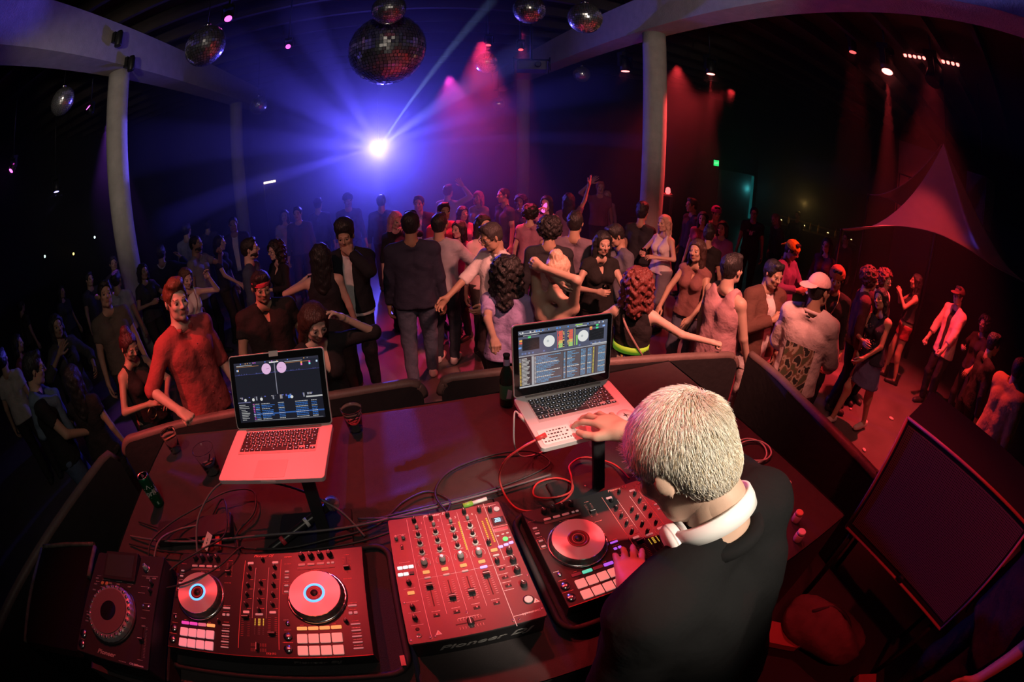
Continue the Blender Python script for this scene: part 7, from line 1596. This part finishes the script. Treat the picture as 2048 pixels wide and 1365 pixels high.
# ------------------------------------------------------------------ light fixtures
fixm = bm
def mover(loc, tgt, col, s, label, name='moving_head_light', size=1.0, beam=None):
    t = empty(name, loc); tag(t, label, 'stage light')
    d = (Vector(tgt) - Vector(loc)).normalized(); q = d.to_track_quat('-Z', 'Y').to_euler()
    k = size
    MB().box((0, 0, 0.2 * k), (0.24 * k, 0.18 * k, 0.08 * k)).build('base', fixm, t)
    yk = MB().box((0, 0, 0.06 * k), (0.025 * k, 0.08 * k, 0.24 * k)).mesh('yoke_arm', fixm)
    for sx in (-1, 1): put('yoke_arm', yk, t, (sx * 0.13 * k, 0, 0))
    h = MB().lathe([(0.05 * k, 0.14 * k), (0.085 * k, 0.10 * k), (0.10 * k, 0), (0.10 * k, -0.14 * k), (0.085 * k, -0.145 * k)], n=20).build('lamp_head', fixm, t, rot=q)
    if col: MB().lathe([(0.001, -0.147 * k), (0.08 * k, -0.147 * k)], n=20, cap=False).build('lens', glow('lens_%s_%g' % (label[:14], s), col, s), h)
    MB().tube([(0, 0, .24 * k), (0, 0, 5.71 - loc[2])], 0.015, 6).build('hanger', fixm, t)
    return t
CAMP = (0, 0, CAMZ)
mover(tuple(BL), (0.0, 0, 2.5), (0.45, 0.75, 1.0), 60.0, 'blinding blue-white moving light facing the stage')
mover(along(-0.78, 0.62, 0.19, 7.5), (-6.6, 2.2, 1.5), (1, .12, .9), 4, 'magenta beam light at the far left edge', size=.6)
mover(along(-0.62, 0.745, 0.24, 8.0), (-5.2, 5.2, 5.2), (1, .12, .9), 4, 'magenta light left of the left column', size=.6)
mover(along(-0.70, 0.70, 0.11, 9.5), (-6.6, 6, 0), (.35, .3, 1), 4, 'small blue downlight low on the left', size=.8)
mover((4.35, 6.9, 4.25), (4.35, 6.7, 0), (1, .16, .16), 5, 'red downlight just right of the right column')
mover((4.8, 6.8, 4.28), (5.0, 6.4, 0), (.9, .1, .9), 3, 'violet downlight between red lamps by the right column', size=.6)
mover((5.7, 6.0, 4.40), (5.6, 5.8, 0), (1, .2, .18), 6, 'bright red downlight beyond the right column')
mover(along(0.24, 0.93, 0.26, 7.6), (1.2, 6, 0), (1, .06, .08), 3, 'small red light behind the biggest mirror ball', size=.55)
mover(along(0.31, 0.92, 0.25, 8.0), (2.2, 6, 0), (1, .06, .06), 3, 'red strip light right of the biggest mirror ball', size=.55)
mover(along(-0.20, 0.94, 0.29, 7.0), (-1, 3, 2), (1, .1, .8), 2.5, 'magenta light deep in the blue haze', size=.5)
mover(along(-0.33, 0.87, 0.38, 5.6), (-1, 3, 2), (1, .1, .7), 3, 'magenta light cut by the top edge', size=.6)
mover((6.9, 2.75, 4.92), (5.6, 2.4, 0), (1, .16, .14), 8, 'twin red moving lights in front of the tent', size=1.3)
mover((6.7, 1.75, 4.78), (5.5, 2.2, 2.5), None, 0, 'unlit black moving head under the red strip', size=1.4)
mover((7.2, 3.6, 5.3), (6.6, 3.4, 0), (1, .1, .1), 2, 'dim red moving light high left of the red strip', size=.9)
# red strip of eleven lamps
t = empty('led_strip', (7.0, 1.85, 5.12)); tag(t, 'long red strip of small lamps above the tent', 'stage light')
MB().box((0, 0, .04), (0.08, 1.15, 0.06)).build('housing', fixm, t)
lm = MB().lathe([(0.001, -.028), (0.026, -.02), (0.032, 0), (0.032, .02)], n=10).mesh('lamp', glow('strip_red', (1, .14, .12), 6))
for i in range(12): put('lamp', lm, t, (-.03, -.52 + i * .095, 0))
MB().tube([(0, 0, .06), (0, 0, .59)], .012, 6).build('hanger', fixm, t)
# short bars of light at the back
t = empty('bar_lamp', along(-0.255, 0.965, -0.022, 12.5)); tag(t, 'short pale lit bar on a pole at the back left', 'lamp')
MB().box((0, 0, 0), (0.36, 0.05, 0.06)).build('tube', glow('pale_bar', (1, .75, .55), 3), t)
MB().tube([(-.2, .05, 0), (-.2, .05, -2.17)], .025, 6).build('pole', fixm, t)
for k, (x, y, z, c, s, lab) in enumerate(((-9.9, 11.7, 2.04, (.7, 1, 1), 5, 'tiny white-blue light point in the dark on the left'), (-9.9, 10.35, 1.86, (1, .55, .15), 5, 'tiny amber light point in the dark on the left'),
        (-9.9, 8.9, 2.2, (.6, .9, .8), 2, 'faint pale light point at the far left wall'))):
    t = empty('indicator_light', (x, y, z)); tag(t, lab, 'light')
    MB().box((-.05, 0, 0), (0.12, 0.1, 0.1)).build('housing', fixm, t)
    MB().sphere((.01, 0, 0), .04, 10, 6).build('bulb', glow('tiny_%d' % k, c, s), t)
# projector on a hanging frame
t = empty('hanging_projector', along(0.335, 0.92, 0.20, 7.6), R(-18)); tag(t, 'dark projector on a hanging frame in the haze', 'projector')
MB().rbox((0, 0, 0), (0.5, 0.4, 0.17), .03, 0, .015).build('body', mat('grey_plastic', (.08, .08, .1), .5), t)
MB().lathe([(.05, 0), (.055, .05), (.04, .06)], n=16).build('lens', bm, t, (0.1, -.2, 0), (R(90), 0, 0))
fr = MB()
for sx in (-1, 1):
    fr.tube([(sx * .3, -.2, -.1), (sx * .3, -.2, .14), (sx * .3, .2, .14), (sx * .3, .2, -.1)], .012, 6)
fr.tube([(-.3, 0, .14), (.3, 0, .14)], .012, 6); fr.build('cage', bm, t)
MB().tube([(0, 0, .1), (0, 0, 1.5)], .022, 8).build('pole', bm, t)
# speakers on the wall by the tent
for i, (x, y, z, lab) in enumerate(((9.6, 2.3, 3.4, 'dim hanging loudspeaker right of the tent peak'), (9.3, 1.3, 3.3, 'dim hanging loudspeaker at the right edge of the photo'))):
    t = empty('hanging_loudspeaker', (x, y, z), R(70)); tag(t, lab, 'speaker', 'hanging loudspeakers')
    MB().box((0, 0, 0), (.55, .5, .95)).build('cabinet', mat('speaker_paint', (.09, .08, .085), .7), t)
    MB().box((0, .255, 0), (.5, .02, .9)).build('grille', mat('speaker_grille', (.05, .05, .05), .5, .5, bump=.4, bscale=300), t)
    MB().tube([(0, 0, .47), (0, 0, 5.71 - z)], .015, 6).build('chain', bm, t)
# red-lit rack beside the right column
t = empty('lit_shelf_rack', (4.75, 6.3, 0), R(-35)); tag(t, 'red-lit rack with lamps standing behind the right column', 'rack')
fr = MB()
for sx in (-1, 1):
    for sy in (-1, 1): fr.box((sx * .24, sy * .18, .9), (.04, .04, 1.8))
fr.build('frame', bm, t)
for z in (.6, 1.2, 1.78): MB().box((0, 0, z), (.52, .4, .03)).build('shelf', mat('rack_shelf', (.3, .1, .1), .5), t)
for x in (-.15, .02, .17): MB().lathe([(.03, 0), (.05, .03), (.04, .1), (.02, .12)], (x, -.05, 1.8), 12).build('lamp', glow('rack_red', (1, .1, .1), 3), t)
MB().box((-.05, -.1, 1.42), (.16, .1, .2)).build('lamp_box', glow('rack_red2', (1, .2, .15), 1.2), t)
# ------------------------------------------------------------------ tent sails
sail = mat('pale_tent_fabric', (0.40, 0.37, 0.38), 0.8, noise=0.1, nscale=6, bump=0.15, bscale=14)
def sail_mesh(rows, parent, name):
    """rows: list of polylines (each same length) from peak to edge, thickened"""
    n = len(rows[0]); vs = [p for r_ in rows for p in r_]; N = len(vs)
    vs2 = [(x, y, z - .012) for x, y, z in vs]; fs = []
    for i in range(len(rows) - 1):
        for j in range(n - 1):
            a, b, c, d = i * n + j, i * n + j + 1, (i + 1) * n + j + 1, (i + 1) * n + j
            fs.append((a, b, c, d)); fs.append((N + d, N + c, N + b, N + a))
    ring = [j for j in range(n)] + [i * n + n - 1 for i in range(1, len(rows))] + [(len(rows) - 1) * n + j for j in range(n - 2, -1, -1)] + [i * n for i in range(len(rows) - 2, 0, -1)]
    for a, b in zip(ring, ring[1:] + ring[:1]): fs.append((b, a, N + a, N + b))
    return MB().add(vs + vs2, fs, 0, True).build(name, sail, parent)
def sail_patch(peak, edge, sag=0.5, steps=12):
    rows = []
    for i in range(steps + 1):
        t_ = i / steps
        row = []
        for e in edge:
            x = peak[0] + (e[0] - peak[0]) * t_; y = peak[1] + (e[1] - peak[1]) * t_
            zz = peak[2] + (e[2] - peak[2]) * (1 - (1 - t_) ** (1 + sag))
            row.append((x, y, zz))
        rows.append(row)
    return rows
tt = empty('stretch_tent', (8.6, 2.2, 0)); tag(tt, 'pale peaked stretch tent over the seats on the right', 'tent')
def rel(ps): return [(x - 8.6, y - 2.2, z) for x, y, z in ps]
edgeA = rel(bez([(6.00, 3.15, 1.92), (6.3, 2.74, 2.10), (6.6, 2.31, 2.26), (6.9, 1.73, 2.365), (7.1, 1.17, 2.35), (7.2, .76, 2.31), (7.3, .47, 2.29), (8.3, -.1, 2.3)], 5))
sail_mesh(sail_patch((8.0 - 8.6, 1.97 - 2.2, 3.95), edgeA, .9), tt, 'front_sail')
edgeB = rel(bez([(7.6, 3.45, 2.59), (8.6, 3.3, 2.65), (9.6, 2.9, 2.5), (10.2, 2.0, 2.3)], 5))
sail_mesh(sail_patch((8.02 - 8.6, 2.02 - 2.2, 3.93), edgeB, .7), tt, 'rear_sail')
MB().tube([(8.02 - 8.6, 2.0 - 2.2, 0), (8.02 - 8.6, 2.0 - 2.2, 3.9)], .04, 10).build('pole', bm, tt)
MB().tube([(6.02 - 8.6, 3.13 - 2.2, 0), (6.02 - 8.6, 3.13 - 2.2, 1.93)], .02, 8).build('pole', bm, tt)
MB().tube([(7.6 - 8.6, 3.44 - 2.2, 0), (7.6 - 8.6, 3.44 - 2.2, 2.6)], .02, 8).build('pole', bm, tt)
# red-lit stair landing behind the tent
t = empty('stair_landing', (10.2, 3.2, 0), R(-70)); tag(t, 'red-lit stair landing with railings behind the tent', 'staircase')
MB().box((0, 0, 1.2), (1.0, 1.0, 2.4)).build('block', mat('landing_paint', (.25, .1, .1), .7), t)
MB().box((0, 0.5, 3.3), (1.1, .06, 1.8)).build('lit_wall', mat('landing_wall', (.5, .3, .3), .7), t)
rl = MB()
for i in range(5): rl.tube([(-.5 + i * .25, -.5, 2.4), (-.5 + i * .25, -.5, 3.3)], .015, 6)
rl.tube([(-.52, -.5, 3.3), (.52, -.5, 3.3)], .02, 6); rl.tube([(-.52, -.5, 2.85), (.52, -.5, 2.85)], .015, 6)
rl.build('railing', bm, t)
spot('landing_red_spot', (9.7, 3.1, 4.9), (10.2, 3.2, 2.6), 60, RED, 50, .6)
# ------------------------------------------------------------------ back bar
bt = empty('back_bar', (10.9, 6.6, 0), R(-58)); tag(bt, 'dark bar counter with amber lights beyond the crowd', 'bar')
MB().box((0, 0, .55), (2.6, .5, 1.1)).build('counter', mat('bar_wood', (.05, .03, .02), .4), bt)
MB().box((0, -.03, 1.12), (2.7, .6, .05)).build('worktop', mat('bar_top', (.08, .05, .03), .3), bt)
MB().box((0, .55, 1.3), (2.6, .2, .04)).build('shelf', mat('bar_wood', (.05, .03, .02), .4), bt)
def bottle_profile(h, r): return [(r * .9, 0), (r, .01), (r, h * .58), (r * .75, h * .68), (r * .35, h * .78), (r * .32, h * .96), (r * .38, h * .97), (r * .38, h)]
amb = [glow('amber_a', (1, .62, .12), 2.2), glow('amber_b', (1, .8, .3), 3.5), mat('amber_glass', (.35, .18, .04), .2)]
for i in range(10):
    p = bt.matrix_basis @ Vector((0, 0, 0))
    a = R(-58); lx = -1.1 + i * .25 + random.uniform(-.05, .05); ly = -.05 + .12 * (i % 2)
    wx_, wy_ = 10.9 + lx * math.cos(a) - ly * math.sin(a), 6.6 + lx * math.sin(a) + ly * math.cos(a)
    if i % 3 == 0:
        t = empty('candle_lamp', (wx_, wy_, 1.146)); tag(t, 'small amber candle lamp on the back bar', 'lamp', 'candle lamps on the back bar')
        MB().lathe([(.05, 0), (.055, .1), (.05, .1), (.045, .02)], n=12).build('glass', mat('amber_glass', (.35, .18, .04), .2), t)
        MB().lathe([(.03, .01), (.035, .09), (.01, .12)], n=10).build('flame', amb[1], t)
    else:
        t = empty('bottle', (wx_, wy_, 1.146)); tag(t, 'bottle standing on the back bar among amber lamps', 'bottle', 'bottles on the back bar')
        MB().lathe(bottle_profile(.28, .038), n=12).build('glass', amb[2], t)
        MB().lathe([(.039, .06), (.039, .14)], n=12, cap=False).build('paper_label', mat('cream_paper', (.6, .5, .35), .7), t)
point('bar_amber_light', (10.6, 6.9, 1.9), 3, (1, .6, .15))
# ------------------------------------------------------------------ haze
hz = MB().box((1.5, 9.6, 2.75), (21, 8.4, 5.3)).build('haze', None)
hm = bpy.data.materials.new('stage_haze'); hm.use_nodes = True; nt = hm.node_tree
nt.nodes.remove(nt.nodes['Principled BSDF'])
vs_ = nt.nodes.new('ShaderNodeVolumeScatter'); vs_.inputs['Density'].default_value = 0.06; vs_.inputs['Anisotropy'].default_value = 0.72
vs_.inputs['Color'].default_value = (.9, .9, 1, 1)
nt.links.new(vs_.outputs[0], nt.nodes['Material Output'].inputs['Volume'])
hz.data.materials.clear(); hz.data.materials.append(hm)
tag(hz, 'thin stage haze glowing blue around the lamp', 'haze', None, 'stuff')
hz2 = MB().box((8.75, 2.2, 2.72), (6.5, 6.38, 5.2)).build('haze', None)
hz2.data.materials.clear(); hz2.data.materials.append(hm)
tag(hz2, 'thin red haze hanging over the right side of the floor', 'haze', None, 'stuff')
hz3 = MB().box((-7.4, 3.2, 3.6), (4.4, 4.0, 3.4)).build('haze', None)
hz3.data.materials.clear(); hz3.data.materials.append(hm)
tag(hz3, 'thin haze carrying a magenta beam at the upper left', 'haze', None, 'stuff')
# narrow beams of the blue head
for i, (tx, ty, tz, an, pw, c) in enumerate(((1.55, 5.0, 4.75, 1.5, 22000, (.35, .5, 1)), (3.5, 5.0, 3.6, 6, 5500, BLUE), (4.5, 5.0, 2.68, 3.0, 9000, BLUE), (-3.6, 4.6, 2.05, 4.5, 10000, BLUE), (-3.8, 5.5, 3.35, 9, 5000, BLUE),
                                            (-0.03, 1.35, 1.40, .9, 7000, BLUE), (-2.4, 5, 4.5, 9, 4500, BLUE), (2.3, 4.6, 4.1, 5, 7000, (.2, .2, 1)), (-1.2, 5, 4.9, 6, 4500, BLUE))):
    spot('blue_gobo_ray', BL + Vector((0, -.2, 0)), (tx, ty, tz), pw, c, an, .6, .02)
# red haze cones
spot('red_cone_spot', (6.8, 2.72, 4.75), (6.0, 2.5, 0), 3200, RED, 13, .4, .04)
spot('red_cone_spot', (7.0, 1.9, 5.05), (6.6, 1.9, 0), 220, RED, 42, .6, .10)
spot('red_cone_spot', (7.2, 3.6, 5.3), (6.6, 3.4, 0), 2600, RED, 18, .4, .10)
spot('red_cone_spot', (5.7, 6.0, 4.25), (5.6, 5.9, 0), 1000, RED, 16, .4, .04)
spot('red_cone_spot', (2.6, 7.6, 4.9), (2.5, 7.4, 0), 900, (1, .05, .2), 20, .5, .04)
spot('magenta_ray', (-5.8, 4.65, 3.9), (-7.4, 2.9, 3.1), 3000, (1, .06, .8), 7, .5, .03)
# small lit parts shine on camera without being sampled as lamps of their own
for m in bpy.data.materials: m.cycles.emission_sampling = 'NONE'
